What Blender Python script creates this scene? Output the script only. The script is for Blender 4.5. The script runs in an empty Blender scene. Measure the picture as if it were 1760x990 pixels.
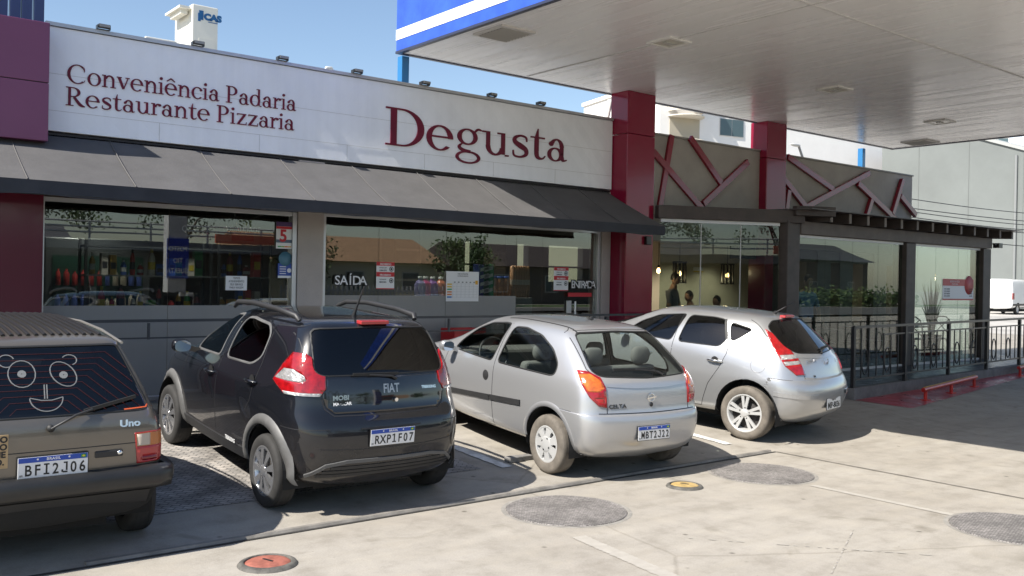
import bpy, bmesh, math, random
from mathutils import Vector, Matrix
from mathutils.bvhtree import BVHTree
R = math.radians
scene = bpy.context.scene
col = scene.collection

# ---------------------------------------------------------------- camera
cam = bpy.data.objects.new("camera", bpy.data.cameras.new("camera"))
col.objects.link(cam)
cam.data.sensor_width = 36.0
cam.data.lens = 36.0 * 1595.84 / 1760.0
cam.data.shift_y = -11.385 / 1760.0
cam.data.clip_end = 2000.0
_rt = Vector((0.78121, -0.62399, 0.01847)); _up = Vector((-0.01336, 0.01286, 0.99983)); _fw = Vector((0.62412, 0.78133, -0.00171))
cm = Matrix((_rt, _up, -_fw)).transposed().to_4x4(); cm.translation = (0, 0, 1.8777)
cam.matrix_world = cm
scene.camera = cam

# ---------------------------------------------------------------- light
SX, SY = 0.92, 0.03                      # sunlight travels (SX, SY, -1)
sun_to = Vector((-SX, -SY, 1.0)).normalized()
ELEV = math.asin(sun_to.z); AZ = math.atan2(sun_to.x, sun_to.y)
world = bpy.data.worlds.new("World"); scene.world = world; world.use_nodes = True
wn = world.node_tree.nodes; wl = world.node_tree.links
sky = wn.new("ShaderNodeTexSky"); sky.sky_type = 'NISHITA'; sky.sun_disc = False
sky.sun_elevation = ELEV; sky.sun_rotation = AZ; sky.air_density = 1.0; sky.dust_density = 0.7; sky.ozone_density = 1.2
bgn = wn["Background"]; bgn.inputs[1].default_value = 0.10
wl.new(sky.outputs[0], bgn.inputs[0])
sl = bpy.data.lights.new("sun", 'SUN'); sl.energy = 5.0; sl.angle = R(0.53); sl.color = (1.0, 0.95, 0.87)
sun = bpy.data.objects.new("sun", sl); col.objects.link(sun)
sun.rotation_euler = sun_to.to_track_quat('Z', 'Y').to_euler()
sun.location = (-20, 0, 30)
vs = scene.view_settings
vs.view_transform = 'Standard'; vs.look = 'None'; vs.gamma = 1.0; vs.exposure = 0.82; vs.use_curve_mapping = False
scene.cycles.max_bounces = 10; scene.cycles.transparent_max_bounces = 24
scene.cycles.glossy_bounces = 5; scene.cycles.diffuse_bounces = 4
scene.cycles.use_denoising = True
scene.cycles.sample_clamp_indirect = 6.0
scene.cycles.caustics_reflective = False; scene.cycles.caustics_refractive = False

# ---------------------------------------------------------------- materials
def S(c):                                 # sRGB 0-255 -> linear
    return tuple(((v/255.0)/12.92 if v/255.0 <= 0.04045 else ((v/255.0+0.055)/1.055)**2.4) for v in c)
def nodes_of(name):
    m = bpy.data.materials.new(name); m.use_nodes = True
    return m, m.node_tree.nodes, m.node_tree.links, m.node_tree.nodes["Principled BSDF"]
def pm(name, c, rough=0.5, metal=0.0, coat=0.0, spec=0.5, var=0.0, vs_=4.0, bump=0.0, bs=60.0, emit=None, es=1.0, rvar=0.0):
    m, n, l, b = nodes_of(name)
    b.inputs["Base Color"].default_value = (*c, 1); b.inputs["Roughness"].default_value = rough
    b.inputs["Metallic"].default_value = metal; b.inputs["Coat Weight"].default_value = coat
    b.inputs["Coat Roughness"].default_value = 0.04; b.inputs["Specular IOR Level"].default_value = spec
    if emit: b.inputs["Emission Color"].default_value = (*emit, 1); b.inputs["Emission Strength"].default_value = es
    tc = None
    if var or bump or rvar:
        tc = n.new("ShaderNodeTexCoord")
    if var:
        t = n.new("ShaderNodeTexNoise"); t.inputs["Scale"].default_value = vs_; t.inputs["Detail"].default_value = 6
        t.inputs["Roughness"].default_value = 0.65
        l.new(tc.outputs["Object"], t.inputs["Vector"])
        mr = n.new("ShaderNodeMapRange"); mr.inputs[1].default_value = 0.3; mr.inputs[2].default_value = 0.7
        mr.inputs[3].default_value = 1 - var; mr.inputs[4].default_value = 1 + var
        l.new(t.outputs[0], mr.inputs[0])
        mx = n.new("ShaderNodeMix"); mx.data_type = 'RGBA'; mx.blend_type = 'MULTIPLY'; mx.inputs[0].default_value = 1
        mx.inputs[6].default_value = (*c, 1); l.new(mr.outputs[0], mx.inputs[7]); l.new(mx.outputs[2], b.inputs["Base Color"])
    if rvar:
        t2 = n.new("ShaderNodeTexNoise"); t2.inputs["Scale"].default_value = vs_*1.7; t2.inputs["Detail"].default_value = 5
        l.new(tc.outputs["Object"], t2.inputs["Vector"])
        m2 = n.new("ShaderNodeMapRange"); m2.inputs[1].default_value = 0.3; m2.inputs[2].default_value = 0.7
        m2.inputs[3].default_value = max(0, rough - rvar); m2.inputs[4].default_value = rough + rvar
        l.new(t2.outputs[0], m2.inputs[0]); l.new(m2.outputs[0], b.inputs["Roughness"])
    if bump:
        t3 = n.new("ShaderNodeTexNoise"); t3.inputs["Scale"].default_value = bs; t3.inputs["Detail"].default_value = 4
        l.new(tc.outputs["Object"], t3.inputs["Vector"])
        bp = n.new("ShaderNodeBump"); bp.inputs["Strength"].default_value = bump; bp.inputs["Distance"].default_value = 0.02
        l.new(t3.outputs[0], bp.inputs["Height"]); l.new(bp.outputs[0], b.inputs["Normal"])
    return m
def glass(name, tint, refl=0.06, edge=0.85, wave=0.0, gl=(1, 1, 1), haze=None):
    m = bpy.data.materials.new(name); m.use_nodes = True
    n = m.node_tree.nodes; l = m.node_tree.links
    n.remove(n["Principled BSDF"]); out = n["Material Output"]
    tr = n.new("ShaderNodeBsdfTransparent"); tr.inputs[0].default_value = (*tint, 1)
    g = n.new("ShaderNodeBsdfGlossy"); g.inputs["Roughness"].default_value = 0.0; g.inputs[0].default_value = (*gl, 1)
    lw = n.new("ShaderNodeLayerWeight"); lw.inputs[0].default_value = 0.5
    p = n.new("ShaderNodeMath"); p.operation = 'POWER'; p.inputs[1].default_value = 4.0
    l.new(lw.outputs["Facing"], p.inputs[0])
    ma = n.new("ShaderNodeMath"); ma.operation = 'MULTIPLY_ADD'; ma.inputs[1].default_value = edge; ma.inputs[2].default_value = refl
    ma.use_clamp = True
    l.new(p.outputs[0], ma.inputs[0])
    mx = n.new("ShaderNodeMixShader"); l.new(ma.outputs[0], mx.inputs[0]); l.new(tr.outputs[0], mx.inputs[1]); l.new(g.outputs[0], mx.inputs[2])
    last = mx
    if haze:                              # a film or dust that covers part of the pane
        d = n.new("ShaderNodeBsdfDiffuse"); d.inputs[0].default_value = (*haze[0], 1)
        m3 = n.new("ShaderNodeMixShader"); m3.inputs[0].default_value = haze[1]
        l.new(mx.outputs[0], m3.inputs[1]); l.new(d.outputs[0], m3.inputs[2]); last = m3
    l.new(last.outputs[0], out.inputs[0])
    if wave:
        tc = n.new("ShaderNodeTexCoord"); t = n.new("ShaderNodeTexNoise"); t.inputs["Scale"].default_value = 0.8; t.inputs["Detail"].default_value = 1
        l.new(tc.outputs["Object"], t.inputs["Vector"])
        bp = n.new("ShaderNodeBump"); bp.inputs["Strength"].default_value = wave; bp.inputs["Distance"].default_value = 0.05
        l.new(t.outputs[0], bp.inputs["Height"]); l.new(bp.outputs[0], g.inputs["Normal"])
    return m

# ---------------------------------------------------------------- objects
def tag(o, label=None, cat=None, group=None, kind=None):
    if label: o["label"] = label
    if cat: o["category"] = cat
    if group: o["group"] = group
    if kind: o["kind"] = kind
    return o
def thing(name, label, cat, loc=(0, 0, 0), group=None, mw=None):
    o = bpy.data.objects.new(name, None); col.objects.link(o); o.empty_display_size = 0.2
    o.location = loc
    if mw is not None: o.matrix_basis = mw
    return tag(o, label, cat, group)
def set_parent(o, parent, world=True):
    o.parent = parent
    if world:                             # geometry was written in world coordinates
        t = parent
        while t.parent: t = t.parent
        if t is parent: o.matrix_parent_inverse = Matrix.Translation(-Vector(t.location))
def link_mesh(name, me, mat=None, parent=None, world=True, smooth=None):
    o = bpy.data.objects.new(name, me); col.objects.link(o)
    if mat is not None:
        for m in (mat if isinstance(mat, (list, tuple)) else [mat]): me.materials.append(m)
    if parent: set_parent(o, parent, world)
    if smooth is not None:
        for p in me.polygons: p.use_smooth = smooth
    return o
def bevel(o, w, seg=2):
    m = o.modifiers.new("bevel", 'BEVEL'); m.width = w; m.segments = seg; m.limit_method = 'ANGLE'; m.angle_limit = R(40)
    return o
class MB:
    def __init__(s): s.v = []; s.f = []; s.mi = []; s.sm = []; s.cur = 0
    def add(s, vs_, fs, smooth=False):
        k = len(s.v); s.v += [tuple(v) for v in vs_]
        for f in fs: s.f.append(tuple(i + k for i in f)); s.mi.append(s.cur); s.sm.append(smooth)
        return s
    def mat(s, i): s.cur = i; return s
    def box(s, x0, x1, y0, y1, z0, z1):
        v = [(x, y, z) for z in (z0, z1) for y in (y0, y1) for x in (x0, x1)]
        return s.add(v, [(0, 2, 3, 1), (4, 5, 7, 6), (0, 1, 5, 4), (2, 6, 7, 3), (0, 4, 6, 2), (1, 3, 7, 5)])
    def bar(s, a, b, w, h, up=(0, 0, 1)):
        a = Vector(a); b = Vector(b); d = (b - a).normalized(); u = Vector(up)
        sd = d.cross(u)
        if sd.length < 1e-4: sd = d.cross(Vector((1, 0, 0)))
        sd.normalize(); u = sd.cross(d).normalized()
        v = [p + sd*w/2*i + u*h/2*j for p in (a, b) for j in (-1, 1) for i in (-1, 1)]
        return s.add(v, [(0, 1, 3, 2), (4, 6, 7, 5), (0, 4, 5, 1), (2, 3, 7, 6), (0, 2, 6, 4), (1, 5, 7, 3)])
    def quad(s, a, b, c, d): return s.add([a, b, c, d], [(0, 1, 2, 3)])
    def prism(s, pts, off):               # polygon of 3-D points swept by a vector
        off = Vector(off); n = len(pts); p = [Vector(q) for q in pts]
        v = p + [q + off for q in p]
        return s.add(v, [tuple(reversed(range(n))), tuple(range(n, 2*n))] + [(i, (i+1) % n, n + (i+1) % n, n + i) for i in range(n)])
    def tube(s, path, r, n=8, caps=True):
        pts = [Vector(p) for p in path]; rs = r if isinstance(r, (list, tuple)) else [r]*len(pts)
        vs_ = []; prev = None
        for i, p in enumerate(pts):
            d = (pts[min(i+1, len(pts)-1)] - pts[max(i-1, 0)]).normalized()
            a = prev if prev is not None else (Vector((0, 0, 1)) if abs(d.z) < 0.9 else Vector((1, 0, 0)))
            x = d.cross(a).normalized(); yv = x.cross(d).normalized(); prev = yv
            for k in range(n):
                t = 2*math.pi*k/n; vs_.append(p + (x*math.cos(t) + yv*math.sin(t))*rs[i])
        m = len(pts)
        fs = [(i*n+k, i*n+(k+1) % n, (i+1)*n+(k+1) % n, (i+1)*n+k) for i in range(m-1) for k in range(n)]
        s.add(vs_, fs, True)
        if caps:
            s.add(vs_[:n], [tuple(reversed(range(n)))]); s.add(vs_[-n:], [tuple(range(n))])
        return s
    def lathe(s, prof, c=(0, 0, 0), axis='z', n=32, a0=0.0, a1=2*math.pi, smooth=True):
        c = Vector(c); full = abs(a1-a0-2*math.pi) < 1e-6; m = n if full else n+1; vs_ = []
        for k in range(m):
            t = a0 + (a1-a0)*k/n; co, si = math.cos(t), math.sin(t)
            for r, h in prof:
                vs_.append(c + (Vector((r*co, r*si, h)) if axis == 'z' else Vector((h, r*co, r*si)) if axis == 'x' else Vector((r*co, h, r*si))))
        q = len(prof)
        fs = [(k*q+i, ((k+1) % m)*q+i, ((k+1) % m)*q+i+1, k*q+i+1) for k in range(n) for i in range(q-1)]
        return s.add(vs_, fs, smooth)
    def disc(s, c, r, axis='z', n=32, sx=1.0):
        c = Vector(c)
        v = [c + (Vector((r*math.cos(t), r*math.sin(t), 0)) if axis == 'z' else Vector((0, r*math.cos(t), r*math.sin(t))) if axis == 'x' else Vector((r*math.cos(t)*sx, 0, r*math.sin(t)))) for t in [2*math.pi*k/n for k in range(n)]]
        return s.add(v, [tuple(range(n))])
    def grid(s, fn, nu, nv, smooth=True):
        v = [fn(i/nu, j/nv) for j in range(nv+1) for i in range(nu+1)]
        return s.add(v, [(j*(nu+1)+i, j*(nu+1)+i+1, (j+1)*(nu+1)+i+1, (j+1)*(nu+1)+i) for j in range(nv) for i in range(nu)], smooth)
    def build(s, name, mat=None, parent=None, world=True, bev=0, seg=2):
        me = bpy.data.meshes.new(name); me.from_pydata(s.v, [], s.f); me.update()
        o = link_mesh(name, me, mat, parent, world)
        for i, p in enumerate(me.polygons): p.material_index = s.mi[i]; p.use_smooth = s.sm[i]
        if bev: bevel(o, bev, seg)
        return o
def copy_tree(o, parent=None):
    c = o.copy(); col.objects.link(c)
    if parent: c.parent = parent; c.matrix_parent_inverse = o.matrix_parent_inverse.copy()
    for ch in list(o.children): copy_tree(ch, c)
    return c
def structure(o): o["kind"] = "structure"; return o

# sans lettering (mesh from a text curve). Text lies in the plane (right, up) at origin
def text_mesh(s, size, ext=0.002, align='CENTER', spacing=1.0, bold=0.0):
    cu = bpy.data.curves.new("lettering", 'FONT'); cu.body = s; cu.size = size; cu.extrude = ext; cu.align_x = align; cu.space_character = spacing
    cu.offset = bold; cu.resolution_u = 3
    o = bpy.data.objects.new("lettering", cu); col.objects.link(o)
    dg = bpy.context.evaluated_depsgraph_get(); dg.update()
    me = bpy.data.meshes.new_from_object(o.evaluated_get(dg))
    bpy.data.objects.remove(o); bpy.data.curves.remove(cu)
    return me
def text_into(mb, s, size, origin, right, up, ext=0.002, align='CENTER', sxy=(1, 1), spacing=1.0, bold=0.0):
    me = text_mesh(s, size, ext, align, spacing, bold)
    r = Vector(right).normalized(); u = Vector(up).normalized(); n = r.cross(u); o = Vector(origin)
    mb.add([o + r*v.co.x*sxy[0] + u*v.co.y*sxy[1] + n*v.co.z for v in me.vertices], [tuple(p.vertices) for p in me.polygons])
    bpy.data.meshes.remove(me)

# ---------------------------------------------------------------- serif alphabet of the shop sign, drawn stroke by stroke
def gR(x0, y0, x1, y1):
    if .1 < x1-x0 < .17 and y1-y0 > .2: x0, x1 = x0+.008, x1-.008
    return [[(x0, y0), (x1, y0), (x1, y1), (x0, y1)]]
def gA(cx, cy, rx, ry, a0, a1, ws, wt, n=22):
    o = []; q = []
    for k in range(n+1):
        t = R(a0 + (a1-a0)*k/n); c, s_ = math.cos(t), math.sin(t)
        o.append((cx+rx*c, cy+ry*s_)); q.append((cx+(rx-ws)*c, cy+(ry-wt)*s_))
    return [[q[k], o[k], o[k+1], q[k+1]] for k in range(n)]
def gP(pts, n=5):
    P = []
    for i in range(len(pts)-1):
        p0 = pts[max(i-1, 0)]; p1 = pts[i]; p2 = pts[i+1]; p3 = pts[min(i+2, len(pts)-1)]
        for k in range(n):
            t = k/n
            P.append(tuple(0.5*((2*p1[j]) + (-p0[j]+p2[j])*t + (2*p0[j]-5*p1[j]+4*p2[j]-p3[j])*t*t + (-p0[j]+3*p1[j]-3*p2[j]+p3[j])*t**3) for j in range(3)))
    P.append(pts[-1]); L_ = []; Q = []
    for i, p in enumerate(P):
        a = P[max(i-1, 0)]; b = P[min(i+1, len(P)-1)]; dx, dy = b[0]-a[0], b[1]-a[1]; d = math.hypot(dx, dy) or 1
        nx, ny = -dy/d, dx/d; L_.append((p[0]+nx*p[2]/2, p[1]+ny*p[2]/2)); Q.append((p[0]-nx*p[2]/2, p[1]-ny*p[2]/2))
    return [[Q[i], Q[i+1], L_[i+1], L_[i]] for i in range(len(P)-1)]
def gO(cx, cy, r): return gA(cx, cy, r, r, 0, 360, r*0.98, r*0.98, 12)
def glyph(ch):
    X = .66; h = .045
    if ch == 'C': return gA(.52, .5, .50, .52, 48, 312, .15, .05) + gP([(.83, .86, .08), (.86, .75, .05), (.87, .66, .02)]) + gP([(.84, .12, .04), (.90, .22, .02)]), 1.0
    if ch == 'o': return gA(.36, .33, .34, .35, 0, 360, .13, .045, 30), .74
    if ch == 'n': return gR(.10, h, .22, X) + gR(.02, X-h, .10, X) + gR(.02, 0, .30, h) + gA(.40, .40, .25, .27, 0, 165, .12, .07) + gR(.53, h, .65, .40) + gR(.45, 0, .73, h), .77
    if ch == 'v': return gP([(.12, X-h, .14), (.36, .02, .12)]) + gP([(.37, .02, .05), (.58, X-h, .05)]) + gR(.0, X-h, .26, X) + gR(.46, X-h, .68, X), .70
    if ch in 'eê':
        g = gA(.36, .33, .34, .35, 0, 318, .13, .045) + gR(.14, .34, .60, .385)
        if ch == 'ê': g += gP([(.14, .78, .05), (.36, .95, .07)]) + gP([(.36, .95, .07), (.58, .78, .05)])
        return g, .74
    if ch == 'i': return gR(.10, h, .22, X) + gR(.02, X-h, .10, X) + gR(.02, 0, .30, h) + gO(.16, .88, .085), .34
    if ch == 'c': return gA(.36, .33, .34, .35, 40, 318, .13, .045) + gO(.56, .52, .07), .66
    if ch == 'a': return gR(.42, .10, .54, .45) + gA(.32, .42, .22, .25, 0, 150, .12, .05) + gO(.15, .50, .07) + gA(.28, .19, .24, .21, 0, 360, .11, .045, 26) + gP([(.48, .13, .12), (.53, .03, .07), (.64, .06, .03)]), .68
    if ch == 'P': return gR(.12, h, .26, 1-h) + gR(.02, 0, .38, h) + gR(.02, 1-h, .36, 1) + gA(.36, .73, .34, .27, -90, 90, .14, .045) + gR(.26, .46, .36, .505), .78
    if ch == 'R': return gR(.12, h, .26, 1-h) + gR(.02, 0, .38, h) + gR(.02, 1-h, .36, 1) + gA(.36, .74, .34, .26, -90, 90, .14, .045) + gR(.26, .48, .36, .525) + gP([(.40, .48, .12), (.70, .10, .15), (.92, .02, .05)]), .93
    if ch == 'd': return gA(.34, .33, .32, .35, 0, 360, .13, .045, 30) + gR(.52, h, .64, 1.03) + gR(.43, .99, .52, 1.03) + gR(.64, 0, .74, h), .78
    if ch == 'r': return gR(.10, h, .22, X) + gR(.02, X-h, .10, X) + gR(.02, 0, .32, h) + gA(.38, .42, .20, .24, 60, 170, .10, .08) + gO(.46, .58, .075), .54
    if ch == 's': return gP([(.48, .48, .03), (.46, .60, .05), (.30, .64, .06), (.14, .56, .09), (.15, .44, .12), (.30, .345, .15), (.46, .24, .12), (.46, .10, .09), (.30, .02, .06), (.12, .05, .05), (.09, .20, .03)]), .58
    if ch == 't': return gP([(.24, .90, .02), (.21, .72, .08), (.20, .60, .12)]) + gP([(.20, .64, .12), (.20, .16, .12), (.26, .04, .09), (.38, .03, .05), (.46, .12, .02)]) + gR(.02, X-h, .14, X) + gR(.26, X-h, .44, X), .49
    if ch == 'u': return gR(.10, .24, .22, X) + gR(.0, X-h, .10, X) + gA(.36, .26, .26, .27, 180, 350, .12, .06) + gR(.52, h, .64, X) + gR(.42, X-h, .52, X) + gR(.64, 0, .74, h), .78
    if ch == 'z': return gR(.06, X-.055, .60, X) + gR(.05, 0, .62, .055) + gP([(.51, X-.055, .13), (.14, .055, .13)]) + gP([(.07, .55, .02), (.08, .61, .03)]) + gP([(.60, .06, .03), (.62, .18, .02)]), .67
    if ch == 'D': return gR(.14, h, .30, 1-h) + gR(.03, 0, .42, h) + gR(.03, 1-h, .42, 1) + gA(.42, .5, .54, .5, -90, 90, .16, h), 1.0
    if ch == 'g': return gA(.34, .44, .27, .23, 0, 360, .11, .045, 26) + gP([(.54, .60, .04), (.62, .68, .06), (.72, .66, .03)]) + gP([(.20, .24, .03), (.12, .15, .07), (.22, .06, .09), (.42, .03, .08)]) + gA(.36, -.13, .33, .18, 0, 360, .08, .05, 26), .74
    return [], .34
def serif(name, s, x0, x1, zb, cap, y, depth, mat, parent, dz=0.0):
    """one mesh per word, letters stretched to span x0..x1 on a wall facing -Y"""
    adv = sum(glyph(c)[1] for c in s); kx = (x1-x0)/adv; x = x0; k = 0
    for c in s:
        g, a = glyph(c); mb = MB()
        for poly in g:
            k += 1; e = (k % 7)*0.0004
            z0 = zb + dz*((x-x0)/(x1-x0))
            mb.prism([(x+px*kx, y-e, z0+py*cap) for px, py in poly], (0, depth+e, 0))
        if mb.v: mb.build("letter", mat, parent)
        x += a*kx

# ================================================================= SETTING
CAM = Vector((0, 0, 1.8777))
def ray(u, v): return _fw + _rt*((u-880)/1595.84) - _up*((v-483.615)/1595.84)
def atY(u, v, y): d = ray(u, v); return CAM + d*(y/d.y)
def atX(u, v, x): d = ray(u, v); return CAM + d*(x/d.x)
SL = 0.0689
def gz(y): return 0.0 if y < 6.3 else SL*(min(y, 10.3)-6.3)

def concrete():
    m, n, l, b = nodes_of("worn concrete")
    tc = n.new("ShaderNodeTexCoord")
    def noise(sc, det, rough=0.6, dist=0.0):
        t = n.new("ShaderNodeTexNoise"); t.inputs["Scale"].default_value = sc; t.inputs["Detail"].default_value = det
        t.inputs["Roughness"].default_value = rough; t.inputs["Distortion"].default_value = dist
        l.new(tc.outputs["Object"], t.inputs["Vector"]); return t
    def ramp(src, stops):
        r = n.new("ShaderNodeValToRGB"); e = r.color_ramp.elements
        e[0].position, e[0].color = stops[0][0], (*stops[0][1], 1); e[1].position, e[1].color = stops[-1][0], (*stops[-1][1], 1)
        for p, c in stops[1:-1]: x = e.new(p); x.color = (*c, 1)
        l.new(src, r.inputs[0]); return r.outputs[0]
    def mul(a, b_, f=1.0):
        x = n.new("ShaderNodeMix"); x.data_type = 'RGBA'; x.blend_type = 'MULTIPLY'; x.inputs[0].default_value = f
        l.new(a, x.inputs[6]); l.new(b_, x.inputs[7]); return x.outputs[2]
    base = ramp(noise(0.55, 8, 0.62, 0.4).outputs[0], [(0.20, (0.285, 0.259, 0.223)), (0.5, (0.328, 0.302, 0.263)), (0.80, (0.362, 0.336, 0.296))])
    mid = ramp(noise(3.1, 9, 0.7).outputs[0], [(0.32, (0.80, 0.79, 0.775)), (0.50, (1, 1, 1)), (0.68, (1.11, 1.10, 1.08))])
    fine = ramp(noise(95, 3).outputs[0], [(0.3, (0.88, 0.88, 0.88)), (0.7, (1.06, 1.06, 1.06))])
    spots = ramp(noise(1.7, 3, 0.5, 1.2).outputs[0], [(0.62, (1, 1, 1)), (0.68, (0.88, 0.875, 0.86)), (0.78, (0.70, 0.69, 0.67))])
    vo = n.new("ShaderNodeTexVoronoi"); vo.inputs["Scale"].default_value = 2.6; vo.inputs["Randomness"].default_value = 1
    l.new(tc.outputs["Object"], vo.inputs["Vector"])
    dots = ramp(vo.outputs["Distance"], [(0.03, (0.45, 0.44, 0.43)), (0.05, (0.70, 0.69, 0.68)), (0.075, (1, 1, 1))])
    st = n.new("ShaderNodeMapping"); st.inputs["Scale"].default_value = (0.5, 5.0, 1); st.inputs["Rotation"].default_value = (0, 0, R(8))
    l.new(tc.outputs["Object"], st.inputs["Vector"])
    sk = n.new("ShaderNodeTexNoise"); sk.inputs["Scale"].default_value = 1.2; sk.inputs["Detail"].default_value = 6; l.new(st.outputs[0], sk.inputs["Vector"])
    streak = ramp(sk.outputs[0], [(0.35, (0.94, 0.935, 0.92)), (0.6, (1.02, 1.02, 1.02))])
    wv = n.new("ShaderNodeMix"); wv.data_type = 'VECTOR'; wv.inputs[0].default_value = 0.12
    nz = noise(1.3, 5); l.new(tc.outputs["Object"], wv.inputs[4]); l.new(nz.outputs["Color"], wv.inputs[5])
    ve = n.new("ShaderNodeTexVoronoi"); ve.feature = 'DISTANCE_TO_EDGE'; ve.inputs["Scale"].default_value = 0.23; l.new(wv.outputs[1], ve.inputs["Vector"])
    crack = ramp(ve.outputs["Distance"], [(0.0, (0.80, 0.79, 0.775)), (0.0012, (0.92, 0.915, 0.91)), (0.003, (1, 1, 1))])
    v2 = n.new("ShaderNodeTexVoronoi"); v2.inputs["Scale"].default_value = 9; l.new(tc.outputs["Object"], v2.inputs["Vector"])
    grit = ramp(v2.outputs["Distance"], [(0.03, (0.55, 0.54, 0.52)), (0.06, (0.9, 0.9, 0.89)), (0.09, (1, 1, 1))])
    gm = ramp(noise(2.2, 4).outputs[0], [(0.50, (0, 0, 0)), (0.62, (1, 1, 1))])
    g2 = n.new("ShaderNodeMix"); g2.data_type = 'RGBA'; g2.inputs[6].default_value = (1, 1, 1, 1); l.new(gm, g2.inputs[0]); l.new(grit, g2.inputs[7])
    c = mul(mul(mul(mul(mul(mul(mul(base, mid), fine), spots), dots), streak), crack), g2.outputs[2])
    l.new(c, b.inputs["Base Color"]); b.inputs["Roughness"].default_value = 0.8; b.inputs["Specular IOR Level"].default_value = 0.3
    bp = n.new("ShaderNodeBump"); bp.inputs["Strength"].default_value = 0.25; bp.inputs["Distance"].default_value = 0.01
    l.new(noise(40, 6, 0.7).outputs[0], bp.inputs["Height"]); l.new(bp.outputs[0], b.inputs["Normal"])
    return m
def pavers():
    m, n, l, b = nodes_of("old pavers")
    tc = n.new("ShaderNodeTexCoord"); mp = n.new("ShaderNodeMapping"); mp.inputs["Rotation"].default_value = (0, 0, R(45))
    l.new(tc.outputs["Object"], mp.inputs[0])
    br = n.new("ShaderNodeTexBrick"); br.inputs["Scale"].default_value = 5.0; br.inputs["Mortar Size"].default_value = 0.022
    br.inputs["Color1"].default_value = (0.36, 0.33, 0.30, 1); br.inputs["Color2"].default_value = (0.22, 0.21, 0.20, 1); br.inputs["Mortar"].default_value = (0.10, 0.095, 0.09, 1)
    br.inputs["Bias"].default_value = -0.2
    l.new(mp.outputs[0], br.inputs["Vector"])
    t = n.new("ShaderNodeTexNoise"); t.inputs["Scale"].default_value = 3.5; t.inputs["Detail"].default_value = 8; l.new(tc.outputs["Object"], t.inputs["Vector"])
    mr = n.new("ShaderNodeMapRange"); mr.inputs[1].default_value = 0.3; mr.inputs[2].default_value = 0.7; mr.inputs[3].default_value = 0.55; mr.inputs[4].default_value = 1.35
    l.new(t.outputs[0], mr.inputs[0])
    mx = n.new("ShaderNodeMix"); mx.data_type = 'RGBA'; mx.blend_type = 'MULTIPLY'; mx.inputs[0].default_value = 1
    l.new(br.outputs[0], mx.inputs[6]); l.new(mr.outputs[0], mx.inputs[7]); l.new(mx.outputs[2], b.inputs["Base Color"])
    b.inputs["Roughness"].default_value = 0.9
    bp = n.new("ShaderNodeBump"); bp.inputs["Strength"].default_value = 0.6; bp.inputs["Distance"].default_value = 0.02
    ad = n.new("ShaderNodeMath"); ad.operation = 'MULTIPLY_ADD'; ad.inputs[1].default_value = -1.0; l.new(br.outputs["Fac"], ad.inputs[0]); l.new(t.outputs[0], ad.inputs[2])
    l.new(ad.outputs[0], bp.inputs["Height"]); l.new(bp.outputs[0], b.inputs["Normal"])
    return m
M_conc = concrete(); M_pav = pavers()
M_seam = pm("dark joint", (0.035, 0.033, 0.03), 0.9, var=0.4, vs_=9)
M_lip = pm("joint lip", (0.20, 0.185, 0.165), 0.85, var=0.35, vs_=6)
M_white_line = pm("worn white line", (0.62, 0.61, 0.58), 0.8, var=0.35, vs_=7)
M_old_line = pm("nearly gone line", (0.355, 0.329, 0.289), 0.85, var=0.10, vs_=11)
M_yellow_line = pm("yellow line", (0.55, 0.36, 0.08), 0.8, var=0.3, vs_=7)
M_red_floor = pm("maroon floor paint", (0.34, 0.06, 0.07), 0.35, var=0.4, vs_=2.5, rvar=0.15)
M_asph = pm("street asphalt", (0.09, 0.088, 0.085), 0.9, var=0.25, vs_=1.5)
M_tile = pm("dark terrace tile", (0.045, 0.043, 0.044), 0.35, spec=.3, var=0.3, vs_=3, rvar=0.1)
M_kerb = pm("kerb concrete", (0.16, 0.15, 0.145), 0.8, var=0.3, vs_=4)
M_grass = pm("verge grass", (0.06, 0.11, 0.03), 0.9, var=0.5, vs_=6)

ys = [-260, 0, 6.3, 10.3, 30, 420]; xs = [-260, -6, 12, 60, 420]
mb = MB()
mb.add([(x, y, gz(y)) for y in ys for x in xs], [(j*5+i, j*5+i+1, (j+1)*5+i+1, (j+1)*5+i) for j in range(5) for i in range(4)])
structure(mb.build("ground", M_conc))
def sheet(name, pts, mat, dz=0.004, parent=None, world=True):
    m = MB(); m.add([(x, y, gz(y)+dz) for x, y in pts], [tuple(range(len(pts)))]); return m.build(name, mat, parent, world)
structure(sheet("parking_paving", [(-5, 7.12), (5.35, 7.12), (5.35, 10.28), (-5, 10.28)], M_pav))
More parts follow.
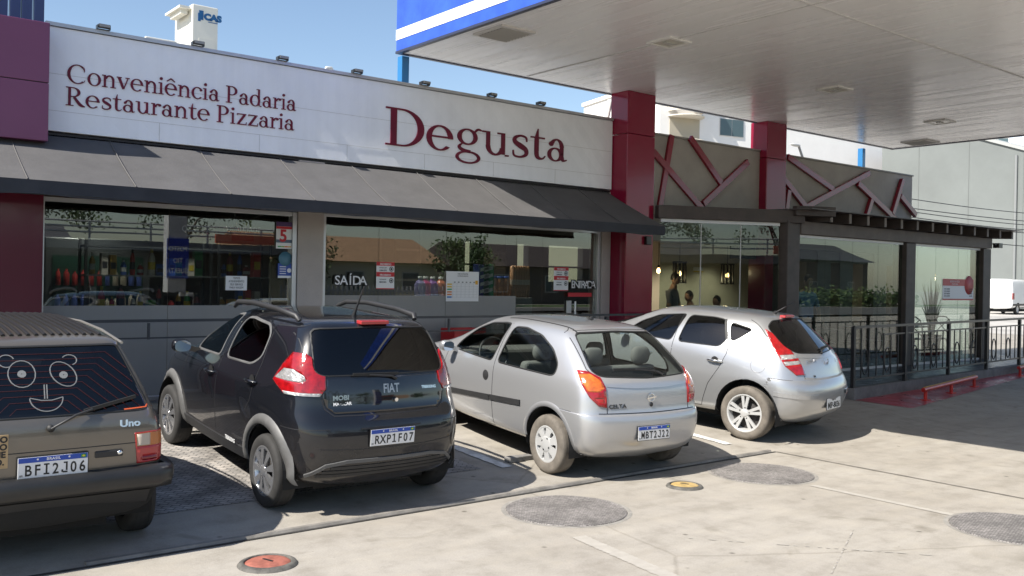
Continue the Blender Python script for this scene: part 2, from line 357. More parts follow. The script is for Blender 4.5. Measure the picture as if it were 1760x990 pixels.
# joint between the forecourt and the parking strip: a groove with a low rounded lip
m = MB()
m.prism([(0.8, 6.255, 0.002), (0.8, 6.285, 0.002), (0.8, 6.285, 0.006), (0.8, 6.255, 0.006)], (8.04, 0, 0))
structure(m.build("ground_joint", M_seam))
m = MB(); m.prism([(1.6, 6.29, 0), (1.6, 6.36, 0.004), (1.6, 6.345, 0.022), (1.6, 6.305, 0.022)], (7.2, 0, 0))
structure(m.build("joint_lip", M_lip))
m = MB(); m.prism([(8.83, 6.26, 0.0045), (8.86, 6.26, 0.0045), (8.62, -8, 0.0045), (8.585, -8, 0.0045)], (0, 0, 0.001))
structure(m.build("slab_joint", pm("thin joint", (0.16, 0.145, 0.125), 0.9, var=0.4, vs_=8)))
rnd = random.Random(5)
def worn_strip(name, a, b, w, mat, n=26, dz=0.004, gap=0.25):
    m = MB(); a = Vector(a); b = Vector(b); d = (b-a); s_ = Vector((-d.y, d.x)).normalized()
    for k in range(n):
        if rnd.random() < gap: continue
        t0, t1 = k/n, (k+1)/n; w0 = w*rnd.uniform(.6, 1.05)/2; o_ = 0.0; w0 = w*rnd.uniform(.93, 1.0)/2
        p = [a+d*t0+s_*(o_-w0), a+d*t1+s_*(o_-w0*rnd.uniform(.8, 1.1)), a+d*t1+s_*(o_+w0), a+d*t0+s_*(o_+w0*rnd.uniform(.8, 1.1))]
        m.add([(q.x, q.y, gz(q.y)+dz) for q in p], [(0, 1, 2, 3)])
    return structure(m.build(name, mat))
worn_strip("painted_line", (7.66, 5.02), (7.66, 3.70), 0.085, M_old_line, 90, gap=0.0)
worn_strip("painted_line", (4.66, 5.00), (4.40, 3.2), 0.13, M_old_line, 90, gap=0.0)
worn_strip("painted_line", (5.3, 4.5), (6.4, 3.2), 0.014, M_old_line, 60, gap=0.55)
worn_strip("painted_line", (5.2, 3.3), (6.6, 3.95), 0.014, M_old_line, 60, gap=0.55)
worn_strip("painted_line", (5.62, 7.05), (5.62, 9.9), 0.13, M_white_line, 40, 0.008, 0.05)
worn_strip("painted_line", (8.62, 6.75), (8.62, 9.9), 0.13, M_white_line, 40, 0.008, 0.08)
worn_strip("yellow_mark", (7.72, 7.02), (7.98, 7.06), 0.10, M_yellow_line, 5, 0.008, 0.0)
rail_y = lambda x: 7.9 + 0.08*(x-13.2)
structure(sheet("red_walk_paint", [(13.42, 7.12), (20, 8.14), (30, 9.2), (30, rail_y(30)), (13.14, rail_y(13.14))], M_red_floor))
# raised terrace under the pergola
m = MB(); P_ = [(13.12, rail_y(13.12)), (34, rail_y(34)), (34, 11.0), (12.4, 11.0), (12.4, 10.36)]
m.prism([(x, y, 0.05) for x, y in P_], (0, 0, 0.245)); structure(m.build("terrace_kerb", M_kerb))
m = MB(); m.add([(x, y, 0.30) for x, y in [(13.2, rail_y(13.12)+.12), (34, rail_y(34)+.12), (34, 10.98), (12.5, 10.98), (12.5, 10.44)]], [(0, 1, 2, 3, 4)])
structure(m.build("terrace_floor", M_tile))
m = MB(); m.box(-6, 12.3, 10.34, 11.02, 0.2, 0.40); structure(m.build("shop_walkway", pm("walkway slab", (0.13, 0.125, 0.12), 0.5, var=0.3, vs_=3), bev=0.01))
structure(sheet("side_street", [(34.2, 11), (120, 11), (120, 70), (34.2, 70)], pm("pale road", (0.38, 0.36, 0.33), 0.9, var=0.2, vs_=0.6), 0.006))
structure(sheet("front_street", [(-80, -26), (140, -26), (140, -15), (-80, -15)], M_asph, 0.006))
structure(sheet("grass_verge", [(-80, -31), (140, -31), (140, -27.2), (-80, -27.2)], M_grass, 0.012))

# ================================================================= BUILDING
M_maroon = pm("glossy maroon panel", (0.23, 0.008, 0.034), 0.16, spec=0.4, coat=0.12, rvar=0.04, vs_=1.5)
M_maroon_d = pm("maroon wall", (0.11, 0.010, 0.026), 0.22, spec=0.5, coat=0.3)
M_purple = pm("satin plum panel", (0.15, 0.038, 0.10), 0.42, coat=0.15, var=0.06, vs_=1.2)
M_taupe = pm("taupe render", (0.36, 0.335, 0.305), 0.75, var=0.10, vs_=2.2, bump=0.15, bs=60)
M_pillar = pm("taupe pillar", (0.43, 0.385, 0.355), 0.8, var=0.08, vs_=3, bump=0.25, bs=70)
M_dark = pm("near black", (0.012, 0.012, 0.014), 0.6)
M_alu = pm("brushed aluminium", (0.55, 0.55, 0.55), 0.35, metal=0.8)
M_alu_l = pm("pale profile", (0.62, 0.60, 0.58), 0.5)
M_blk_metal = pm("black painted steel", (0.018, 0.018, 0.020), 0.42, coat=0.2)
M_letter = pm("maroon letter", (0.13, 0.005, 0.026), 0.4, spec=.3)
M_roof = pm("roof sheet", (0.42, 0.42, 0.41), 0.6, var=0.1)
M_inner = pm("shop inner wall", (0.20, 0.17, 0.15), 0.8, var=0.08)
M_beige = pm("warm beige wall", (0.62, 0.56, 0.42), 0.8, var=0.06, vs_=1.5)
M_floor_in = pm("shop floor tile", (0.22, 0.21, 0.20), 0.25, var=0.1)
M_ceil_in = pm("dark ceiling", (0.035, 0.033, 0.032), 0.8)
M_glass = glass("shop glass", (0.64, 0.68, 0.66), 0.10, 0.85, 0.012)
M_glass_c = glass("clear screen glass", (0.70, 0.77, 0.735), 0.07, 0.7, 0.03)
M_film = pm("grey frosted film", (0.27, 0.265, 0.255), 0.22, spec=0.5, var=0.05, vs_=1.5)

def scale_panel():
    m, n, l, b = nodes_of("white scale panel")
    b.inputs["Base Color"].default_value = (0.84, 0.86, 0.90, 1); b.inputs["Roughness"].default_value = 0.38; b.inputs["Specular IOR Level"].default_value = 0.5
    tc = n.new("ShaderNodeTexCoord"); sp = n.new("ShaderNodeSeparateXYZ"); l.new(tc.outputs["Object"], sp.inputs[0])
    def math_(op, a, b_=None, v=None):
        x = n.new("ShaderNodeMath"); x.operation = op
        l.new(a, x.inputs[0])
        if b_ is not None: l.new(b_, x.inputs[1])
        if v is not None: x.inputs[1].default_value = v
        return x.outputs[0]
    s1 = math_('ADD', sp.outputs[0], sp.outputs[2]); s2 = math_('SUBTRACT', sp.outputs[0], sp.outputs[2])
    a = math_('PINGPONG', math_('MULTIPLY', s1, v=5.5), v=1.0); c = math_('FRACT', math_('MULTIPLY', s2, v=5.5))
    h = math_('ADD', a, c)
    nz = n.new("ShaderNodeTexNoise"); nz.inputs["Scale"].default_value = 0.45; l.new(tc.outputs["Object"], nz.inputs["Vector"])
    h2 = math_('MULTIPLY', h, nz.outputs[0])
    bp = n.new("ShaderNodeBump"); bp.inputs["Strength"].default_value = 0.35; bp.inputs["Distance"].default_value = 0.02
    l.new(h2, bp.inputs["Height"]); l.new(bp.outputs[0], b.inputs["Normal"])
    d = n.new("ShaderNodeTexNoise"); d.inputs["Scale"].default_value = 1.1; d.inputs["Detail"].default_value = 7; l.new(tc.outputs["Object"], d.inputs["Vector"])
    mr = n.new("ShaderNodeMapRange"); mr.inputs[1].default_value = 0.3; mr.inputs[2].default_value = 0.7; mr.inputs[3].default_value = 0.93; mr.inputs[4].default_value = 1.04
    l.new(d.outputs[0], mr.inputs[0])
    mp = n.new("ShaderNodeMapping"); mp.inputs["Scale"].default_value = (7, 1, 0.5); l.new(tc.outputs["Object"], mp.inputs[0])
    d2 = n.new("ShaderNodeTexNoise"); d2.inputs["Scale"].default_value = 1.6; d2.inputs["Detail"].default_value = 5; l.new(mp.outputs[0], d2.inputs["Vector"])
    m4 = n.new("ShaderNodeMapRange"); m4.inputs[1].default_value = 0.35; m4.inputs[2].default_value = 0.6; m4.inputs[3].default_value = 0.965; m4.inputs[4].default_value = 1.0
    l.new(d2.outputs[0], m4.inputs[0])
    mm = math_('MULTIPLY', mr.outputs[0], m4.outputs[0])
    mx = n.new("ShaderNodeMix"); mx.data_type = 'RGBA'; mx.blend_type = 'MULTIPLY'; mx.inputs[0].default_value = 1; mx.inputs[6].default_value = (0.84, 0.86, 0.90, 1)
    l.new(mm, mx.inputs[7]); l.new(mx.outputs[2], b.inputs["Base Color"])
    return m

shop = thing("shop_building", "long low shop building of taupe pillars and wide glazing behind the parked cars", "building", (6, 11, 0.4))
m = MB(); m.box(5.27, 5.63, 11.0, 11.30, 0.40, 3.36); m.build("pillar", M_pillar, shop)
m = MB(); m.box(10.66, 10.86, 11.0, 11.3, 0.40, 2.72); m.build("pillar", M_pillar, shop)
m = MB(); m.box(2.26, 5.265, 11.02, 11.28, 2.70, 3.36).box(5.635, 10.86, 11.02, 11.28, 2.725, 3.36); m.build("lintel", M_pillar, shop)
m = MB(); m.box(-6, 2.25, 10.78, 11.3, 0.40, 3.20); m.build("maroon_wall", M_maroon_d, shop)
m = MB(); m.box(-6, 10.86, 11.26, 17.6, 3.38, 3.52).box(10.9, 20.5, 11.32, 17.6, 3.38, 3.52); m.build("roof", M_roof, shop)
m = MB(); m.box(-6, 11.2, 17.4, 17.6, 0.4, 3.38).box(-6.2, -6, 11.3, 17.6, 0.4, 3.5)
m.box(11.2, 16.2, 17.4, 17.6, 0.4, 1.85).box(11.2, 16.2, 17.4, 17.6, 2.75, 3.38).box(11.2, 12.5, 17.4, 17.6, 1.85, 2.75).box(13.4, 14.05, 17.4, 17.6, 1.85, 2.75).box(14.4, 15.05, 17.4, 17.6, 1.85, 2.75).box(13.4-.9, 13.4, 17.42, 17.5, 2.2, 2.24).box(15.05, 16.2, 17.42, 17.5, 2.2, 2.24).box(16.2, 20.5, 17.4, 17.6, .4, 3.38)
m.build("back_wall", M_inner, shop)
m = MB(); m.box(-5.9, 10.86, 11.3, 17.38, 0.36, 0.405).box(10.87, 20.45, 11.3, 17.38, 0.20, 0.30); m.build("floor", M_floor_in, shop)
m = MB(); m.box(-5.9, 10.85, 11.31, 17.38, 3.0, 3.06).box(10.9, 20.4, 11.33, 17.38, 3.0, 3.06); m.build("ceiling", M_ceil_in, shop)
M_inpil = pm("dark inner pillar", (.03, .028, .03), .45)
for px0, px1 in ((1403, 1426), (1442, 1464), (1500, 1522)):
    a_ = atY(px0, 450, 11.05).x; b_ = atY(px1, 450, 11.05).x; m = MB(); m.box(a_, b_, 11.02, 11.28, 0.305, 2.595); m.build("inner_pillar", M_inpil, shop)
m = MB(); m.box(14.3, 20.5, 11.04, 11.26, 2.36, 2.597); m.build("inner_beam", M_inpil, shop)
m = MB(); m.box(20.3, 20.45, 11.31, 17.38, 0.305, 2.99); m.build("end_wall", M_inner, shop)

# --- glazed shopfronts
def shopfront(name, label, x0, x1, zt, splits, film, parts_film=None):
    t = thing(name, label, "shop window", ((x0+x1)/2, 11.08, 0.4))
    f = MB(); f.box(x0, x0+.045, 11.03, 11.13, .4, zt).box(x1-.06, x1, 11.02, 11.14, .4, zt).box(x0+.045, x1-.06, 11.03, 11.13, zt-.05, zt).box(x0+.045, x1-.06, 11.03, 11.13, .4, .45)
    f.build("frame", M_alu, t, bev=.004)
    e = [x0+.045] + splits + [x1-.06]
    for i in range(len(e)-1):
        g = MB(); g.box(e[i]+.003, e[i+1]-.003, 11.072, 11.08, film[i]+.001, zt-.051); g.build("glass_pane", M_glass, t)
        p = MB(); p.box(e[i]+.003, e[i+1]-.003, 11.068, 11.084, .451, film[i]); p.build("frosted_film", M_film, t)
    return t
w1 = shopfront("shop_window", "wide dark shop window between the maroon wall and the taupe pillar", 2.27, 5.265, 2.69, [3.66], [1.50, 1.50])
w2 = shopfront("shop_window", "long shop window with white exit and entrance lettering, right of the taupe pillar", 5.635, 10.655, 2.715, [6.50, 7.62, 8.92, 9.45], [1.63, 1.63, 1.63, 0.8, 0.8])
# strip lamp under the awning; the same shape serves the other window's trim
def strip_lamp(x0, x1, y, z, label, lit=0.0):
    t = thing("strip_lamp", label, "strip light", (x0, y, z), "slim strip lights above the shop windows")
    m = MB(); m.box(x0, x1, y-.02, y+.02, z, z+.035); m.build("diffuser", pm("strip diffuser", (0.85, 0.84, 0.82), 0.4), t)
    m = MB(); m.box(x0-.02, x0, y-.022, y+.022, z-.002, z+.037).box(x1, x1+.02, y-.022, y+.022, z-.002, z+.037); m.build("end_cap", M_alu, t)
strip_lamp(6.75, 9.95, 10.90, 2.71, "pale strip light over the window with the entrance lettering")
strip_lamp(2.35, 5.22, 10.98, 2.70, "pale aluminium trim over the window beside the maroon wall")  # window trim profile, shaped like the strip lamp
# --- awning
M_awn = pm("charcoal awning canvas", (0.084, 0.081, 0.081), 0.85, var=0.16, vs_=2.2, bump=0.12, bs=25)
aw = thing("awning", "long charcoal canvas awning over the shop windows", "awning", (4, 10.5, 3.0))
ax = lambda t: 10.78 + 0.30*t
nn = 60
m = MB()
m.grid(lambda u, v: Vector((-6 + (ax(v)+6)*u, 11.0-1.0*v, 3.345-0.575*v - 0.018*math.sin(math.pi*v)*(1+0.5*math.sin(u*63)))), 160, 6)
m.build("canvas", M_awn, aw)
m = MB()
for i in range(17):
    a, b = -6 + 17.08*i/17, -6+17.08*(i+1)/17
    m.grid(lambda u, v, a=a, b=b: Vector((a+(b-a)*u, 10.0+0.012*math.sin(u*math.pi)*v, 2.77-0.145*v+0.01*math.cos(u*2*math.pi)*v)), 6, 2)
m.build("valance", pm("dark valance canvas", (0.03, 0.033, 0.042), 0.8, var=0.2, vs_=3), aw)
M_seam_aw = pm("awning seam", (0.105, 0.10, 0.098), 0.8)
for i in range(16):
    x = -5.2 + 1.02*i; m = MB()
    if x < 10.7: m.tube([(x, 10.99-1.0*k/6, 3.349-0.575*k/6-0.018*math.sin(math.pi*k/6)) for k in range(7)], 0.006, 5); m.build("seam", M_seam_aw, aw)
m = MB(); m.tube([(-6, 10.02, 2.64), (11.06, 10.02, 2.64)], 0.014, 8); m.build("front_bar", M_blk_metal, aw)
for x in (-2.2, 2.5, 5.15, 8.1, 10.6):
    m = MB(); m.tube([(x, 10.03, 2.66), (x, 11.0, 2.80)], 0.016, 6); m.tube([(x, 10.05, 2.74), (x, 10.98, 3.28)], 0.014, 6); m.build("support_arm", M_blk_metal, aw)
m = MB(); m.box(2.29, 10.84, 11.02, 11.2, 3.345, 3.385); m.build("gap_strip", M_dark, aw)  # dark gap under the sign panel, filled with a near black strip

# --- white sign panel with raised lettering
sg = thing("sign_panel", "long white textured sign panel with maroon lettering above the awning", "shop sign", (6.5, 11, 3.39))
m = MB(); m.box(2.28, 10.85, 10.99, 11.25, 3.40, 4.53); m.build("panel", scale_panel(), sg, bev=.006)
m = MB(); m.box(2.28, 10.85, 10.965, 11.27, 4.535, 4.575); m.build("cap_flashing", pm("pale flashing", (0.45, 0.46, 0.48), 0.35, metal=.5), sg)
m = MB()
for z in (3.62, 4.02): m.box(2.3, 10.84, 10.987, 10.989, z, z+.004)
for x in (3.5, 4.72, 5.94, 7.16, 8.38, 9.6): m.box(x, x+.004, 10.9862, 10.9884, 3.41, 3.62)
m.build("panel_joint", pm("panel joint", (.5, .5, .5), .6), sg)
serif("a", "Conveniência Padaria", 2.50, 5.21, 3.945, 0.205, 10.978, 0.011, M_letter, sg, dz=0.03)
serif("b", "Restaurante Pizzaria", 2.49, 5.19, 3.695, 0.205, 10.978, 0.011, M_letter, sg, dz=0.03)
serif("c", "Degusta", 6.50, 9.86, 3.690, 0.52, 10.974, 0.015, M_letter, sg, dz=0.075)
# floodlights on the panel's edge
fl_x = [2.86, 3.92, 4.99, 6.05, 7.12, 8.30, 9.25]
names = ["nearest the plum box", "second from the plum box", "third from the plum box", "midway along the panel", "just right of the blue roof post", "second right of the blue roof post", "nearest the maroon column"]
fl0 = None
for x, nm in zip(fl_x, names):
    if fl0 is None:
        fl0 = thing("floodlight", "", "floodlight", (x, 10.93, 4.58), "small black floodlights on the edge of the white sign panel")
        m = MB(); m.box(-.062, .062, -.04, .03, .01, .048); m.build("housing", M_blk_metal, fl0, False, .006)
        m = MB(); m.box(-.055, .055, -.044, -.04, .014, .044); m.build("lens", pm("lamp lens", (.25, .25, .25), .1), fl0, False)
        m = MB(); m.box(-.070, -.063, -.01, .06, -.004, .04).box(.063, .070, -.01, .06, -.004, .04).box(-.063, .063, .02, .06, -.004, .004); m.build("bracket", M_blk_metal, fl0, False)
        f = fl0
    else:
        f = copy_tree(fl0); f.location = (x, 10.93, 4.58)
    f["label"] = "small black floodlight on the white sign panel, " + nm
# --- plum box and blue posts
pb = thing("plum_box", "plum coloured cladding box at the left end of the white sign panel", "cladding box", (0, 10.7, 3.25))
m = MB(); m.box(-6, 2.265, 10.70, 11.3, 3.86, 4.49).box(-6, 2.265, 10.70, 11.3, 3.245, 3.852); m.build("cladding", M_purple, pb, bev=.006)
m = MB(); m.box(-6, 2.25, 10.71, 11.29, 3.85, 3.862); m.build("shadow_gap", M_dark, pb)
M_blue_post = pm("dark blue steel", (0.02, 0.035, 0.12), 0.35, coat=.3)
nm4 = ["leftmost of the four", "second from the left of the four", "third from the left of the four", "rightmost of the four, near the white panel"]
for u, nm in zip((3, 25, 45, 66), nm4):
    p = atY(u, 10, 11.0); m = MB(); m.box(p.x-.05, p.x+.05, 10.95, 11.05, 4.492, 6.2); o = m.build("blue_post", M_blue_post, bev=.008)
    tag(o, "dark blue square post above the plum box, " + nm, "post", "dark blue posts rising above the plum box")

# --- taupe parapet with maroon strips
tp = thing("taupe_parapet", "taupe parapet wall with crossing maroon strips behind the columns", "wall", (15.5, 11.05, 3.0))
m = MB(); m.box(11.53, 20.55, 11.0, 11.3, 2.6, 4.43); m.build("render_wall", M_taupe, tp, bev=.01)
m = MB(); m.box(11.53, 20.57, 10.98, 11.32, 4.43, 4.46); m.build("coping", pm("coping", (.3, .29, .27), .6), tp)
M_strip = pm("maroon strip", (0.24, 0.012, 0.030), 0.18, coat=0.25, spec=.5)
k = lambda a, b: (1080+a/3.3846, 200+b/3.3846)
sts = [((250, 110), (175, 560)), ((140, 205), (440, 555)), ((355, 125), (535, 390)), ((690, 265), (430, 510)), ((920, 235), (1185, 425)), ((1395, 330), (1020, 530)),
       ((893, 360), (1025, 530)), ((925, 430), (910, 540)), ((1325, 390), (1555, 610)), ((1405, 485), (1375, 585)), ((1585, 370), (1525, 570)), ((1570, 465), (1660, 575))]
for i, (a, b) in enumerate(sts):
    pa = atY(*k(*a), 10.98); pb_ = atY(*k(*b), 10.98); m = MB(); e = 0.003*i
    pa.y = pb_.y = 10.972-e
    m.bar(pa, pb_, 0.05+e, 0.115, Vector((0, -1, 0)).cross((pb_-pa).normalized())); m.build("maroon_strip", M_strip, tp, bev=.004)
# --- columns of the filling station canopy
for (x0, x1, y0, y1, lab) in ((10.87, 11.52, 10.66, 11.06, "glossy maroon column at the right end of the white sign panel"), (14.82, 15.44, 10.83, 11.22, "glossy maroon column in front of the taupe parapet")):
    t = thing("canopy_column", lab, "column", ((x0+x1)/2, (y0+y1)/2, .3), "maroon columns carrying the canopy")
    m = MB(); m.box(x0, x1, y0, y1, 0.21, 4.30).box(x0, x1, y0, y1, 4.306, 5.0); m.build("cladding", M_maroon, t, bev=.012)
    if x0 < 11: m = MB(); m.box(11.30, 11.42, 10.60, 10.66, 2.50, 2.64); m.build("speaker", M_blk_metal, t, bev=.01)

# ================================================================= CANOPY
def plank_ceiling():
    m, n, l, b = nodes_of("white plank ceiling")
    b.inputs["Base Color"].default_value = (0.88, 0.87, 0.865, 1); b.inputs["Specular IOR Level"].default_value = 0.55
    tc = n.new("ShaderNodeTexCoord"); sp = n.new("ShaderNodeSeparateXYZ"); l.new(tc.outputs["Object"], sp.inputs[0])
    f = n.new("ShaderNodeMath"); f.operation = 'MULTIPLY'; f.inputs[1].default_value = 5.0; l.new(sp.outputs[0], f.inputs[0])
    fr = n.new("ShaderNodeMath"); fr.operation = 'PINGPONG'; fr.inputs[1].default_value = 0.5; l.new(f.outputs[0], fr.inputs[0])
    mr = n.new("ShaderNodeMapRange"); mr.inputs[1].default_value = 0; mr.inputs[2].default_value = 0.04; l.new(fr.outputs[0], mr.inputs[0])
    mp = n.new("ShaderNodeMapping"); mp.inputs["Scale"].default_value = (5, 0.35, 1); l.new(tc.outputs["Object"], mp.inputs[0])
    t = n.new("ShaderNodeTexNoise"); t.inputs["Scale"].default_value = 1.3; t.inputs["Detail"].default_value = 5; l.new(mp.outputs[0], t.inputs["Vector"])
    ad = n.new("ShaderNodeMath"); ad.operation = 'MULTIPLY_ADD'; ad.inputs[1].default_value = 0.25; l.new(t.outputs[0], ad.inputs[0]); l.new(mr.outputs[0], ad.inputs[2])
    bp = n.new("ShaderNodeBump"); bp.inputs["Strength"].default_value = 0.28; bp.inputs["Distance"].default_value = 0.006
    l.new(ad.outputs[0], bp.inputs["Height"]); l.new(bp.outputs[0], b.inputs["Normal"])
    r2 = n.new("ShaderNodeMapRange"); r2.inputs[1].default_value = .3; r2.inputs[2].default_value = .7; r2.inputs[3].default_value = 0.18; r2.inputs[4].default_value = 0.34
    l.new(t.outputs[0], r2.inputs[0]); l.new(r2.outputs[0], b.inputs["Roughness"])
    return m
cn = thing("station_canopy", "big flat filling station canopy with white plank ceiling and blue fascia", "canopy", (13, 3, 5))
CX0, CX1, CY0, CY1 = 6.75, 19.85, 0.4, 11.12
m = MB(); m.box(CX0+.03, CX1-.03, CY0+.03, CY1-.03, 5.0, 5.06); m.build("plank_ceiling", plank_ceiling(), cn)
m = MB(); m.box(CX0+.03, CX1-.03, CY0+.03, CY1-.03, 5.3, 5.9); m.build("roof_deck", M_roof, cn)
M_bluef = pm("blue fascia", (0.03, 0.09, 0.50), 0.22, coat=.6, var=0.25, vs_=2.5)
m = MB(); m.box(CX0, CX0+.029, CY0, CY1, 5.02, 6.0).box(CX1-.029, CX1, CY0, CY1, 5.02, 6.0).box(CX0+.03, CX1-.03, CY0, CY0+.029, 5.02, 6.0); m.build("fascia", M_bluef, cn)
m = MB(); m.box(CX0+.03, CX1-.03, CY1-.028, CY1, 5.01, 6.0); m.build("rear_fascia", pm("grey blue rear fascia", (.10, .12, .2), .4), cn)
m = MB(); m.box(CX0-.006, CX0-.001, CY0, CY1+.004, 5.17, 5.315); m.build("white_band", pm("white band", (.8, .8, .8), .3), cn)
m = MB()
for z in (5.02,): m.box(CX0-.008, CX0+.06, CY0, CY1+.01, 4.985, 5.018); m.box(CX0+.06, CX1, CY1-.05, CY1+.01, 4.985, 5.008); m.box(CX1-.06, CX1+.008, CY0, CY1, 4.985, 5.018)
m.build("edge_trim", pm("dark edge trim", (.03, .035, .07), .4), cn)
m = MB(); m.box(9.0, 9.02, .5, 11.0, 4.990, 4.999).box(CX0+.1, 19.7, 6.02, 6.045, 4.991, 4.999); m.build("ceiling_joint", pm("ceiling joint", (.62, .61, .60), .5), cn)
def canopy_light(x, y, s, label, skew=0):
    t = thing("canopy_lamp", label, "ceiling lamp", (x, y, 4.99), "square lamps under the canopy")
    m = MB(); a, b = s/2, s/2-.05
    m.box(-a, a, -a, -b, -.012, .01).box(-a, a, b, a, -.012, .01).box(-a, -b, -b, b, -.012, .01).box(b, a, -b, b, -.012, .01); m.build("frame", pm("lamp frame", (.8, .79, .75), .4), t, False, .005)
    m = MB(); m.box(-b, b, -b, b, -.004, .008); m.build("diffuser", pm("lamp cover", (.62, .6, .52), .25), t, False)
    m = MB(); m.box(-.08, .08, -.04, .04, -.02, -.004); m.build("led_block", pm("led block", (.5, .5, .46), .3), t, False, .004)
    return t
canopy_light(9.07, 8.18, .42, "square canopy lamp nearest the blue fascia")
canopy_light(13.16, 8.36, .42, "square canopy lamp above the second maroon column")
canopy_light(17.14, 8.66, .42, "square canopy lamp near the far right end of the canopy")
def vent(x, y, label):
    t = thing("canopy_vent", label, "vent", (x, y, 4.99), "louvred vents in the canopy ceiling")
    m = MB(); m.box(-.27, .27, -.30, -.25, -.014, .01).box(-.27, .27, .25, .30, -.014, .01).box(-.27, -.22, -.25, .25, -.014, .01).box(.22, .27, -.25, .25, -.014, .01); m.build("frame", pm("vent frame", (.6, .58, .55), .5), t, False)
    m = MB(); m.box(-.22, .22, -.25, .25, -.006, .006); m.build("backing", M_dark, t, False)
    m = MB()
    for i in range(8):
        y0 = -.24+i*.062; m.prism([(-.22, y0, -.01), (-.22, y0+.03, -.03), (-.22, y0+.036, -.026), (-.22, y0+.006, -.006)], (.44, 0, 0))
    m.build("louvre", pm("vent louvre", (.35, .34, .32), .5), t, False)
vent(7.21, 9.28, "louvred vent near the blue corner of the canopy"); vent(19.25, 10.15, "louvred vent at the far corner of the canopy")
M_bluep = pm("bright blue steel", (0.02, 0.16, 0.38), 0.35, coat=.4)
for u, y, lab in ((697, 11.16, "blue steel post holding the near corner of the canopy"), (1485, 11.45, "blue steel post holding the far corner of the canopy")):
    p = atY(u, 120 if u < 800 else 270, y); m = MB(); m.box(p.x-.06, p.x+.06, y, y+.12, 3.5 if u > 800 else 3.5, 4.99); tag(m.build("blue_post", M_bluep, bev=.006), lab, "post", "blue posts under the canopy corners")
p = atY(1040, 200, 11.42); q_ = atY(1033, 160, 11.42)
m = MB(); m.tube([(p.x-.06, 11.42, 3.53), (p.x, 11.42, 4.5), (p.x+.12, 11.42, 4.99)], .045, 10); tag(m.build("drain_pipe", pm("white pipe", (.7, .7, .68), .4)), "white drain pipe rising to the canopy beside the maroon column", "pipe")

# ================================================================= PERGOLA AND TERRACE
M_wood = pm("dark stained timber", (0.062, 0.048, 0.042), 0.55, var=0.25, vs_=5, bump=0.1, bs=40)
M_wood_l = pm("pale timber end", (0.21, 0.18, 0.155), 0.7, var=0.2, vs_=6)  # paler timber for the rafter ends
pg = thing("pergola", "dark timber pergola with projecting rafters and glass walls", "pergola", (17.5, 9.7, .3))
PX = [(13.70, 14.06), (17.68, 18.04), (20.98, 21.34)]
for i, (a, b) in enumerate(PX):
    m = MB(); m.box(a, b, 9.55, 9.85, .30, 2.76 if i else 3.0); m.build("post", M_wood, pg, bev=.012)
m = MB(); m.box(14.062, 21.34, 9.53, 9.80, 2.77, 3.0); m.build("front_beam", M_wood_l if 0 else pm("brown beam", (0.12, 0.098, 0.085), 0.6, var=.2, vs_=4, bump=.1, bs=30), pg, bev=.012)
m = MB(); m.bar((11.55, 10.62, 3.06), (14.05, 9.50, 3.06), .16, .22); m.build("side_beam", M_wood, pg, bev=.012)
m = MB(); m.bar((13.8, 9.50, 3.16), (14.5, 9.18, 3.16), .14, .17); m.build("beam_end", M_wood, pg, bev=.012)
for i in range(13):
    x = 14.45 + i*0.592; m = MB(); m.prism([(x, 9.22, 2.99), (x, 10.98, 3.05), (x, 10.98, 3.20), (x, 9.22, 3.165)], (.09, 0, 0))
    m.mat(1).box(x+.01, x+.08, 9.214, 9.2195, 2.995, 3.16); m.build("rafter", [M_wood, M_wood_l], pg)
m = MB(); m.prism([(13.75, 9.12, 3.172), (13.75, 10.97, 3.212), (13.75, 10.97, 3.226), (13.75, 9.12, 3.186)], (8.15, 0, 0)); m.build("roof_sheet", pm("roof sheet brown", (.10, .085, .08), .5), pg)
m = MB(); m.box(14.07, 17.67, 9.62, 9.66, 2.72, 2.765).box(18.05, 20.97, 9.62, 9.66, 2.72, 2.765)
m.bar((11.62, 10.60, 2.925), (13.66, 9.70, 2.925), .04, .06); m.build("head_track", pm("white track", (.72, .72, .72), .4), pg)
m = MB(); m.box(14.07, 17.67, 9.60, 9.68, .301, .34).box(18.05, 20.97, 9.60, 9.68, .301, .34); m.build("floor_track", M_alu_l, pg)
def panes(e, y, z0, z1):
    for i in range(len(e)-1):
        m = MB(); m.box(e[i]+.004, e[i+1]-.004, y, y+.01, z0, z1); m.build("glass_pane", M_glass_c, pg)
panes([14.07, 14.97, 15.87, 16.77, 17.67], 9.635, .341, 2.72); panes([18.05, 19.02, 20.0, 20.97], 9.635, .341, 2.72)
A_, B_ = Vector((11.62, 10.60, 0)), Vector((13.66, 9.70, 0))
for i in range(3):
    a = A_.lerp(B_, i/3+.003); b = A_.lerp(B_, (i+1)/3-.003); m = MB(); m.bar((a.x, a.y, 1.62), (b.x, b.y, 1.62), .01, 2.56); m.build("glass_pane", M_glass_c, pg)
    if i: m = MB(); m.bar((a.x-.004, a.y, .36), (a.x-.004, a.y, 2.88), .014, .014); m.build("pane_edge", M_alu_l, pg)
m = MB(); m.bar((11.6, 10.60, .33), (13.68, 9.68, .33), .06, .05); m.build("floor_track", M_dark, pg)
# floodlight under the pergola's end
t = thing("pergola_lamp", "small black lamp at the right end of the pergola beam", "floodlight", (21.45, 9.5, 2.85))
m = MB(); m.box(0, .18, -.07, .07, -.06, .05).box(-.11, 0, -.03, .03, .0, .03); m.build("housing", M_blk_metal, t, False, .006)

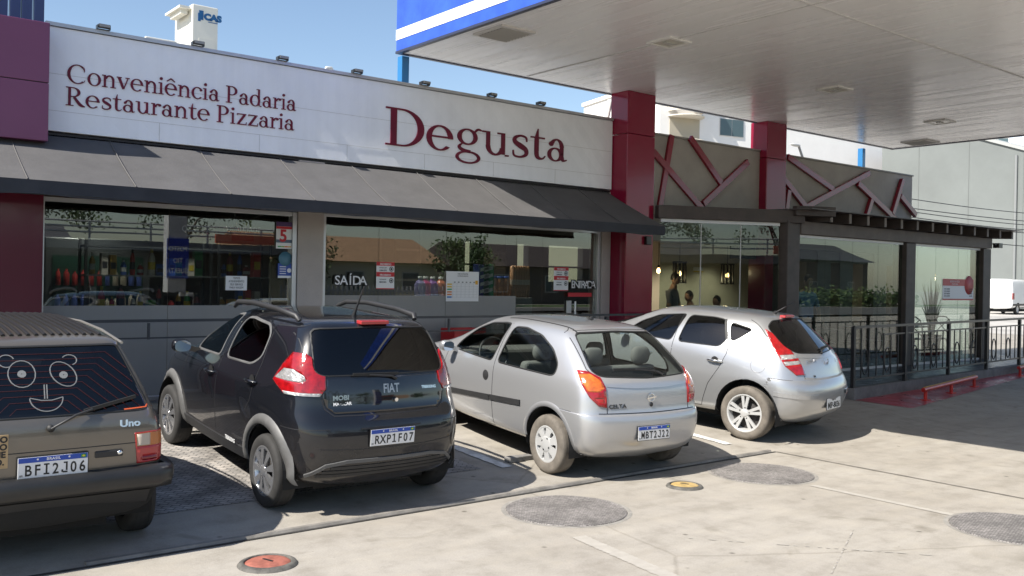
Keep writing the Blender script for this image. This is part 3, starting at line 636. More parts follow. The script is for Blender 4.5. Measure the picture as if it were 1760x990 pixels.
# --- terrace railing with ovals
rl = thing("terrace_railing", "black steel railing with oval ornaments along the terrace edge", "railing", (13.2, rail_y(13.2), .3))
m = MB()
RX0, RX1 = 13.16, 27.0
def rp(x, z): return (x, rail_y(x)+.05, z)
m.bar(rp(RX0, 1.235), rp(RX1, 1.235+.05), .05, .04).bar(rp(RX0+1.0, 1.10), rp(RX1, 1.15), .025, .025).bar(rp(RX0, .42), rp(RX1, .46), .03, .03)
m.build("rails", M_blk_metal, rl)
x = RX0; k_ = 0
m = MB(); mo = MB()
xs_post = [13.16, 14.98, 16.78, 18.6, 20.4, 22.2, 24.0, 25.8]
for xp in xs_post:
    q = MB(); q.bar(rp(xp, .12), rp(xp, 1.24), .055, .055); q.build("post", M_blk_metal, rl)
    for j in range(1, 7):
        xb = xp + j*1.81/7
        if xb < RX1: m = MB(); m.bar(rp(xb, .43), rp(xb, 1.22 if (xb < RX0+1.0) else 1.12), .016, .016); m.build("bar", M_blk_metal, rl)
    for j in (1.5, 4.5):
        xo = xp + j*1.81/7; c = Vector(rp(xo, .68))
        mo.tube([c + Vector((.10*math.cos(t_), .008*math.cos(t_), .20*math.sin(t_))) for t_ in [2*math.pi*i/24 for i in range(25)]], .011, 6, False); mo.build("oval", M_blk_metal, rl); mo = MB()
# --- walkway railing in front of the shop
r2 = thing("walkway_railing", "plain dark grey railing between the shop front and the parked cars", "railing", (5, 10.45, .4))
M_greysteel = pm("dark grey steel", (0.035, 0.037, 0.042), 0.45, coat=.2)
m = MB(); m.bar((-4, 10.44, 1.355), (12.25, 10.44, 1.355), .035, .032).bar((-4, 10.44, 1.165), (12.25, 10.44, 1.165), .018, .018); m.build("rails", M_greysteel, r2)
m = MB()
for i in range(17):
    x = -3.75 + i*1.0
    if i % 2 == 0:
        q = MB(); q.bar((x, 10.44, .40), (x, 10.44, 1.33), .05, .05); q.build("post", M_greysteel, r2)
    else: q = MB(); q.bar((x, 10.44, 1.15), (x, 10.44, 1.33), .025, .025); q.build("short_bar", M_greysteel, r2)

# --- red wheel stops
M_redp = pm("bright red enamel", (0.50, 0.025, 0.018), 0.35, var=.2, vs_=9); M_ochre = pm("yellow worn enamel", (0.50, 0.30, 0.06), 0.5)
def stop(a, b, label):
    t = thing("wheel_stop", label, "wheel stop", a, "red tubular wheel stops on the maroon strip")
    a = Vector(a); b = Vector(b); d = (b-a)
    m = MB(); m.mat(0).tube([a+Vector((0, 0, .17))-d*.02, b+Vector((0, 0, .17))+d*.02], .035, 10); m.mat(1).bar(a+Vector((0, 0, .206)), b+Vector((0, 0, .206)), .035, .006); m.build("bar", [M_redp, M_ochre], t)
    for f in (.02, .5, .98):
        p = a+d*f; q = MB(); q.tube([p+Vector((0, 0, 0)), p+Vector((0, 0, .16))], .028, 8); q.box(p.x-.08, p.x+.08, p.y-.05, p.y+.05, p.z-.004, p.z+.012); q.build("foot", M_redp, t)
stop((14.36, 7.42, gz(7.42)+.004), (16.98, 7.84, gz(7.84)+.004), "red wheel stop nearest the silver hatchback with black plastic aerial")
stop((19.6, 8.18, gz(8.18)+.004), (22.2, 8.55, gz(8.55)+.004), "red wheel stop cut by the right edge of the picture")

# --- manhole covers
def diamond(name, c):
    m, n, l, b = nodes_of(name)
    tc = n.new("ShaderNodeTexCoord"); mp = n.new("ShaderNodeMapping"); mp.inputs["Rotation"].default_value = (0, 0, R(38)); l.new(tc.outputs["Object"], mp.inputs[0])
    br = n.new("ShaderNodeTexBrick"); br.inputs["Scale"].default_value = 17; br.inputs["Mortar Size"].default_value = 0.03; br.inputs["Brick Width"].default_value = .45; br.inputs["Row Height"].default_value = .3
    l.new(mp.outputs[0], br.inputs["Vector"])
    br.inputs["Color1"].default_value = (*[x*1.65 for x in c], 1); br.inputs["Color2"].default_value = (*[x*.9 for x in c], 1); br.inputs["Mortar"].default_value = (*[x*.22 for x in c], 1)
    t = n.new("ShaderNodeTexNoise"); t.inputs["Scale"].default_value = 3; t.inputs["Detail"].default_value = 8; l.new(tc.outputs["Object"], t.inputs["Vector"])
    mr = n.new("ShaderNodeMapRange"); mr.inputs[1].default_value = .3; mr.inputs[2].default_value = .7; mr.inputs[3].default_value = .7; mr.inputs[4].default_value = 1.4; l.new(t.outputs[0], mr.inputs[0])
    mx = n.new("ShaderNodeMix"); mx.data_type = 'RGBA'; mx.blend_type = 'MULTIPLY'; mx.inputs[0].default_value = 1; l.new(br.outputs[0], mx.inputs[6]); l.new(mr.outputs[0], mx.inputs[7]); l.new(mx.outputs[2], b.inputs["Base Color"])
    bp = n.new("ShaderNodeBump"); bp.inputs["Strength"].default_value = .5; bp.inputs["Distance"].default_value = .006; l.new(br.outputs["Fac"], bp.inputs["Height"]); bp.invert = True; l.new(bp.outputs[0], b.inputs["Normal"])
    b.inputs["Roughness"].default_value = .6; b.inputs["Metallic"].default_value = .25
    return m
M_cover = diamond("cast cover", (0.205, 0.19, 0.178))
def cover(x, y, r, label):
    t = thing("tank_cover", label, "manhole cover", (x, y, 0), "large round tank covers in the forecourt")
    m = MB(); m.lathe([(0, .007), (r-.012, .007), (r-.008, .002)], n=64, smooth=False); m.build("lid", M_cover, t, False)
    m = MB(); m.lathe([(r-.006, .0015), (r+.012, .004), (r+.03, .0015)], n=64); m.build("rim", pm("cover rim", (.25, .235, .21), .8, var=.3, vs_=8), t, False)
cover(5.11, 5.63, .505, "large round textured tank cover in front of the silver two-door car")
cover(7.72, 5.63, .505, "large round textured tank cover by the forecourt corner joint")
cover(7.66, 3.18, .505, "large round textured tank cover cut by the right edge of the picture")
def filler(x, y, r, c, label):
    t = thing("filler_cap", label, "filler lid", (x, y, 0), "small coloured filler lids in the forecourt")
    m = MB(); m.lathe([(r*1.28, .001), (r*1.2, .016), (r*1.02, .026), (r*.98, .018), (r*.97, .012)], n=48); m.build("collar", pm("worn collar", (.09, .085, .075), .75, var=.5, vs_=18), t, False)
    m = MB(); m.lathe([(0, .028), (r*.6, .027), (r*.86, .022), (r*.95, .014)], n=48); m.build("lid", pm("filler paint", c, .55, var=.35, vs_=14), t, False)
    m = MB(); m.box(-r*.05, r*.05, -r*.3, r*.3, .027, .031); m.build("slot", M_dark, t, False)
    t.rotation_euler.z = .3
filler(2.55, 5.68, .152, (.30, .105, .075), "round faded red filler lid in the concrete near the dark grey hatchback")
filler(6.61, 5.67, .135, (.40, .28, .11), "round faded yellow filler lid between the two tank covers")
# broken paver by the wheel
m = MB(); m.box(5.74, 5.90, 7.16, 7.26, gz(7.2)+.0, gz(7.2)+.055).box(5.91, 6.05, 7.18, 7.27, gz(7.2), gz(7.2)+.05)
o = m.build("loose_paver", pm("loose paver", (.20, .19, .18), .9, var=.3, vs_=12), bev=.008); o.rotation_euler = (0, 0, 0); tag(o, "loose grey paver chocked behind the silver two-door car's wheel", "paver")

# ================================================================= SIGNS ON THE GLASS
M_paper = pm("white paper", (.80, .80, .80), .6); M_redink = pm("red ink", (.55, .02, .03), .5); M_blackink = pm("black ink", (.02, .02, .02), .6); M_blueink = pm("blue ink", (.03, .08, .35), .5)
def board(name, label, cat, x0, x1, z0, z1, y=11.05, mat=None, group=None):
    t = thing(name, label, cat, ((x0+x1)/2, y, z0), group); m = MB(); m.box(x0, x1, y-.004, y, z0, z1); m.build("sheet", mat or M_paper, t); return t
def txt(parent, s, size, x, z, mat, y=11.045, align='CENTER', sx=1.0, ext=.0006, bold=0.0, name="lettering"):
    m = MB(); text_into(m, s, size, (x, y-.001, z), (1, 0, 0), (0, 0, 1), ext, align, (sx, 1), 1.0, bold); return m.build(name, mat, parent)
def px_rect(u0, u1, v0, v1, y):
    a = atY(u0, v0, y); b = atY(u1, v1, y); return a.x, b.x, b.z, a.z
def prohib(u0, u1, v0, v1, label):
    x0, x1, z0, z1 = px_rect(u0, u1, v0, v1, 11.05); w, h = x1-x0, z1-z0
    t = board("warning_notice", label, "notice", x0, x1, z0, z1, group="red and white prohibition notices on the glass")
    yy = 11.0455
    for f0, f1 in ((.86, 1.0), (.46, .63), (0, .035)): m = MB(); m.box(x0, x1, yy-.001, yy, z0+h*f0, z0+h*f1); m.build("red_band", M_redink, t)
    for zc in (.885, .485): txt(t, "PROIBIDO", h*.105, (x0+x1)/2, z0+h*zc, M_paper, 11.0440, sx=1.0, bold=.0006)
    for zc, a, b in ((.765, "ENTRAR COM", "CAPACETE"), (.335, "ENTRAR SEM", "MÁSCARA")):
        txt(t, a, h*.06, x0+w*.36, z0+h*zc, M_blackink, 11.045, sx=.8); txt(t, b, h*.075, x0+w*.36, z0+h*(zc-.10), M_blackink, 11.045, sx=.85, bold=.0008)
        m = MB(); cx, cz = x0+w*.83, z0+h*(zc-.02)
        m.lathe([(w*.085, 0), (w*.12, .0005)], (cx, 11.0443, cz), 'y', 20); m.lathe([(0, 0), (w*.055, .0004)], (cx, 11.0443, cz), 'y', 14); m.build("symbol", M_blackink, t)
prohib(647, 677, 450, 497, "red and white prohibition notice on the glass beside the exit lettering")
prohib(952, 976, 459, 500, "red and white prohibition notice on the glass beside the entrance lettering")
for s, u0, u1, v0, lab in (("SAÍDA", 574, 629, 489, "white exit lettering with black outline on the shop window"), ("ENTRADA", 982, 1022, 495, "white entrance lettering with black outline on the glass door")):
    a = atY(u0, v0, 11.05); b = atY(u1, v0, 11.05); t = thing("glass_lettering", lab, "window lettering", (a.x, 11.05, a.z), "outlined words on the shop glass")
    h = .135; nl = len(s); wd = (b.x-a.x)/nl
    for i, ch in enumerate(s):
        m = MB(); cx = a.x+wd*(i+.5); z_ = a.z + (.0)
        text_into(m, ch, h*1.28, (cx, 11.050, z_), (1, 0, 0), (0, 0, 1), .0008, 'CENTER', (1.05, 1), 1, .018); o = m.build("letter_outline", M_blackink, t)
        m = MB(); text_into(m, ch, h*1.28, (cx, 11.046, z_), (1, 0, 0), (0, 0, 1), .0008, 'CENTER', (1.05, 1), 1, .001); m.build("letter", M_paper, t)
# price chart
x0, x1, z0, z1 = px_rect(767, 822, 466, 518, 11.05); w, h = x1-x0, z1-z0
t = board("price_chart", "white printed chart with coloured row tabs taped to the shop glass", "poster", x0, x1, z0, z1)
txt(t, "TABELA NUTRICIONAL", h*.05, (x0+x1)/2, z0+h*.90, M_blackink, sx=.85); txt(t, "E DE PREÇOS DOS SUCOS", h*.05, (x0+x1)/2, z0+h*.83, M_blackink, sx=.75)
m = MB()
for i in range(6): m.box(x0+w*.2, x1-w*.03, 11.0445, 11.0455, z0+h*(.14+i*.09), z0+h*(.143+i*.09))
for i in range(7): m.box(x0+w*(.2+i*.125), x0+w*(.203+i*.125), 11.0442, 11.0452, z0+h*.12, z0+h*.6)
for i in range(6): m.box(x0+w*(.23+i*.12), x0+w*(.28+i*.12), 11.0440, 11.0450, z0+h*.62, z0+h*.66)
m.build("table_lines", pm("grey ink", (.25, .25, .25), .6), t)
for i, c in enumerate([(.03, .2, .5), (.6, .2, .05), (.6, .2, .05), (.05, .35, .15), (.65, .45, .04), (.65, .45, .04)]):
    m = MB(); m.box(x0+w*.03, x0+w*.17, 11.0438, 11.0455, z0+h*(.12+i*.085), z0+h*(.17+i*.085)); m.build("row_tab", pm("tab ink", c, .5), t)
m = MB(); m.box(x1-w*.11, x1-w*.03, 11.0438, 11.0455, z0+h*.57, z0+h*.70); m.build("column_tab", pm("amber ink", (.7, .38, .02), .5), t)
# handwritten notice
x0, x1, z0, z1 = px_rect(388, 424, 474, 499, 11.05); h = z1-z0
t = board("paper_notice", "white paper notice with four lines of writing taped inside the dark window", "notice", x0, x1, z0, z1)
for i, s in enumerate(("TEMOS", "ATENDIMENTO", "SELF SERVICE", "PARA VIAGEM")):
    txt(t, s, h*.2, (x0+x1)/2, z0+h*(.78-.22*i), M_blackink, sx=.8)
# offer poster with a red 5
x0, x1, z0, z1 = px_rect(475, 503, 381, 428, 11.05); w, h = x1-x0, z1-z0
t = board("offer_poster", "tall offer poster with a big red number five on the dark window", "poster", x0, x1, z0, z1)
m = MB(); m.box(x0, x1, 11.0448, 11.0458, z0+h*.84, z1); m.build("header", pm("violet ink", (.07, .03, .12), .5), t)
m = MB(); m.box(x0, x1, 11.0448, 11.0458, z0+h*.74, z0+h*.835); m.build("red_band", M_redink, t)
m = MB(); m.box(x0, x1, 11.0448, 11.0458, z0+h*.22, z0+h*.34); m.build("grey_band", pm("slate ink", (.10, .14, .2), .5), t)
txt(t, "5", h*.62, (x0+x1)/2-.02, z0+h*.28, M_redink, 11.0425, bold=.006)
for i, c in enumerate([(.1, .4, .15), (.3, .45, .1), (.7, .2, .05), (.7, .4, .05)]):
    m = MB(); m.box(x0+w*(.1+i*.2), x0+w*(.29+i*.2), 11.0448, 11.0458, z0+h*.05, z0+h*.10); m.build("colour_chip", pm("chip ink", c, .5), t)
x0, x1, z0, z1 = px_rect(478, 502, 434, 478, 11.05); w, h = x1-x0, z1-z0
t = board("blue_poster", "blue advertising poster with a round seal under the offer poster", "poster", x0, x1, z0, z1-h*.42, mat=M_blueink)
m = MB(); m.lathe([(0, 0), (w*.46, .0), (w*.46, .003)], ((x0+x1)/2, 11.045, z0+h*.76), 'y', 28); m.build("seal", pm("teal ink", (.08, .2, .27), .5), t)
m = MB()
for i in range(4): m.box(x0+w*.12, x0+w*.55, 11.0445, 11.0455, z0+h*(.16+i*.09), z0+h*(.19+i*.09))
m.box(x0, x1, 11.0445, 11.0455, z0, z0+h*.09); m.lathe([(0, 0), (w*.15, .001)], (x0+w*.78, 11.0445, z0+h*.3), 'y', 16); m.build("white_print", M_paper, t)
# red push strip and pull on the door
x0, x1, z0, z1 = px_rect(976, 1016, 503, 510, 11.03)
m = MB(); m.box(x0, x1, 11.02, 11.03, z0, z1); tag(m.build("door_strip", M_redink), "red strip across the glass entrance door", "sign strip")
x0 = atY(988, 520, 11.0).x; m = MB(); m.tube([(x0, 10.99, .75), (x0, 10.99, 1.55)], .016, 8); m.tube([(x0, 10.99, 1.5), (x0, 11.065, 1.5)], .01, 6); m.tube([(x0, 10.99, .8), (x0, 11.065, .8)], .01, 6)
tag(m.build("door_pull", pm("pale steel", (.7, .7, .7), .3, metal=.5)), "pale vertical door pull on the glass entrance", "door handle")
x0 = atY(977, 527, 11.05).x; m = MB(); m.box(x0-.04, x0+.05, 11.03, 11.065, 1.36, 1.56); tag(m.build("door_lock", M_alu_l, bev=.006), "small pale lock plate on the glass entrance door", "lock")

# ================================================================= INSIDE THE SHOP
rnd = random.Random(11)
def rounded(m, c, r, h, n=14): m.lathe([(0, 0), (r*.95, 0), (r, r*.1), (r, h*.62), (r*.75, h*.74), (r*.36, h*.84), (r*.36, h*.94)], c, 'z', n)
def bottle(x, y, z, r, h, c, label, grp):
    t = thing("bottle", label, "bottle", (x, y, z), grp); m = MB(); rounded(m, (0, 0, 0), r, h); m.build("body", pm("bottle plastic", c, .25), t, False)
    m = MB(); m.lathe([(0, h), (r*.42, h), (r*.42, h*.9)], (0, 0, 0), 'z', 12); m.build("cap", pm("bottle cap", (.7, .7, .7), .4), t, False); return t
# display counter behind the window
m = MB(); m.box(6.55, 9.35, 11.18, 11.62, .41, 1.60); tag(m.build("window_counter", pm("counter laminate", (.30, .28, .26), .4), bev=.01), "low display counter behind the long shop window", "counter")
for i, (u, c, n_) in enumerate([(722, (.35, .3, .6), "lilac"), (731, (.65, .05, .25), "pink"), (743, (.25, .08, .40), "violet"), (757, (.65, .18, .08), "orange")]):
    p = atY(u, 505, 11.35); bottle(p.x, 11.35, 1.602, .085, .30, c, "%s bottle on the window counter left of the white chart" % n_, "bottles on the window counter")
for i, (u, c, n_) in enumerate([(827, (.03, .05, .30), "navy"), (834, (.02, .30, .12), "green")]):
    p = atY(u, 500, 11.35); t = thing("product_carton", "%s carton on the window counter right of the white chart" % n_, "carton", (p.x, 11.35, 1.602), "cartons on the window counter")
    m = MB(); m.box(-.10, .10, -.08, .08, 0, .50); m.build("box", pm("carton print", c, .4), t, False, .004)
    m = MB()
    for j in range(4): m.prism([(-.08, -.082, .06+j*.11), (.08, -.082, .10+j*.11), (.08, -.082, .15+j*.11), (-.08, -.082, .11+j*.11)], (0, .0015, 0))
    m.build("print", M_paper, t, False)
for i, (u, nm) in enumerate([(846, "first"), (858, "second"), (868, "third")]):
    p = atY(u, 500, 11.4); t = thing("snack_jar", "orange and white snack jar on the window counter, %s from the green carton" % nm, "jar", (p.x, 11.4, 1.602), "snack jars on the window counter")
    m = MB(); m.lathe([(0, 0), (.075, 0), (.075, .27), (.06, .30)], n=16); m.build("body", pm("jar", (.60, .25, .10), .4, var=.5, vs_=14), t, False); m = MB(); m.lathe([(0, .33), (.07, .33), (.07, .30)], n=16); m.build("lid", M_blueink, t, False)
for i in range(7):
    p = atY(880+i*4.4, 495, 11.42); t = thing("biscuit_roll", "upright tan biscuit rolls in a row on the window counter", "biscuit roll", (p.x, 11.42, 1.602), "tan biscuit rolls on the window counter")
    m = MB(); m.lathe([(0, 0), (.035, 0), (.037, .05), (.037, .48), (.02, .50), (0, .50)], n=12); m.build("wrapper", pm("tan wrapper", (.45, .24, .13), .4, var=.35, vs_=16), t, False)
    m = MB(); m.lathe([(.0378, .20), (.0382, .28)], n=12); m.build("band", pm("cream band", (.6, .5, .4), .4), t, False)
# left window: shelves with goods close behind the glass
for sx0, sx1, nm in ((2.9, 4.4, "left"), (4.5, 5.2, "right")):
    t = thing("goods_shelf", "dark shelf rack with rows of goods behind the window by the maroon wall" if nm == "left" else "wire goods rack behind the window next to the taupe pillar", "shelf rack", (sx0, 11.7, .405))
    m = MB()
    for z in (1.40, 1.85, 2.2): m.box(sx0, sx1, 11.65, 11.98, z-.02, z)
    m.build("shelf", pm("shelf steel", (.08, .085, .09), .4), t)
    m = MB()
    for x in (sx0, sx1): m.box(x-.015, x+.015, 11.66, 11.69, .41, 2.3).box(x-.015, x+.015, 11.94, 11.97, .41, 2.3)
    m.build("upright", M_blk_metal, t)
    x = sx0+.10; i = 0
    while x < sx1-.08:
        for z in (1.40, 1.85):
            c = rnd.choice([(.5, .05, .05), (.05, .25, .08), (.05, .12, .4), (.55, .5, .45), (.5, .3, .06), (.25, .06, .06)]); b_ = MB(); k_ = rnd.random(); hh = rnd.uniform(.14, .33); rr_ = rnd.uniform(.03, .05); yy = 11.78+rnd.uniform(-.05, .08)
            mm_ = [pm("goods print", c, .3), pm("goods label", rnd.choice([(.6, .6, .58), (.6, .45, .05), (.03, .03, .04)]), .4)]
            if k_ < .55:
                rounded(b_, (x, yy, z), rr_, hh, 10); b_.mat(1).lathe([(rr_*1.015, hh*.22), (rr_*1.015, hh*.5)], (x, yy, z), 'z', 10); b_.lathe([(rr_*.42, hh*.86), (rr_*.42, hh), (0, hh)], (x, yy, z), 'z', 8); nm = "drink bottle standing on the racks behind the window nearest the maroon wall"
            else:
                w_ = rnd.uniform(.035, .052); b_.box(x-w_, x+w_, yy-.05, yy+.05, z, z+hh); b_.mat(1).box(x-w_*.8, x+w_*.8, yy-.0515, yy-.0505, z+hh*.3, z+hh*.62); nm = "printed packet standing on the racks behind the window nearest the maroon wall"
            o = b_.build("drink_bottle" if k_ < .55 else "snack_packet", mm_); tag(o, nm, "bottle" if k_ < .55 else "packet", "drink bottles on the window racks" if k_ < .55 else "packets on the window racks")
        x += .115
for x, y in ((3.0, 11.5), (4.3, 11.5), (5.0, 12.8), (7.2, 11.6), (8.6, 11.6), (7.4, 13.4), (9.4, 13.4), (3.4, 13.4)):
    t = thing("downlight", "small recessed downlights in the shop ceiling", "downlight", (x, y, 2.99), "recessed downlights in the shop"); m = MB(); m.lathe([(0, -.012), (.045, -.012)], n=14); m.build("lens", pm("shop downlight lens", (1, .95, .85), .4, emit=(1, .93, .8), es=5), t, False)
    m = MB(); m.lathe([(.045, -.012), (.065, -.014), (.07, 0)], n=14); m.build("ring", M_alu, t, False)
    l_ = bpy.data.lights.new("shop_downlight_glow", 'SPOT'); l_.energy = 55; l_.color = (1, .94, .84); l_.spot_size = R(120); l_.spot_blend = .6; l_.shadow_soft_size = .06
    o = bpy.data.objects.new("shop_downlight_glow", l_); col.objects.link(o); o.location = (x, y, 2.95)
# red crate on the walkway behind the silver two-door car
p = atY(795, 575, 10.72); t = thing("red_crate", "red plastic crate on the walkway behind the silver two-door car", "crate", (p.x, 10.72, .40))
m = MB(); m.box(-.26, .26, -.17, -.15, 0, .78).box(-.26, .26, .15, .17, 0, .78).box(-.26, -.24, -.15, .15, 0, .78).box(.24, .26, -.15, .15, 0, .78).box(-.24, .24, -.15, .15, 0, .02); m.build("shell", pm("red crate plastic", (.42, .012, .016), .4), t, False, .006)
m = MB(); m.box(-.275, .275, -.185, -.172, .72, .79).box(-.275, .275, -.185, -.172, .36, .40); m.build("rim", pm("red crate rim", (.36, .01, .014), .4), t, False)
# drinks cooler
t = thing("drinks_cooler", "tall dark drinks cooler standing deep inside behind the left window", "cooler", (3.4, 14.0, .405))
m = MB(); m.box(2.9, 4.3, 13.8, 14.4, .41, 2.35); m.build("cabinet", pm("cooler body", (.05, .055, .06), .35), t, bev=.02)
m = MB(); m.box(3.0, 4.2, 13.79, 13.80, .6, 2.1); m.build("door_glass", pm("cooler glass", (.02, .05, .04), .08), t)
for i in range(4):
    m = MB()
    mm_ = [pm("cooler stock", c_, .3) for c_ in ((.30, .03, .03), (.04, .2, .08), (.30, .27, .22), (.05, .08, .26), (.35, .18, .03))]; j = 0
    while j < 11:
        r_n = rnd.randint(1, 4); c_ = rnd.randrange(5); hh = rnd.uniform(.15, .27)
        for q_ in range(r_n):
            if j < 11: m.mat(c_); rounded(m, (3.06+j*.107, 13.74, .7+i*.33), rnd.uniform(.032, .042), hh, 8); j += 1
    m.build("stock", mm_, t)
# hanging boards
for i, (u0, u1, c) in enumerate(((328, 360, (.18, .015, .02)), (360, 399, (.30, .27, .26)), (399, 437, (.22, .015, .02)))):
    x0, x1, z0, z1 = px_rect(u0, u1, 394, 415, 12.6); nm = ["left maroon", "middle grey", "right maroon"][i]
    t = thing("menu_board", nm + " menu board hanging from the ceiling behind the left window", "menu board", ((x0+x1)/2, 12.6, z0), "menu boards hanging in the shop")
    m = MB(); m.box(x0, x1-.01, 12.6, 12.63, z0, z1); m.build("panel", pm("menu panel", c, .4), t)
    txt(t, "QUALIDADE", .12, (x0+x1)/2, z0+.12, M_blackink if i == 1 else M_paper, 12.598, sx=.75)
    m = MB(); m.tube([(x0+.05, 12.615, z1), (x0+.05, 12.615, 3.0)], .005, 5).tube([(x1-.06, 12.615, z1), (x1-.06, 12.615, 3.0)], .005, 5); m.build("wire", M_blk_metal, t)
# service counter and tall dark display units further in
t = thing("service_counter", "long dark service counter deep inside the shop", "counter", (8, 14.2, .405))
m = MB(); m.box(6.0, 9.8, 14.0, 14.6, .41, 1.45); m.build("cabinet", pm("counter body", (.06, .045, .04), .4), t, bev=.01); m = MB(); m.box(5.95, 9.85, 13.95, 14.65, 1.452, 1.50); m.build("worktop", pm("worktop", (.4, .38, .35), .3), t)
for x, nm in ((9.25, "left of the entrance lettering"), (11.3, "behind the entrance door")):
    t = thing("display_cabinet", "tall dark display cabinet inside the shop, " + nm, "cabinet", (x, 14.8, .405)); m = MB(); m.box(x-.28, x+.28, 14.7, 15.2, .41, 2.8); m.build("body", pm("cabinet wood", (.035, .02, .018), .35), t, bev=.01)
    m = MB()
    for j in range(7): m.box(x-.25, x+.25, 14.685, 14.70, .7+j*.28, .74+j*.28)
    m.build("shelf_edge", pm("cabinet edge", (.15, .12, .1), .4), t)

# --- restaurant: beige wall, pendant lamps, tables, chairs
m = MB(); m.box(14.9, 20.2, 15.2, 15.35, .305, 3.0); tag(m.build("dining_wall", M_beige), "warm beige inner wall of the dining room", "wall")
M_cage = pm("lamp cage", (.02, .018, .016), .5); M_bulb = pm("glowing bulb", (1, .7, .4), .4, emit=(1.0, .55, .22), es=8)
def pendant(u, v, y, cage, label):
    p = atY(u, v, y); t = thing("pendant_lamp", label, "pendant lamp", (p.x, y, p.z), "pendant lamps in the dining room")
    m = MB(); m.lathe([(0, -.055), (.032, -.035), (.038, 0), (.022, .04), (.012, .06)], n=14); m.build("bulb", M_bulb, t, False)
    m = MB(); m.tube([(0, 0, .06), (0, 0, 3.0-p.z)], .006, 5); m.lathe([(.02, .05), (.02, .11)], n=10); m.build("cord", M_cage, t, False)
    if cage:
        m = MB()
        for k_ in range(10):
            a = 2*math.pi*k_/10; m.bar((.13*math.cos(a), .13*math.sin(a), -.20), (.13*math.cos(a), .13*math.sin(a), .24), .022, .022)
        m.lathe([(.11, .22), (.15, .22), (.15, .25), (.11, .25), (.11, .22)], n=20); m.lathe([(.11, -.20), (.15, -.20), (.15, -.18), (.11, -.18), (.11, -.20)], n=20); m.build("cage", M_cage, t, False)
    l_ = bpy.data.lights.new("pendant_glow", 'POINT'); l_.energy = 3; l_.color = (1, .74, .46); l_.shadow_soft_size = .05
    o = bpy.data.objects.new("pendant_glow", l_); col.objects.link(o); o.location = (p.x, y, p.z-.10)
pendant(1168, 470, 12.9, True, "caged pendant lamp left of the small notice on the dining room wall")
pendant(1250, 473, 12.9, True, "caged pendant lamp right of the small notice on the dining room wall")
pendant(1132, 465, 12.6, False, "bare pendant bulb beside the first maroon column")
pendant(1424, 483, 12.2, False, "bare pendant bulb seen through the wide pergola glass, left one")
pendant(1483, 473, 12.6, False, "bare pendant bulb seen through the wide pergola glass, right one")
pendant(1023, 453, 13.0, False, "bare pendant bulb above the entrance lettering")
x0, x1, z0, z1 = px_rect(1192, 1209, 459, 468, 15.18); t = board("wall_notice", "small white and yellow notice on the beige dining room wall", "notice", x0, x1, z0, z1, 15.19)
m = MB(); m.box(x0, x1, 15.18, 15.185, z0, z0+(z1-z0)*.25); m.build("yellow_band", pm("yellow ink", (.7, .5, .05), .5), t)
for x, y in ((12.6, 12.2), (15.0, 12.2), (17.2, 11.6), (15.6, 10.6), (19.0, 11.6), (13.6, 13.9), (15.7, 14.3), (17.0, 14.3), (18.4, 14.3)):  # ceiling spots added; the row by the beige wall brightens it
    t = thing("downlight", "small recessed downlights added to the dining room ceiling", "downlight", (x, y, 2.99), "recessed downlights in the dining room"); m = MB(); m.lathe([(0, -.012), (.045, -.012)], n=14); m.build("lens", pm("downlight lens", (1, .9, .7), .4, emit=(1, .85, .6), es=6), t, False)
    m = MB(); m.lathe([(.045, -.012), (.065, -.014), (.07, 0)], n=14); m.build("ring", M_alu, t, False)
    l_ = bpy.data.lights.new("dining_fill", 'SPOT'); l_.energy = 48 if y > 14 else 6; l_.color = (1, .90, .74); l_.spot_size = R(110); l_.spot_blend = .6; l_.shadow_soft_size = .05
    o = bpy.data.objects.new("dining_fill", l_); col.objects.link(o); o.location = (x, y, 2.95)
M_chair = pm("black bistro metal", (.022, .02, .02), .4, coat=.3)
def chair(name="bistro_chair"):
    t = thing(name, "", "chair", (0, 0, 0), "black cross-back chairs on the glazed terrace")
    m = MB(); m.lathe([(0, .46), (.19, .46), (.20, .45), (.19, .43), (0, .43)], n=20); m.build("seat", M_chair, t, False)
    m = MB(); m.tube([(-.19, -.16, .45), (-.20, -.21, .7), (-.17, -.24, .86), (-.08, -.26, .93), (.08, -.26, .93), (.17, -.24, .86), (.20, -.21, .7), (.19, -.16, .45)], .014, 7)
    m.tube([(-.19, -.21, .52), (0, -.235, .72), (.17, -.24, .88)], .009, 6).tube([(.19, -.21, .52), (0, -.237, .72), (-.17, -.24, .88)], .009, 6); m.build("backrest", M_chair, t, False)
    for sx_, sy_ in ((-1, -1), (1, -1), (-1, 1), (1, 1)):
        m = MB(); m.tube([(.15*sx_, .14*sy_, .44), (.19*sx_, .19*sy_, .22), (.20*sx_, .21*sy_, 0)], .013, 7); m.build("leg", M_chair, t, False)
    m = MB(); m.tube([(.17*math.cos(a), .17*math.sin(a), .2) for a in [2*math.pi*i/20 for i in range(21)]], .008, 5, False); m.build("ring_brace", M_chair, t, False)
    return t
def table(x, y, label, z=.30):
    t = thing("bistro_table", label, "table", (x, y, z), "square dark tables on the terrace and in the dining room"); m = MB(); m.box(-.36, .36, -.36, .36, .72, .75); m.build("tabletop", pm("dark table top", (.05, .035, .028), .3), t, False, .006)
    m = MB(); m.tube([(0, 0, .02), (0, 0, .72)], .035, 10); m.lathe([(0, .03), (.20, .02), (.22, 0)], n=20); m.build("pedestal", M_chair, t, False)
ch0 = None
spots = [(15.2, 10.35, 80), (16.2, 10.4, -95), (16.9, 10.3, 85), (17.9, 10.35, -85), (18.7, 10.3, 95), (19.7, 10.35, -90), (20.4, 10.3, 88), (15.7, 10.9, 180), (18.3, 10.95, 185), (19.9, 10.95, 175), (13.0, 12.3, 95), (14.0, 12.3, -85), (14.6, 13.2, 90), (15.6, 13.2, -90), (16.6, 12.5, 90)]
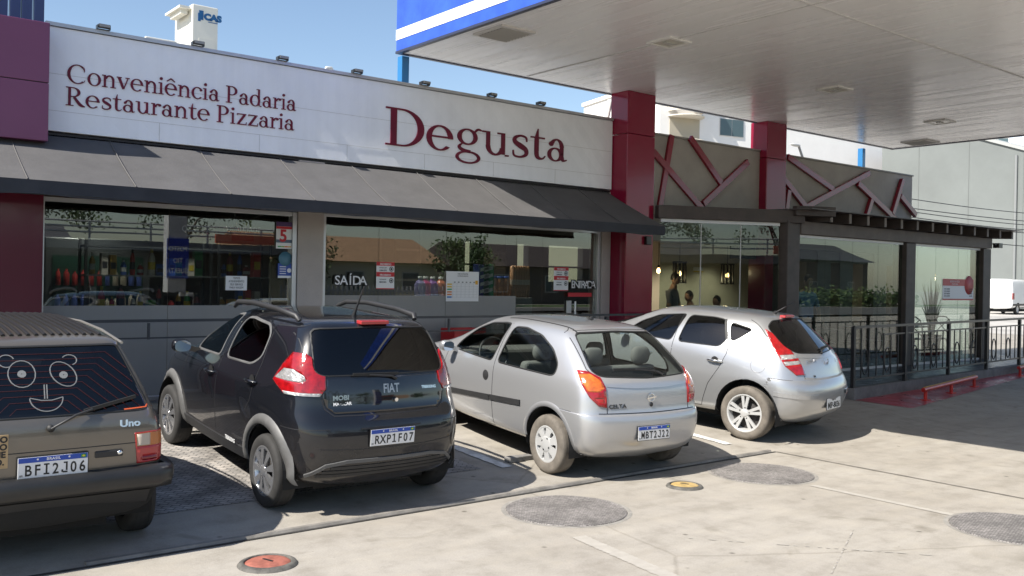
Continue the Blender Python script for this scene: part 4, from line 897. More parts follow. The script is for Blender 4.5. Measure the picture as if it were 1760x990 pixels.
for i, (x, y, a) in enumerate(spots):
    if ch0 is None: ch0 = c = chair()
    else: c = copy_tree(ch0)
    c.location = (x, y, .302); c.rotation_euler = (0, 0, R(a))
    c["label"] = "black cross-back bistro chair at a table behind the terrace glass" if x > 14.8 and y < 11 else "dark cross-back chair inside the dim dining room"
    if y > 11: c["group"] = "dark chairs in the dining room"
for x, y, l_ in ((15.7, 10.35, "dark square table behind the wide pergola glass"), (17.4, 10.3, "dark square table behind the middle pergola post"), (19.2, 10.32, "dark square table left of the potted plant"), (13.5, 12.3, "dark square table below the caged lamps"), (15.1, 13.2, "dark square table by the beige dining wall")): table(x, y, l_)
# potted plant
p = atY(1601, 550, 10.6); t = thing("potted_plant", "tall spiky plant in a dark pot behind the right pergola glass", "plant", (p.x, 10.6, .30))
m = MB(); m.lathe([(0, .0), (.16, 0), (.22, .5), (.24, .5), (.2, .47), (0, .46)], n=20); m.build("pot", pm("dark pot", (.05, .05, .055), .5), t, False)
m = MB()
for i in range(34):
    a = rnd.uniform(0, 6.28); h = rnd.uniform(.7, 1.35); s_ = rnd.uniform(.05, .30); w = .022
    c0 = Vector((.06*math.cos(a), .06*math.sin(a), .47)); d = Vector((math.cos(a), math.sin(a), 0)); n_ = Vector((-math.sin(a), math.cos(a), 0))
    P = [c0+d*s_*(f**2)+Vector((0, 0, h*f-(.1*f*f*s_*4))) for f in (0, .35, .7, 1)]
    ww = [w, w*1.2, w*.8, .003]
    m.add([q+n_*sg_*ww[j] for j, q in enumerate(P) for sg_ in (-1, 1)], [(0, 1, 3, 2), (2, 3, 5, 4), (4, 5, 7, 6)])
m.build("leaves", pm("leaf green", (.05, .10, .03), .45, var=.4, vs_=8), t, False)
# menu sheet on the right pane
x0, x1, z0, z1 = px_rect(1621, 1673, 479, 516, 9.62); w, h = x1-x0, z1-z0
t = board("menu_sheet", "red and white printed price sheet on the right pergola glass", "poster", x0, x1, z0, z1, 9.63)
m = MB(); m.box(x0, x1, 9.6245, 9.6258, z0+h*.68, z1).box(x0, x1, 9.6245, 9.6258, z0, z0+h*.07); m.lathe([(0, 0), (w*.15, .0), (w*.15, .001)], (x1-w*.15, 9.6240, z0+h*.72), 'y', 24); m.build("red_print", pm("faded red ink", (.50, .09, .09), .5), t)
txt(t, "RODÍZIO DE PIZZA", h*.12, x0+w*.38, z0+h*.84, M_paper, 9.6235, sx=.9); txt(t, "TODOS OS DIAS", h*.09, x0+w*.38, z0+h*.73, M_paper, 9.6235, sx=.9)
for i in range(4): txt(t, "PIZZA GRANDE", h*.085, x0+w*.05, z0+h*(.50-.11*i), M_blackink, 9.6245, 'LEFT', .9); txt(t, "R$ 39,90", h*.085, x1-w*.04, z0+h*(.50-.11*i), M_blackink, 9.6245, 'RIGHT', .9)

# ================================================================= PEOPLE
M_skin = pm("skin", (.35, .20, .14), .55)
def person(label, loc, rz, shirt, trousers, hair, seated=True, group=None, lean=0.0):
    t = thing("person", label, "person", loc, group); t.rotation_euler.z = rz
    hz = .46 if seated else .92
    v = {'pel': (0, 0, hz), 'sp': (0, .02+lean*.4, hz+.25), 'ch': (0, .02+lean, hz+.44), 'nk': (0, .04+lean*1.2, hz+.56), 'hd': (0, .07+lean*1.3, hz+.66)}
    rad = {'pel': (.15, .12), 'sp': (.135, .10), 'ch': (.165, .115), 'nk': (.068, .068), 'hd': (.07, .07)}
    e = [('pel', 'sp'), ('sp', 'ch'), ('ch', 'nk'), ('nk', 'hd')]
    for s_, q in ((-1, 'l'), (1, 'r')):
        v['sh'+q] = (.19*s_, .02+lean, hz+.46); rad['sh'+q] = (.06, .06); v['el'+q] = (.26*s_, .06+lean, hz+.20); rad['el'+q] = (.045, .045)
        v['wr'+q] = (.20*s_, .28+lean, hz+.22) if seated else (.26*s_, .10, hz-.04); rad['wr'+q] = (.032, .032)
        v['hip'+q] = (.10*s_, 0, hz-.03); rad['hip'+q] = (.09, .09)
        v['kn'+q] = (.12*s_, .42, hz) if seated else (.11*s_, .02, hz*.52); rad['kn'+q] = (.062, .062)
        v['an'+q] = (.12*s_, .40, .08) if seated else (.11*s_, 0, .08); rad['an'+q] = (.042, .042)
        v['to'+q] = (.12*s_, .56, .04) if seated else (.12*s_, .16, .04); rad['to'+q] = (.04, .035)
        e += [('ch', 'sh'+q), ('sh'+q, 'el'+q), ('el'+q, 'wr'+q), ('pel', 'hip'+q), ('hip'+q, 'kn'+q), ('kn'+q, 'an'+q), ('an'+q, 'to'+q)]
    ks = list(v); me = bpy.data.meshes.new("body"); me.from_pydata([v[k_] for k_ in ks], [(ks.index(a), ks.index(b)) for a, b in e], []); me.update()
    o = bpy.data.objects.new("tmp", me); col.objects.link(o)
    sk = o.modifiers.new("skin", 'SKIN'); sk.use_smooth_shade = True
    for i, k_ in enumerate(ks): me.skin_vertices[0].data[i].radius = rad[k_]; me.skin_vertices[0].data[i].use_root = (k_ == 'pel')
    ss = o.modifiers.new("sub", 'SUBSURF'); ss.levels = 2; ss.render_levels = 2
    dg = bpy.context.evaluated_depsgraph_get(); dg.update(); bm_ = bpy.data.meshes.new_from_object(o.evaluated_get(dg)); bpy.data.objects.remove(o)
    ob = link_mesh("body", bm_, [shirt, trousers, M_skin], t, False, True)
    bm_.materials.clear()
    for mm in (shirt, trousers, M_skin): bm_.materials.append(mm)
    for p_ in bm_.polygons:
        c = p_.center; arm = abs(c.x) > .205 and c.z < hz+.24
        p_.material_index = 2 if (c.z > hz+.53 or (arm and (c.y > .12 or not seated))) else (1 if c.z < hz+.04 else 0)
    m = MB(); c = Vector((0, .09+lean*1.35, hz+.735))
    m.grid(lambda u, w: c+Vector((.080*math.cos(2*math.pi*u)*math.sin(math.pi*w), .095*math.sin(2*math.pi*u)*math.sin(math.pi*w), -.118*math.cos(math.pi*w))), 18, 12)
    m.tube([c+Vector((0, .09, .02)), c+Vector((0, .112, -.02)), c+Vector((0, .092, -.03))], .012, 6)
    for s_ in (-1, 1): m.tube([c+Vector((.078*s_, 0, .02)), c+Vector((.084*s_, -.005, -.03))], .014, 6); m.mat(1).tube([c+Vector((.03*s_-.008, .083, .012)), c+Vector((.03*s_+.008, .083, .012))], .007, 5).mat(0)
    m.mat(1).tube([c+Vector((-.022, .082, -.055)), c+Vector((.022, .082, -.055))], .005, 5)
    m.build("head", [M_skin, M_dark], t, False)
    m = MB(); m.grid(lambda u, w: c+Vector((0, -.012, .012))+Vector((.085*math.cos(2*math.pi*u)*math.sin(math.pi*w*.58), .10*math.sin(2*math.pi*u)*math.sin(math.pi*w*.58), .125*math.cos(math.pi*w*.58))), 18, 8)
    m.build("hair", hair, t, False)
M_hair = pm("dark hair", (.012, .009, .008), .5); M_jeans = pm("dark trousers", (.03, .035, .05), .8)
p = atY(1154, 500, 12.6); person("standing diner in a grey shirt behind the glass beside the first maroon column", (p.x, 12.6, .302), R(200), pm("grey shirt", (.16, .16, .18), .8), M_jeans, M_hair, False)
p = atY(1192, 500, 12.9); person("seated diner in dark clothes below the small wall notice", (p.x, 12.95, .40), R(90), pm("black shirt", (.02, .02, .022), .8), M_jeans, M_hair)
p = atY(1246, 520, 12.6); person("seated diner leaning forward under the right caged lamp", (p.x, 12.7, .302), R(100), pm("charcoal shirt", (.03, .028, .03), .8), M_jeans, M_hair, True, None, .08)
p = atY(1384, 510, 10.5); person("man in a pale blue shirt behind the wide pergola glass", (p.x, 10.5, .302), R(160), pm("pale blue shirt", (.16, .26, .52), .8), M_jeans, M_hair, False)

# ================================================================= BEHIND THE SHOP
t = thing("roof_tank", "white boxy tower with a blue emblem standing on the shop roof", "roof tower", (6.05, 17, 3.52))
M_tank = pm("cream tank paint", (.70, .68, .60), .55, var=.06, vs_=2)
A = atY(330, 80, 17.0); Bq = atY(374, 80, 17.0)
m = MB(); x0, x1 = A.x, Bq.x
m.box(x0, x1, 17.0, 17.95, 5.7, 6.83); m.box(x0, x1-.14, 17.05, 17.9, 3.5, 5.698); m.build("cabinet", M_tank, t, bev=.015)
m = MB(); m.box(x0-.22, x0-.02, 17.05, 17.85, 6.74, 6.78).box(x0-.16, x0-.04, 17.15, 17.75, 6.66, 6.74); m.build("vent_hood", M_tank, t)
m = MB(); m.box(x0+.12, x0+.42, 16.992, 16.999, 5.75, 6.22); m.build("hatch", pm("hatch cream", (.66, .64, .57), .5), t)
m = MB(); m.box(x0+.12, x0+.20, 16.992, 16.9985, 6.56, 6.73).box(x0+.10, x0+.15, 16.991, 16.9975, 6.53, 6.68); text_into(m, "CAS", .155, (x0+.375, 16.995, 6.58), (1, 0, 0), (0, 0, 1), .002, 'CENTER', (1.15, 1), 1, .012); m.box(x0+.29, x0+.47, 16.992, 16.9985, 6.535, 6.548); m.build("emblem", pm("emblem blue", (.01, .10, .26), .4), t)
m = MB(); m.box(x1-.14, x1-.02, 17.1, 17.5, 5.62, 5.70); m.build("side_step", M_tank, t)
for u0, u1, lab in ((210, 253, "low pale equipment cover on the roof left of the white tower, left one"), (253, 303, "low pale equipment cover on the roof left of the white tower, right one")):
    a = atY(u0, 70, 14.0); b = atY(u1, 78, 14.0); m = MB(); m.box(a.x, b.x-.03, 14.0, 14.8, 3.52, a.z+.02); m.box(a.x-.03, b.x, 13.97, 14.83, a.z+.02, a.z+.06); tag(m.build("roof_cover", M_tank, bev=.01), lab, "roof cover")
p = atY(565, 125, 13.0); m = MB(); m.tube([(p.x-.08, 13, 3.5), (p.x-.08, 13, p.z), (p.x-.04, 13, p.z+.07), (p.x+.04, 13, p.z+.08), (p.x+.1, 13, p.z+.0)], .025, 8); tag(m.build("roof_conduit", pm("conduit", (.6, .6, .58), .4)), "thin bent white conduit on the shop roof", "pipe")
def building(name, label, cat, c, sx_, sy_, h, rz, mat):
    t = thing(name, label, cat, (c[0], c[1], .27)); t.rotation_euler.z = rz
    m = MB(); m.box(-sx_/2, sx_/2, -sy_/2, sy_/2, 0, h); m.build("wall", mat, t, False); m = MB(); m.box(-sx_/2-.15, sx_/2+.15, -sy_/2-.15, sy_/2+.15, h, h+.3); m.build("parapet", mat, t, False); return t
M_whitew = pm("white stucco", (.80, .78, .75), .7, var=.05, vs_=.5)
tb = building("apartment_block", "white apartment block with a curved balcony behind the taupe parapet", "building", (69, 50.8), 30, 12, 17, R(-14), M_whitew)
M_win = pm("far window glass", (.08, .12, .13), .08)
def fwin(t, x, z, w, h, sy_):
    m = MB(); m.box(x-.06, x+w+.06, -sy_/2-.05, -sy_/2, z-.06, z+h+.06); f = m.build("window", M_alu_l, t, False); m = MB(); m.box(x, x+w/2-.03, -sy_/2-.08, -sy_/2-.052, z, z+h).box(x+w/2+.03, x+w, -sy_/2-.08, -sy_/2-.052, z, z+h); o = m.build("pane", M_win, None, False); o.parent = f
def block_hit(u, v):                     # where a sight line meets the front wall of the block, in the block's own frame
    c_, s_ = math.cos(R(-14)), math.sin(R(-14)); d = ray(u, v); o_ = CAM-Vector((69, 50.8, .27)); ly = lambda q: -s_*q.x+c_*q.y
    t_ = (-6-ly(o_))/ly(d); q = o_+d*t_; return c_*q.x+s_*q.y, q.z
wa = block_hit(1237, 232); wb_ = block_hit(1277, 208)
fwin(tb, wa[0], wa[1], wb_[0]-wa[0], wb_[1]-wa[1], 12)
wa = block_hit(1150, 238); wb_ = block_hit(1202, 205)
for dz in (0, 3.1):
    bw = wb_[0]-wa[0]; z = wa[1]+dz; m = MB(); m.box(wa[0], wb_[0], -6.05, -6.0, z, wb_[1]+dz); m.mat(1).lathe([(0, -.1), (bw*.55, -.1), (bw*.55, .0), (0, .0)], ((wa[0]+wb_[0])/2, -6, wb_[1]+dz+.05), 'z', 24, R(180), R(360)).lathe([(bw*.55, 0), (bw*.55, .9), (bw*.53, .9), (bw*.53, 0)], ((wa[0]+wb_[0])/2, -6, z-1.0), 'z', 24, R(180), R(360)); m.build("balcony", [pm("balcony recess", (.42, .38, .30), .8), pm("cream balcony", (.60, .55, .46), .7)], tb, False)
tb2 = thing("warehouse", "huge pale grey green windowless warehouse behind the pergola", "building", (78, 28, .27))
m = MB(); X_ = 72
m.prism([(X_, 41.2, .27), (X_, 41.2, 13.6), (X_, 35.2, 14.0), (X_, 12, 5.5), (X_, 12, .27)], (26, 0, 0)); m.build("wall", pm("grey green render", (.165, .180, .175), .8, var=.09, vs_=.3), tb2)
m = MB(); m.prism([(X_-.15, 35.2, 14.0), (X_-.15, 12, 5.5), (X_-.15, 12, 5.75), (X_-.15, 35.2, 14.25)], (26.3, 0, 0)); m.build("verge", pm("verge", (.35, .36, .35), .6), tb2)
M_sg = pm("seam grey", (.155, .168, .164), .8)
for yy in range(14, 41, 4): m = MB(); m.box(X_-.03, X_-.005, yy, yy+.05, .3, 5.5+(yy-12)*.36 if yy < 35 else 13.5); m.build("panel_seam", M_sg, tb2)
m = MB(); m.tube([(X_-.12, 30.5, .3), (X_-.12, 30.5, 11.8)], .10, 8); m.build("downpipe", pm("pipe grey", (.22, .23, .23), .5), tb2)
tb3 = building("office_block", "pale blue office block rising beyond the warehouse", "building", (118, 46), 40, 22, 26, R(-70), pm("pale blue stucco", (.55, .62, .70), .7))
for i in range(6):
    for z in (8, 12, 16, 20): fwin(tb3, -18+i*6, z, 2.0, 2.2, 22)
# cream wall seen through the shop's back openings
m = MB(); m.box(-9, 9, -.15, .15, 0, 4.4); o = m.build("yard_wall", pm("pale cream paint", (.42, .40, .28), .8, var=.05, vs_=.6)); o.location = (17, 21.5, .27); o.rotation_euler.z = R(-25); tag(o, "pale cream yard wall seen through the shop's rear windows", "wall")
# street lamp, pole and wires
p = atY(1417, 265, 24.0); t = thing("utility_pole", "concrete utility pole with insulators behind the taupe parapet", "utility pole", (p.x, 24, .27))
m = MB(); m.tube([(p.x, 24, .27), (p.x, 24, 7.05)], [.19, .14], 10); m.build("mast", pm("pole concrete", (.42, .40, .36), .8), t)
m = MB()
for z in (5.6, 5.95, 6.3, 6.65):
    m.tube([(p.x-.15, 23.95, z), (p.x-.55, 23.9, z)], .02, 6); m.lathe([(.02, -.08), (.07, -.06), (.035, 0), (.07, .03), (.02, .08)], (p.x-.5, 23.9, z+.06), 'z', 10)
m.build("insulator", M_dark, t)
pw = Vector((p.x, 24, 0))
q_ = atY(1405, 275, 22.5); t = thing("street_lamp", "curved grey street lamp behind the taupe parapet", "street lamp", (q_.x, 22.5, .27))
a = atY(1366, 249, 22.5); m = MB(); m.tube([(q_.x, 22.5, .27), (q_.x, 22.5, 5.3), (q_.x-.10, 22.5, 5.75), (q_.x-.35, 22.5, 6.0), (a.x+.25, 22.5, a.z+.02)], .05, 8); m.build("pole", pm("lamp steel", (.22, .22, .22), .5), t)
m = MB(); m.grid(lambda u, v: Vector((a.x+.05+.32*math.cos(math.pi*v), 22.5+.10*math.cos(2*math.pi*u)*math.sin(math.pi*v), a.z+.07*math.sin(2*math.pi*u)*math.sin(math.pi*v))), 12, 10); m.build("lamp_head", pm("lamp head", (.5, .5, .48), .4), t)
for i, (z, dz) in enumerate(((5.62, .5), (5.0, .25), (4.72, .15), (4.55, .05), (3.9, -.25), (5.1, .1))):
    m = MB(); b = Vector((78, 24-4*i*.2, z+dz+1.2)); a = Vector((pw.x, 24, z+.8)); m.tube([a.lerp(b, f/16)-Vector((0, 0, .5*math.sin(math.pi*f/16))) for f in range(17)], .022, 5); tag(m.build("power_line", M_dark), "dark power line sagging across the grey green warehouse", "power line", "power lines from the utility pole")

# ================================================================= CARS
def paint(name, c, metal, rough, flake=0.0, dirt=0.0, dirtc=(.25, .21, .17)):
    m, n, l, b = nodes_of(name)
    b.inputs["Base Color"].default_value = (*c, 1); b.inputs["Metallic"].default_value = metal; b.inputs["Roughness"].default_value = rough
    b.inputs["Coat Weight"].default_value = 1.0; b.inputs["Coat Roughness"].default_value = 0.015
    b.inputs["Specular IOR Level"].default_value = 0.15 if metal == 0 and c[0] < .1 else 0.5
    tc = n.new("ShaderNodeTexCoord")
    if dirt:                                # road dust, a stain on the paint itself
        sp = n.new("ShaderNodeSeparateXYZ"); l.new(tc.outputs["Object"], sp.inputs[0])
        mr = n.new("ShaderNodeMapRange"); mr.inputs[1].default_value = .75; mr.inputs[2].default_value = .22; l.new(sp.outputs[2], mr.inputs[0])
        t = n.new("ShaderNodeTexNoise"); t.inputs["Scale"].default_value = 7; t.inputs["Detail"].default_value = 8; l.new(tc.outputs["Object"], t.inputs["Vector"])
        mu = n.new("ShaderNodeMath"); mu.operation = 'MULTIPLY'; l.new(mr.outputs[0], mu.inputs[0]); l.new(t.outputs[0], mu.inputs[1])
        m2 = n.new("ShaderNodeMath"); m2.operation = 'MULTIPLY_ADD'; m2.inputs[1].default_value = dirt; m2.inputs[2].default_value = dirt*.03; l.new(mu.outputs[0], m2.inputs[0])
        mx = n.new("ShaderNodeMix"); mx.data_type = 'RGBA'; mx.inputs[6].default_value = (*c, 1); mx.inputs[7].default_value = (*dirtc, 1); l.new(m2.outputs[0], mx.inputs[0]); l.new(mx.outputs[2], b.inputs["Base Color"])
        r_ = n.new("ShaderNodeMath"); r_.operation = 'MULTIPLY_ADD'; r_.inputs[1].default_value = -1.0; r_.inputs[2].default_value = 1.0; r_.use_clamp = True; l.new(m2.outputs[0], r_.inputs[0]); l.new(r_.outputs[0], b.inputs["Coat Weight"])
    return m
M_tyre = pm("tyre rubber", (0.028, 0.027, 0.026), 0.8, var=.25, vs_=12)
M_tyre_d = pm("dusty tyre rubber", (0.135, 0.118, 0.098), 0.9, var=.3, vs_=10)
M_under = pm("underbody", (0.010, 0.010, 0.010), 0.9)
M_plastic = pm("black car plastic", (0.022, 0.022, 0.023), 0.5, var=.15, vs_=8)
M_greyplastic = pm("grey cladding plastic", (0.105, 0.104, 0.102), 0.5, var=.25, vs_=6)
M_rubber = pm("black rubber", (0.014, 0.014, 0.014), 0.6)
M_chrome = pm("chrome", (.75, .75, .75), .12, metal=1)
M_silverw = pm("silver wheel paint", (.55, .55, .54), .35, metal=.35)
M_darkw = pm("dark chrome wheel", (.48, .48, .49), .22, metal=.8)
M_red = pm("red lamp lens", (.27, .004, .006), .10, coat=1, spec=.5, bump=.12, bs=38, var=.45, vs_=16)
M_redd = pm("dull red lens", (.40, .03, .03), .2, coat=.6)
M_clear = pm("clear lamp lens", (.36, .35, .34), .10, coat=1, metal=.3, bump=.6, bs=45, var=.3, vs_=18)
M_amber = pm("amber lens", (.55, .12, .012), .1, coat=1, bump=.12, bs=45, var=.4, vs_=18)
M_mirror = pm("mirror glass", (.55, .62, .7), .03, metal=1)
M_tint = glass("dark tinted glass", (.03, .033, .036), .045, .35)
M_tint2 = glass("smoked glass", (.16, .17, .18), .06, .80)
M_cleargl = glass("car glass", (.74, .80, .77), .05, .80)
M_seat = pm("seat cloth", (.05, .05, .055), .9)
M_seat2 = pm("grey seat cloth", (.16, .155, .15), .9)
M_trim_in = pm("cabin plastic", (.10, .095, .09), .8)
M_plate_w = pm("plate white", (.72, .72, .72), .35); M_plate_b = pm("plate blue", (.01, .06, .36), .35); M_plate_k = pm("plate black", (.01, .01, .01), .5)

def loop_pts(L):
    z, yr, yf, w, wr, wf, br, bf, rc, fc = L; P = []
    for f in (0, .35, .7, 1):
        x = f*(wr-rc); P.append((x, yr+br*(x/wr)**2))
    y0 = P[-1][1]
    for a in (30, 60, 90): P.append((wr-rc+rc*math.sin(R(a)), y0+br*.5*(a/90)+rc*(1-math.cos(R(a)))))
    x, y1 = P[-1]
    Q = []
    for f in (0, .5, 1): xx = f*(wf-fc); Q.append((xx, yf-bf*(xx/wf)**2))
    y2 = Q[-1][1]
    for a in (30, 60, 90): Q.append((wf-fc+fc*math.sin(R(a)), y2-bf*.5*(a/90)-fc*(1-math.cos(R(a)))))
    yF = Q[-1][1]
    S_ = []
    for k in range(1, 12):
        s = k/12; S_.append((wr*(1-s)*(1-2*s)+4*w*s*(1-s)+wf*s*(2*s-1), y1+(yF-y1)*s))
    return [(a, b, z) for a, b in P+S_+Q[::-1]]
def car_shell(levels):
    verts = []; rows = []
    for L in levels:
        h = loop_pts(L); n = len(h); ring = []
        for p in h: ring.append(len(verts)); verts.append(p)
        left = {}
        for i, p in enumerate(h):
            if 0 < i < n-1: left[i] = len(verts); verts.append((-p[0], p[1], p[2]))
            else: left[i] = ring[i]
        rows.append((ring, left))
    fs = []
    for j in range(len(rows)-1):
        (r0, l0), (r1, l1) = rows[j], rows[j+1]
        for i in range(len(r0)-1):
            fs.append((r0[i], r0[i+1], r1[i+1], r1[i])); fs.append((l0[i+1], l0[i], l1[i], l1[i+1]))
    for (r, l_), top in ((rows[-1], True), (rows[0], False)):
        for i in range(len(r)-1):
            f = [r[i], r[i+1], l_[i+1], l_[i]]; f = [x for k_, x in enumerate(f) if x not in f[:k_]]
            if len(f) > 2: fs.append(tuple(f) if top else tuple(reversed(f)))
    me = bpy.data.meshes.new("shell"); me.from_pydata(verts, [], fs); me.update()
    o = bpy.data.objects.new("tmp", me); col.objects.link(o); ss = o.modifiers.new("s", 'SUBSURF'); ss.levels = 2; ss.render_levels = 2
    dg = bpy.context.evaluated_depsgraph_get(); dg.update(); d = bpy.data.meshes.new_from_object(o.evaluated_get(dg)); bpy.data.objects.remove(o)
    bm = bmesh.new(); bm.from_mesh(d); bpy.data.meshes.remove(d)
    bmesh.ops.recalc_face_normals(bm, faces=bm.faces); bm.normal_update()
    return bm
class Cut:
    """convex outline in (u, z), u measured along e, seen along the outward horizontal direction d"""
    def __init__(s, poly, d):
        s.d = Vector((d[0], d[1], 0)).normalized(); s.e = Vector((-s.d.y, s.d.x, 0)); s.poly = [Vector(p) for p in poly]
        a = sum(s.poly[i].x*s.poly[(i+1) % len(poly)].y-s.poly[(i+1) % len(poly)].x*s.poly[i].y for i in range(len(poly)))
        if a < 0: s.poly.reverse()
    def uz(s, p): return Vector((p.dot(s.e), p.z))
    def edges(s):
        n = len(s.poly)
        for i in range(n):
            a, b = s.poly[i], s.poly[(i+1) % n]; t = b-a
            if t.length > 1e-5: yield a, Vector((t.y, -t.x)).normalized()
    def inside(s, q, eps=1e-4): return all((q-a).dot(n_) < eps for a, n_ in s.edges())
    def select(s, bm, nmin):
        lo = Vector((min(p.x for p in s.poly), min(p.y for p in s.poly))); hi = Vector((max(p.x for p in s.poly), max(p.y for p in s.poly))); r = []
        for f in bm.faces:
            if f.normal.dot(s.d) < nmin: continue
            qs = [s.uz(v.co) for v in f.verts]
            if max(q.x for q in qs) < lo.x or min(q.x for q in qs) > hi.x or max(q.y for q in qs) < lo.y or min(q.y for q in qs) > hi.y: continue
            r.append(f)
        return r
    def run(s, bm, nmin=.12, keep=None):
        for a, n_ in list(s.edges()):
            fs = s.select(bm, nmin)
            if keep: fs = [f for f in fs if keep(f.calc_center_median())]
            g = set(fs)
            for f in fs: g.update(f.edges); g.update(f.verts)
            bmesh.ops.bisect_plane(bm, geom=list(g), dist=1e-5, plane_co=s.e*a.x+Vector((0, 0, a.y)), plane_no=s.e*n_.x+Vector((0, 0, n_.y)))
        r = [f for f in s.select(bm, nmin) if s.inside(s.uz(f.calc_center_median())) and (not keep or keep(f.calc_center_median()))]
        return r
def grow(poly, g):
    P = [Vector(p) for p in poly]; n = len(P); a = sum(P[i].x*P[(i+1) % n].y-P[(i+1) % n].x*P[i].y for i in range(n)); sg = 1 if a > 0 else -1; out = []
    for i in range(n):
        t0 = (P[i]-P[i-1]).normalized(); t1 = (P[(i+1) % n]-P[i]).normalized()
        n0 = Vector((t0.y, -t0.x))*sg; n1 = Vector((t1.y, -t1.x))*sg; b = (n0+n1); b = b/max(b.length_squared, .4)*1.0
        out.append(tuple(P[i]+b*2*g*.5*1.0*1.0*(1.0)))
    return out
def soft(poly, r=.035):                    # round the corners of a convex outline
    P = [Vector(p) for p in poly]; o = []; n = len(P)
    for i in range(n):
        a, b, c = P[i-1], P[i], P[(i+1) % n]; ra = min(r, (a-b).length*.4); rb = min(r, (c-b).length*.4)
        s_ = b+(a-b).normalized()*ra; e = b+(c-b).normalized()*rb
        for t in (0, .33, .67, 1): o.append(tuple(s_*(1-t)**2+b*2*t*(1-t)+e*t*t))
    return o
def take(bm, faces, name, mat, parent, off=0.0, thick=0.0, smooth=True, keepin=False):
    """move faces of the shell into a mesh of their own"""
    fs = [f for f in faces if f.is_valid]; idx = {}; V = []; F = []; NR = {}
    for f in fs:
        for v in f.verts:
            if v not in idx: idx[v] = len(V); V.append(v.co.copy()); NR[v] = Vector((0, 0, 0))
            NR[v] += f.normal*f.calc_area()
        F.append([idx[v] for v in f.verts])
    for v, i in idx.items(): V[i] = V[i]+NR[v].normalized()*off
    if thick:                              # side walls down to the body
        edge = {}
        for f in F:
            for k in range(len(f)):
                e = (f[k], f[(k+1) % len(f)]); edge[e] = 1
        k0 = len(V); nl = [NR[v].normalized() for v in idx]; V += [V[i]-nl[i]*thick for i in range(k0)]
        for (a, b) in list(edge):
            if (b, a) not in edge: F.append([b, a, a+k0, b+k0])
    me = bpy.data.meshes.new(name); me.from_pydata(V, [], F); me.update()
    o = link_mesh(name, me, mat, parent, False, smooth)
    if thick:
        for i, p in enumerate(me.polygons):
            if i >= len(fs): p.use_smooth = False
    if not keepin: bmesh.ops.delete(bm, geom=fs, context='FACES')
    return o
SIDE = lambda y, z: (y, z)
def side_poly(poly, s):                    # (y, z) outline as seen on side s (-1 left, 1 right): e for d=(s,0) is (0,s) -> u = s*y
    return [(s*y, z) for y, z in poly]
def rear_poly(poly): return [(x, z) for x, z in poly]   # d=(0,-1): e=(1,0)
def ribbon(bvh, pts, d, w, off, name, mat, parent, n=6):
    """thin band laid along a path on the body (door gaps, mouldings); pts are 3-D seeds cast along -d"""
    P = []
    for i in range(len(pts)-1):
        a, b = Vector(pts[i]), Vector(pts[i+1])
        for k in range(n): P.append(a.lerp(b, k/n))
    P.append(Vector(pts[-1])); d = Vector(d).normalized(); H = []
    for p in P:
        h = bvh.ray_cast(p+d*1.2, -d, 3.0)
        if h[0] is not None: H.append((h[0], h[1]))
    m = MB(); v = []
    for i, (p, nn) in enumerate(H):
        t = (H[min(i+1, len(H)-1)][0]-H[max(i-1, 0)][0]).normalized(); s_ = nn.cross(t).normalized()
        v += [p+nn*off-s_*w/2, p+nn*off+s_*w/2, p-nn*.004+s_*w/2, p-nn*.004-s_*w/2]
    f = []
    for i in range(len(H)-1):
        for k in range(3): f.append((i*4+k, i*4+k+1, i*4+4+k+1, i*4+4+k))
        f.append((i*4+3, i*4, i*4+4, i*4+7))
    m.add(v, f); return m.build(name, mat, parent, False)
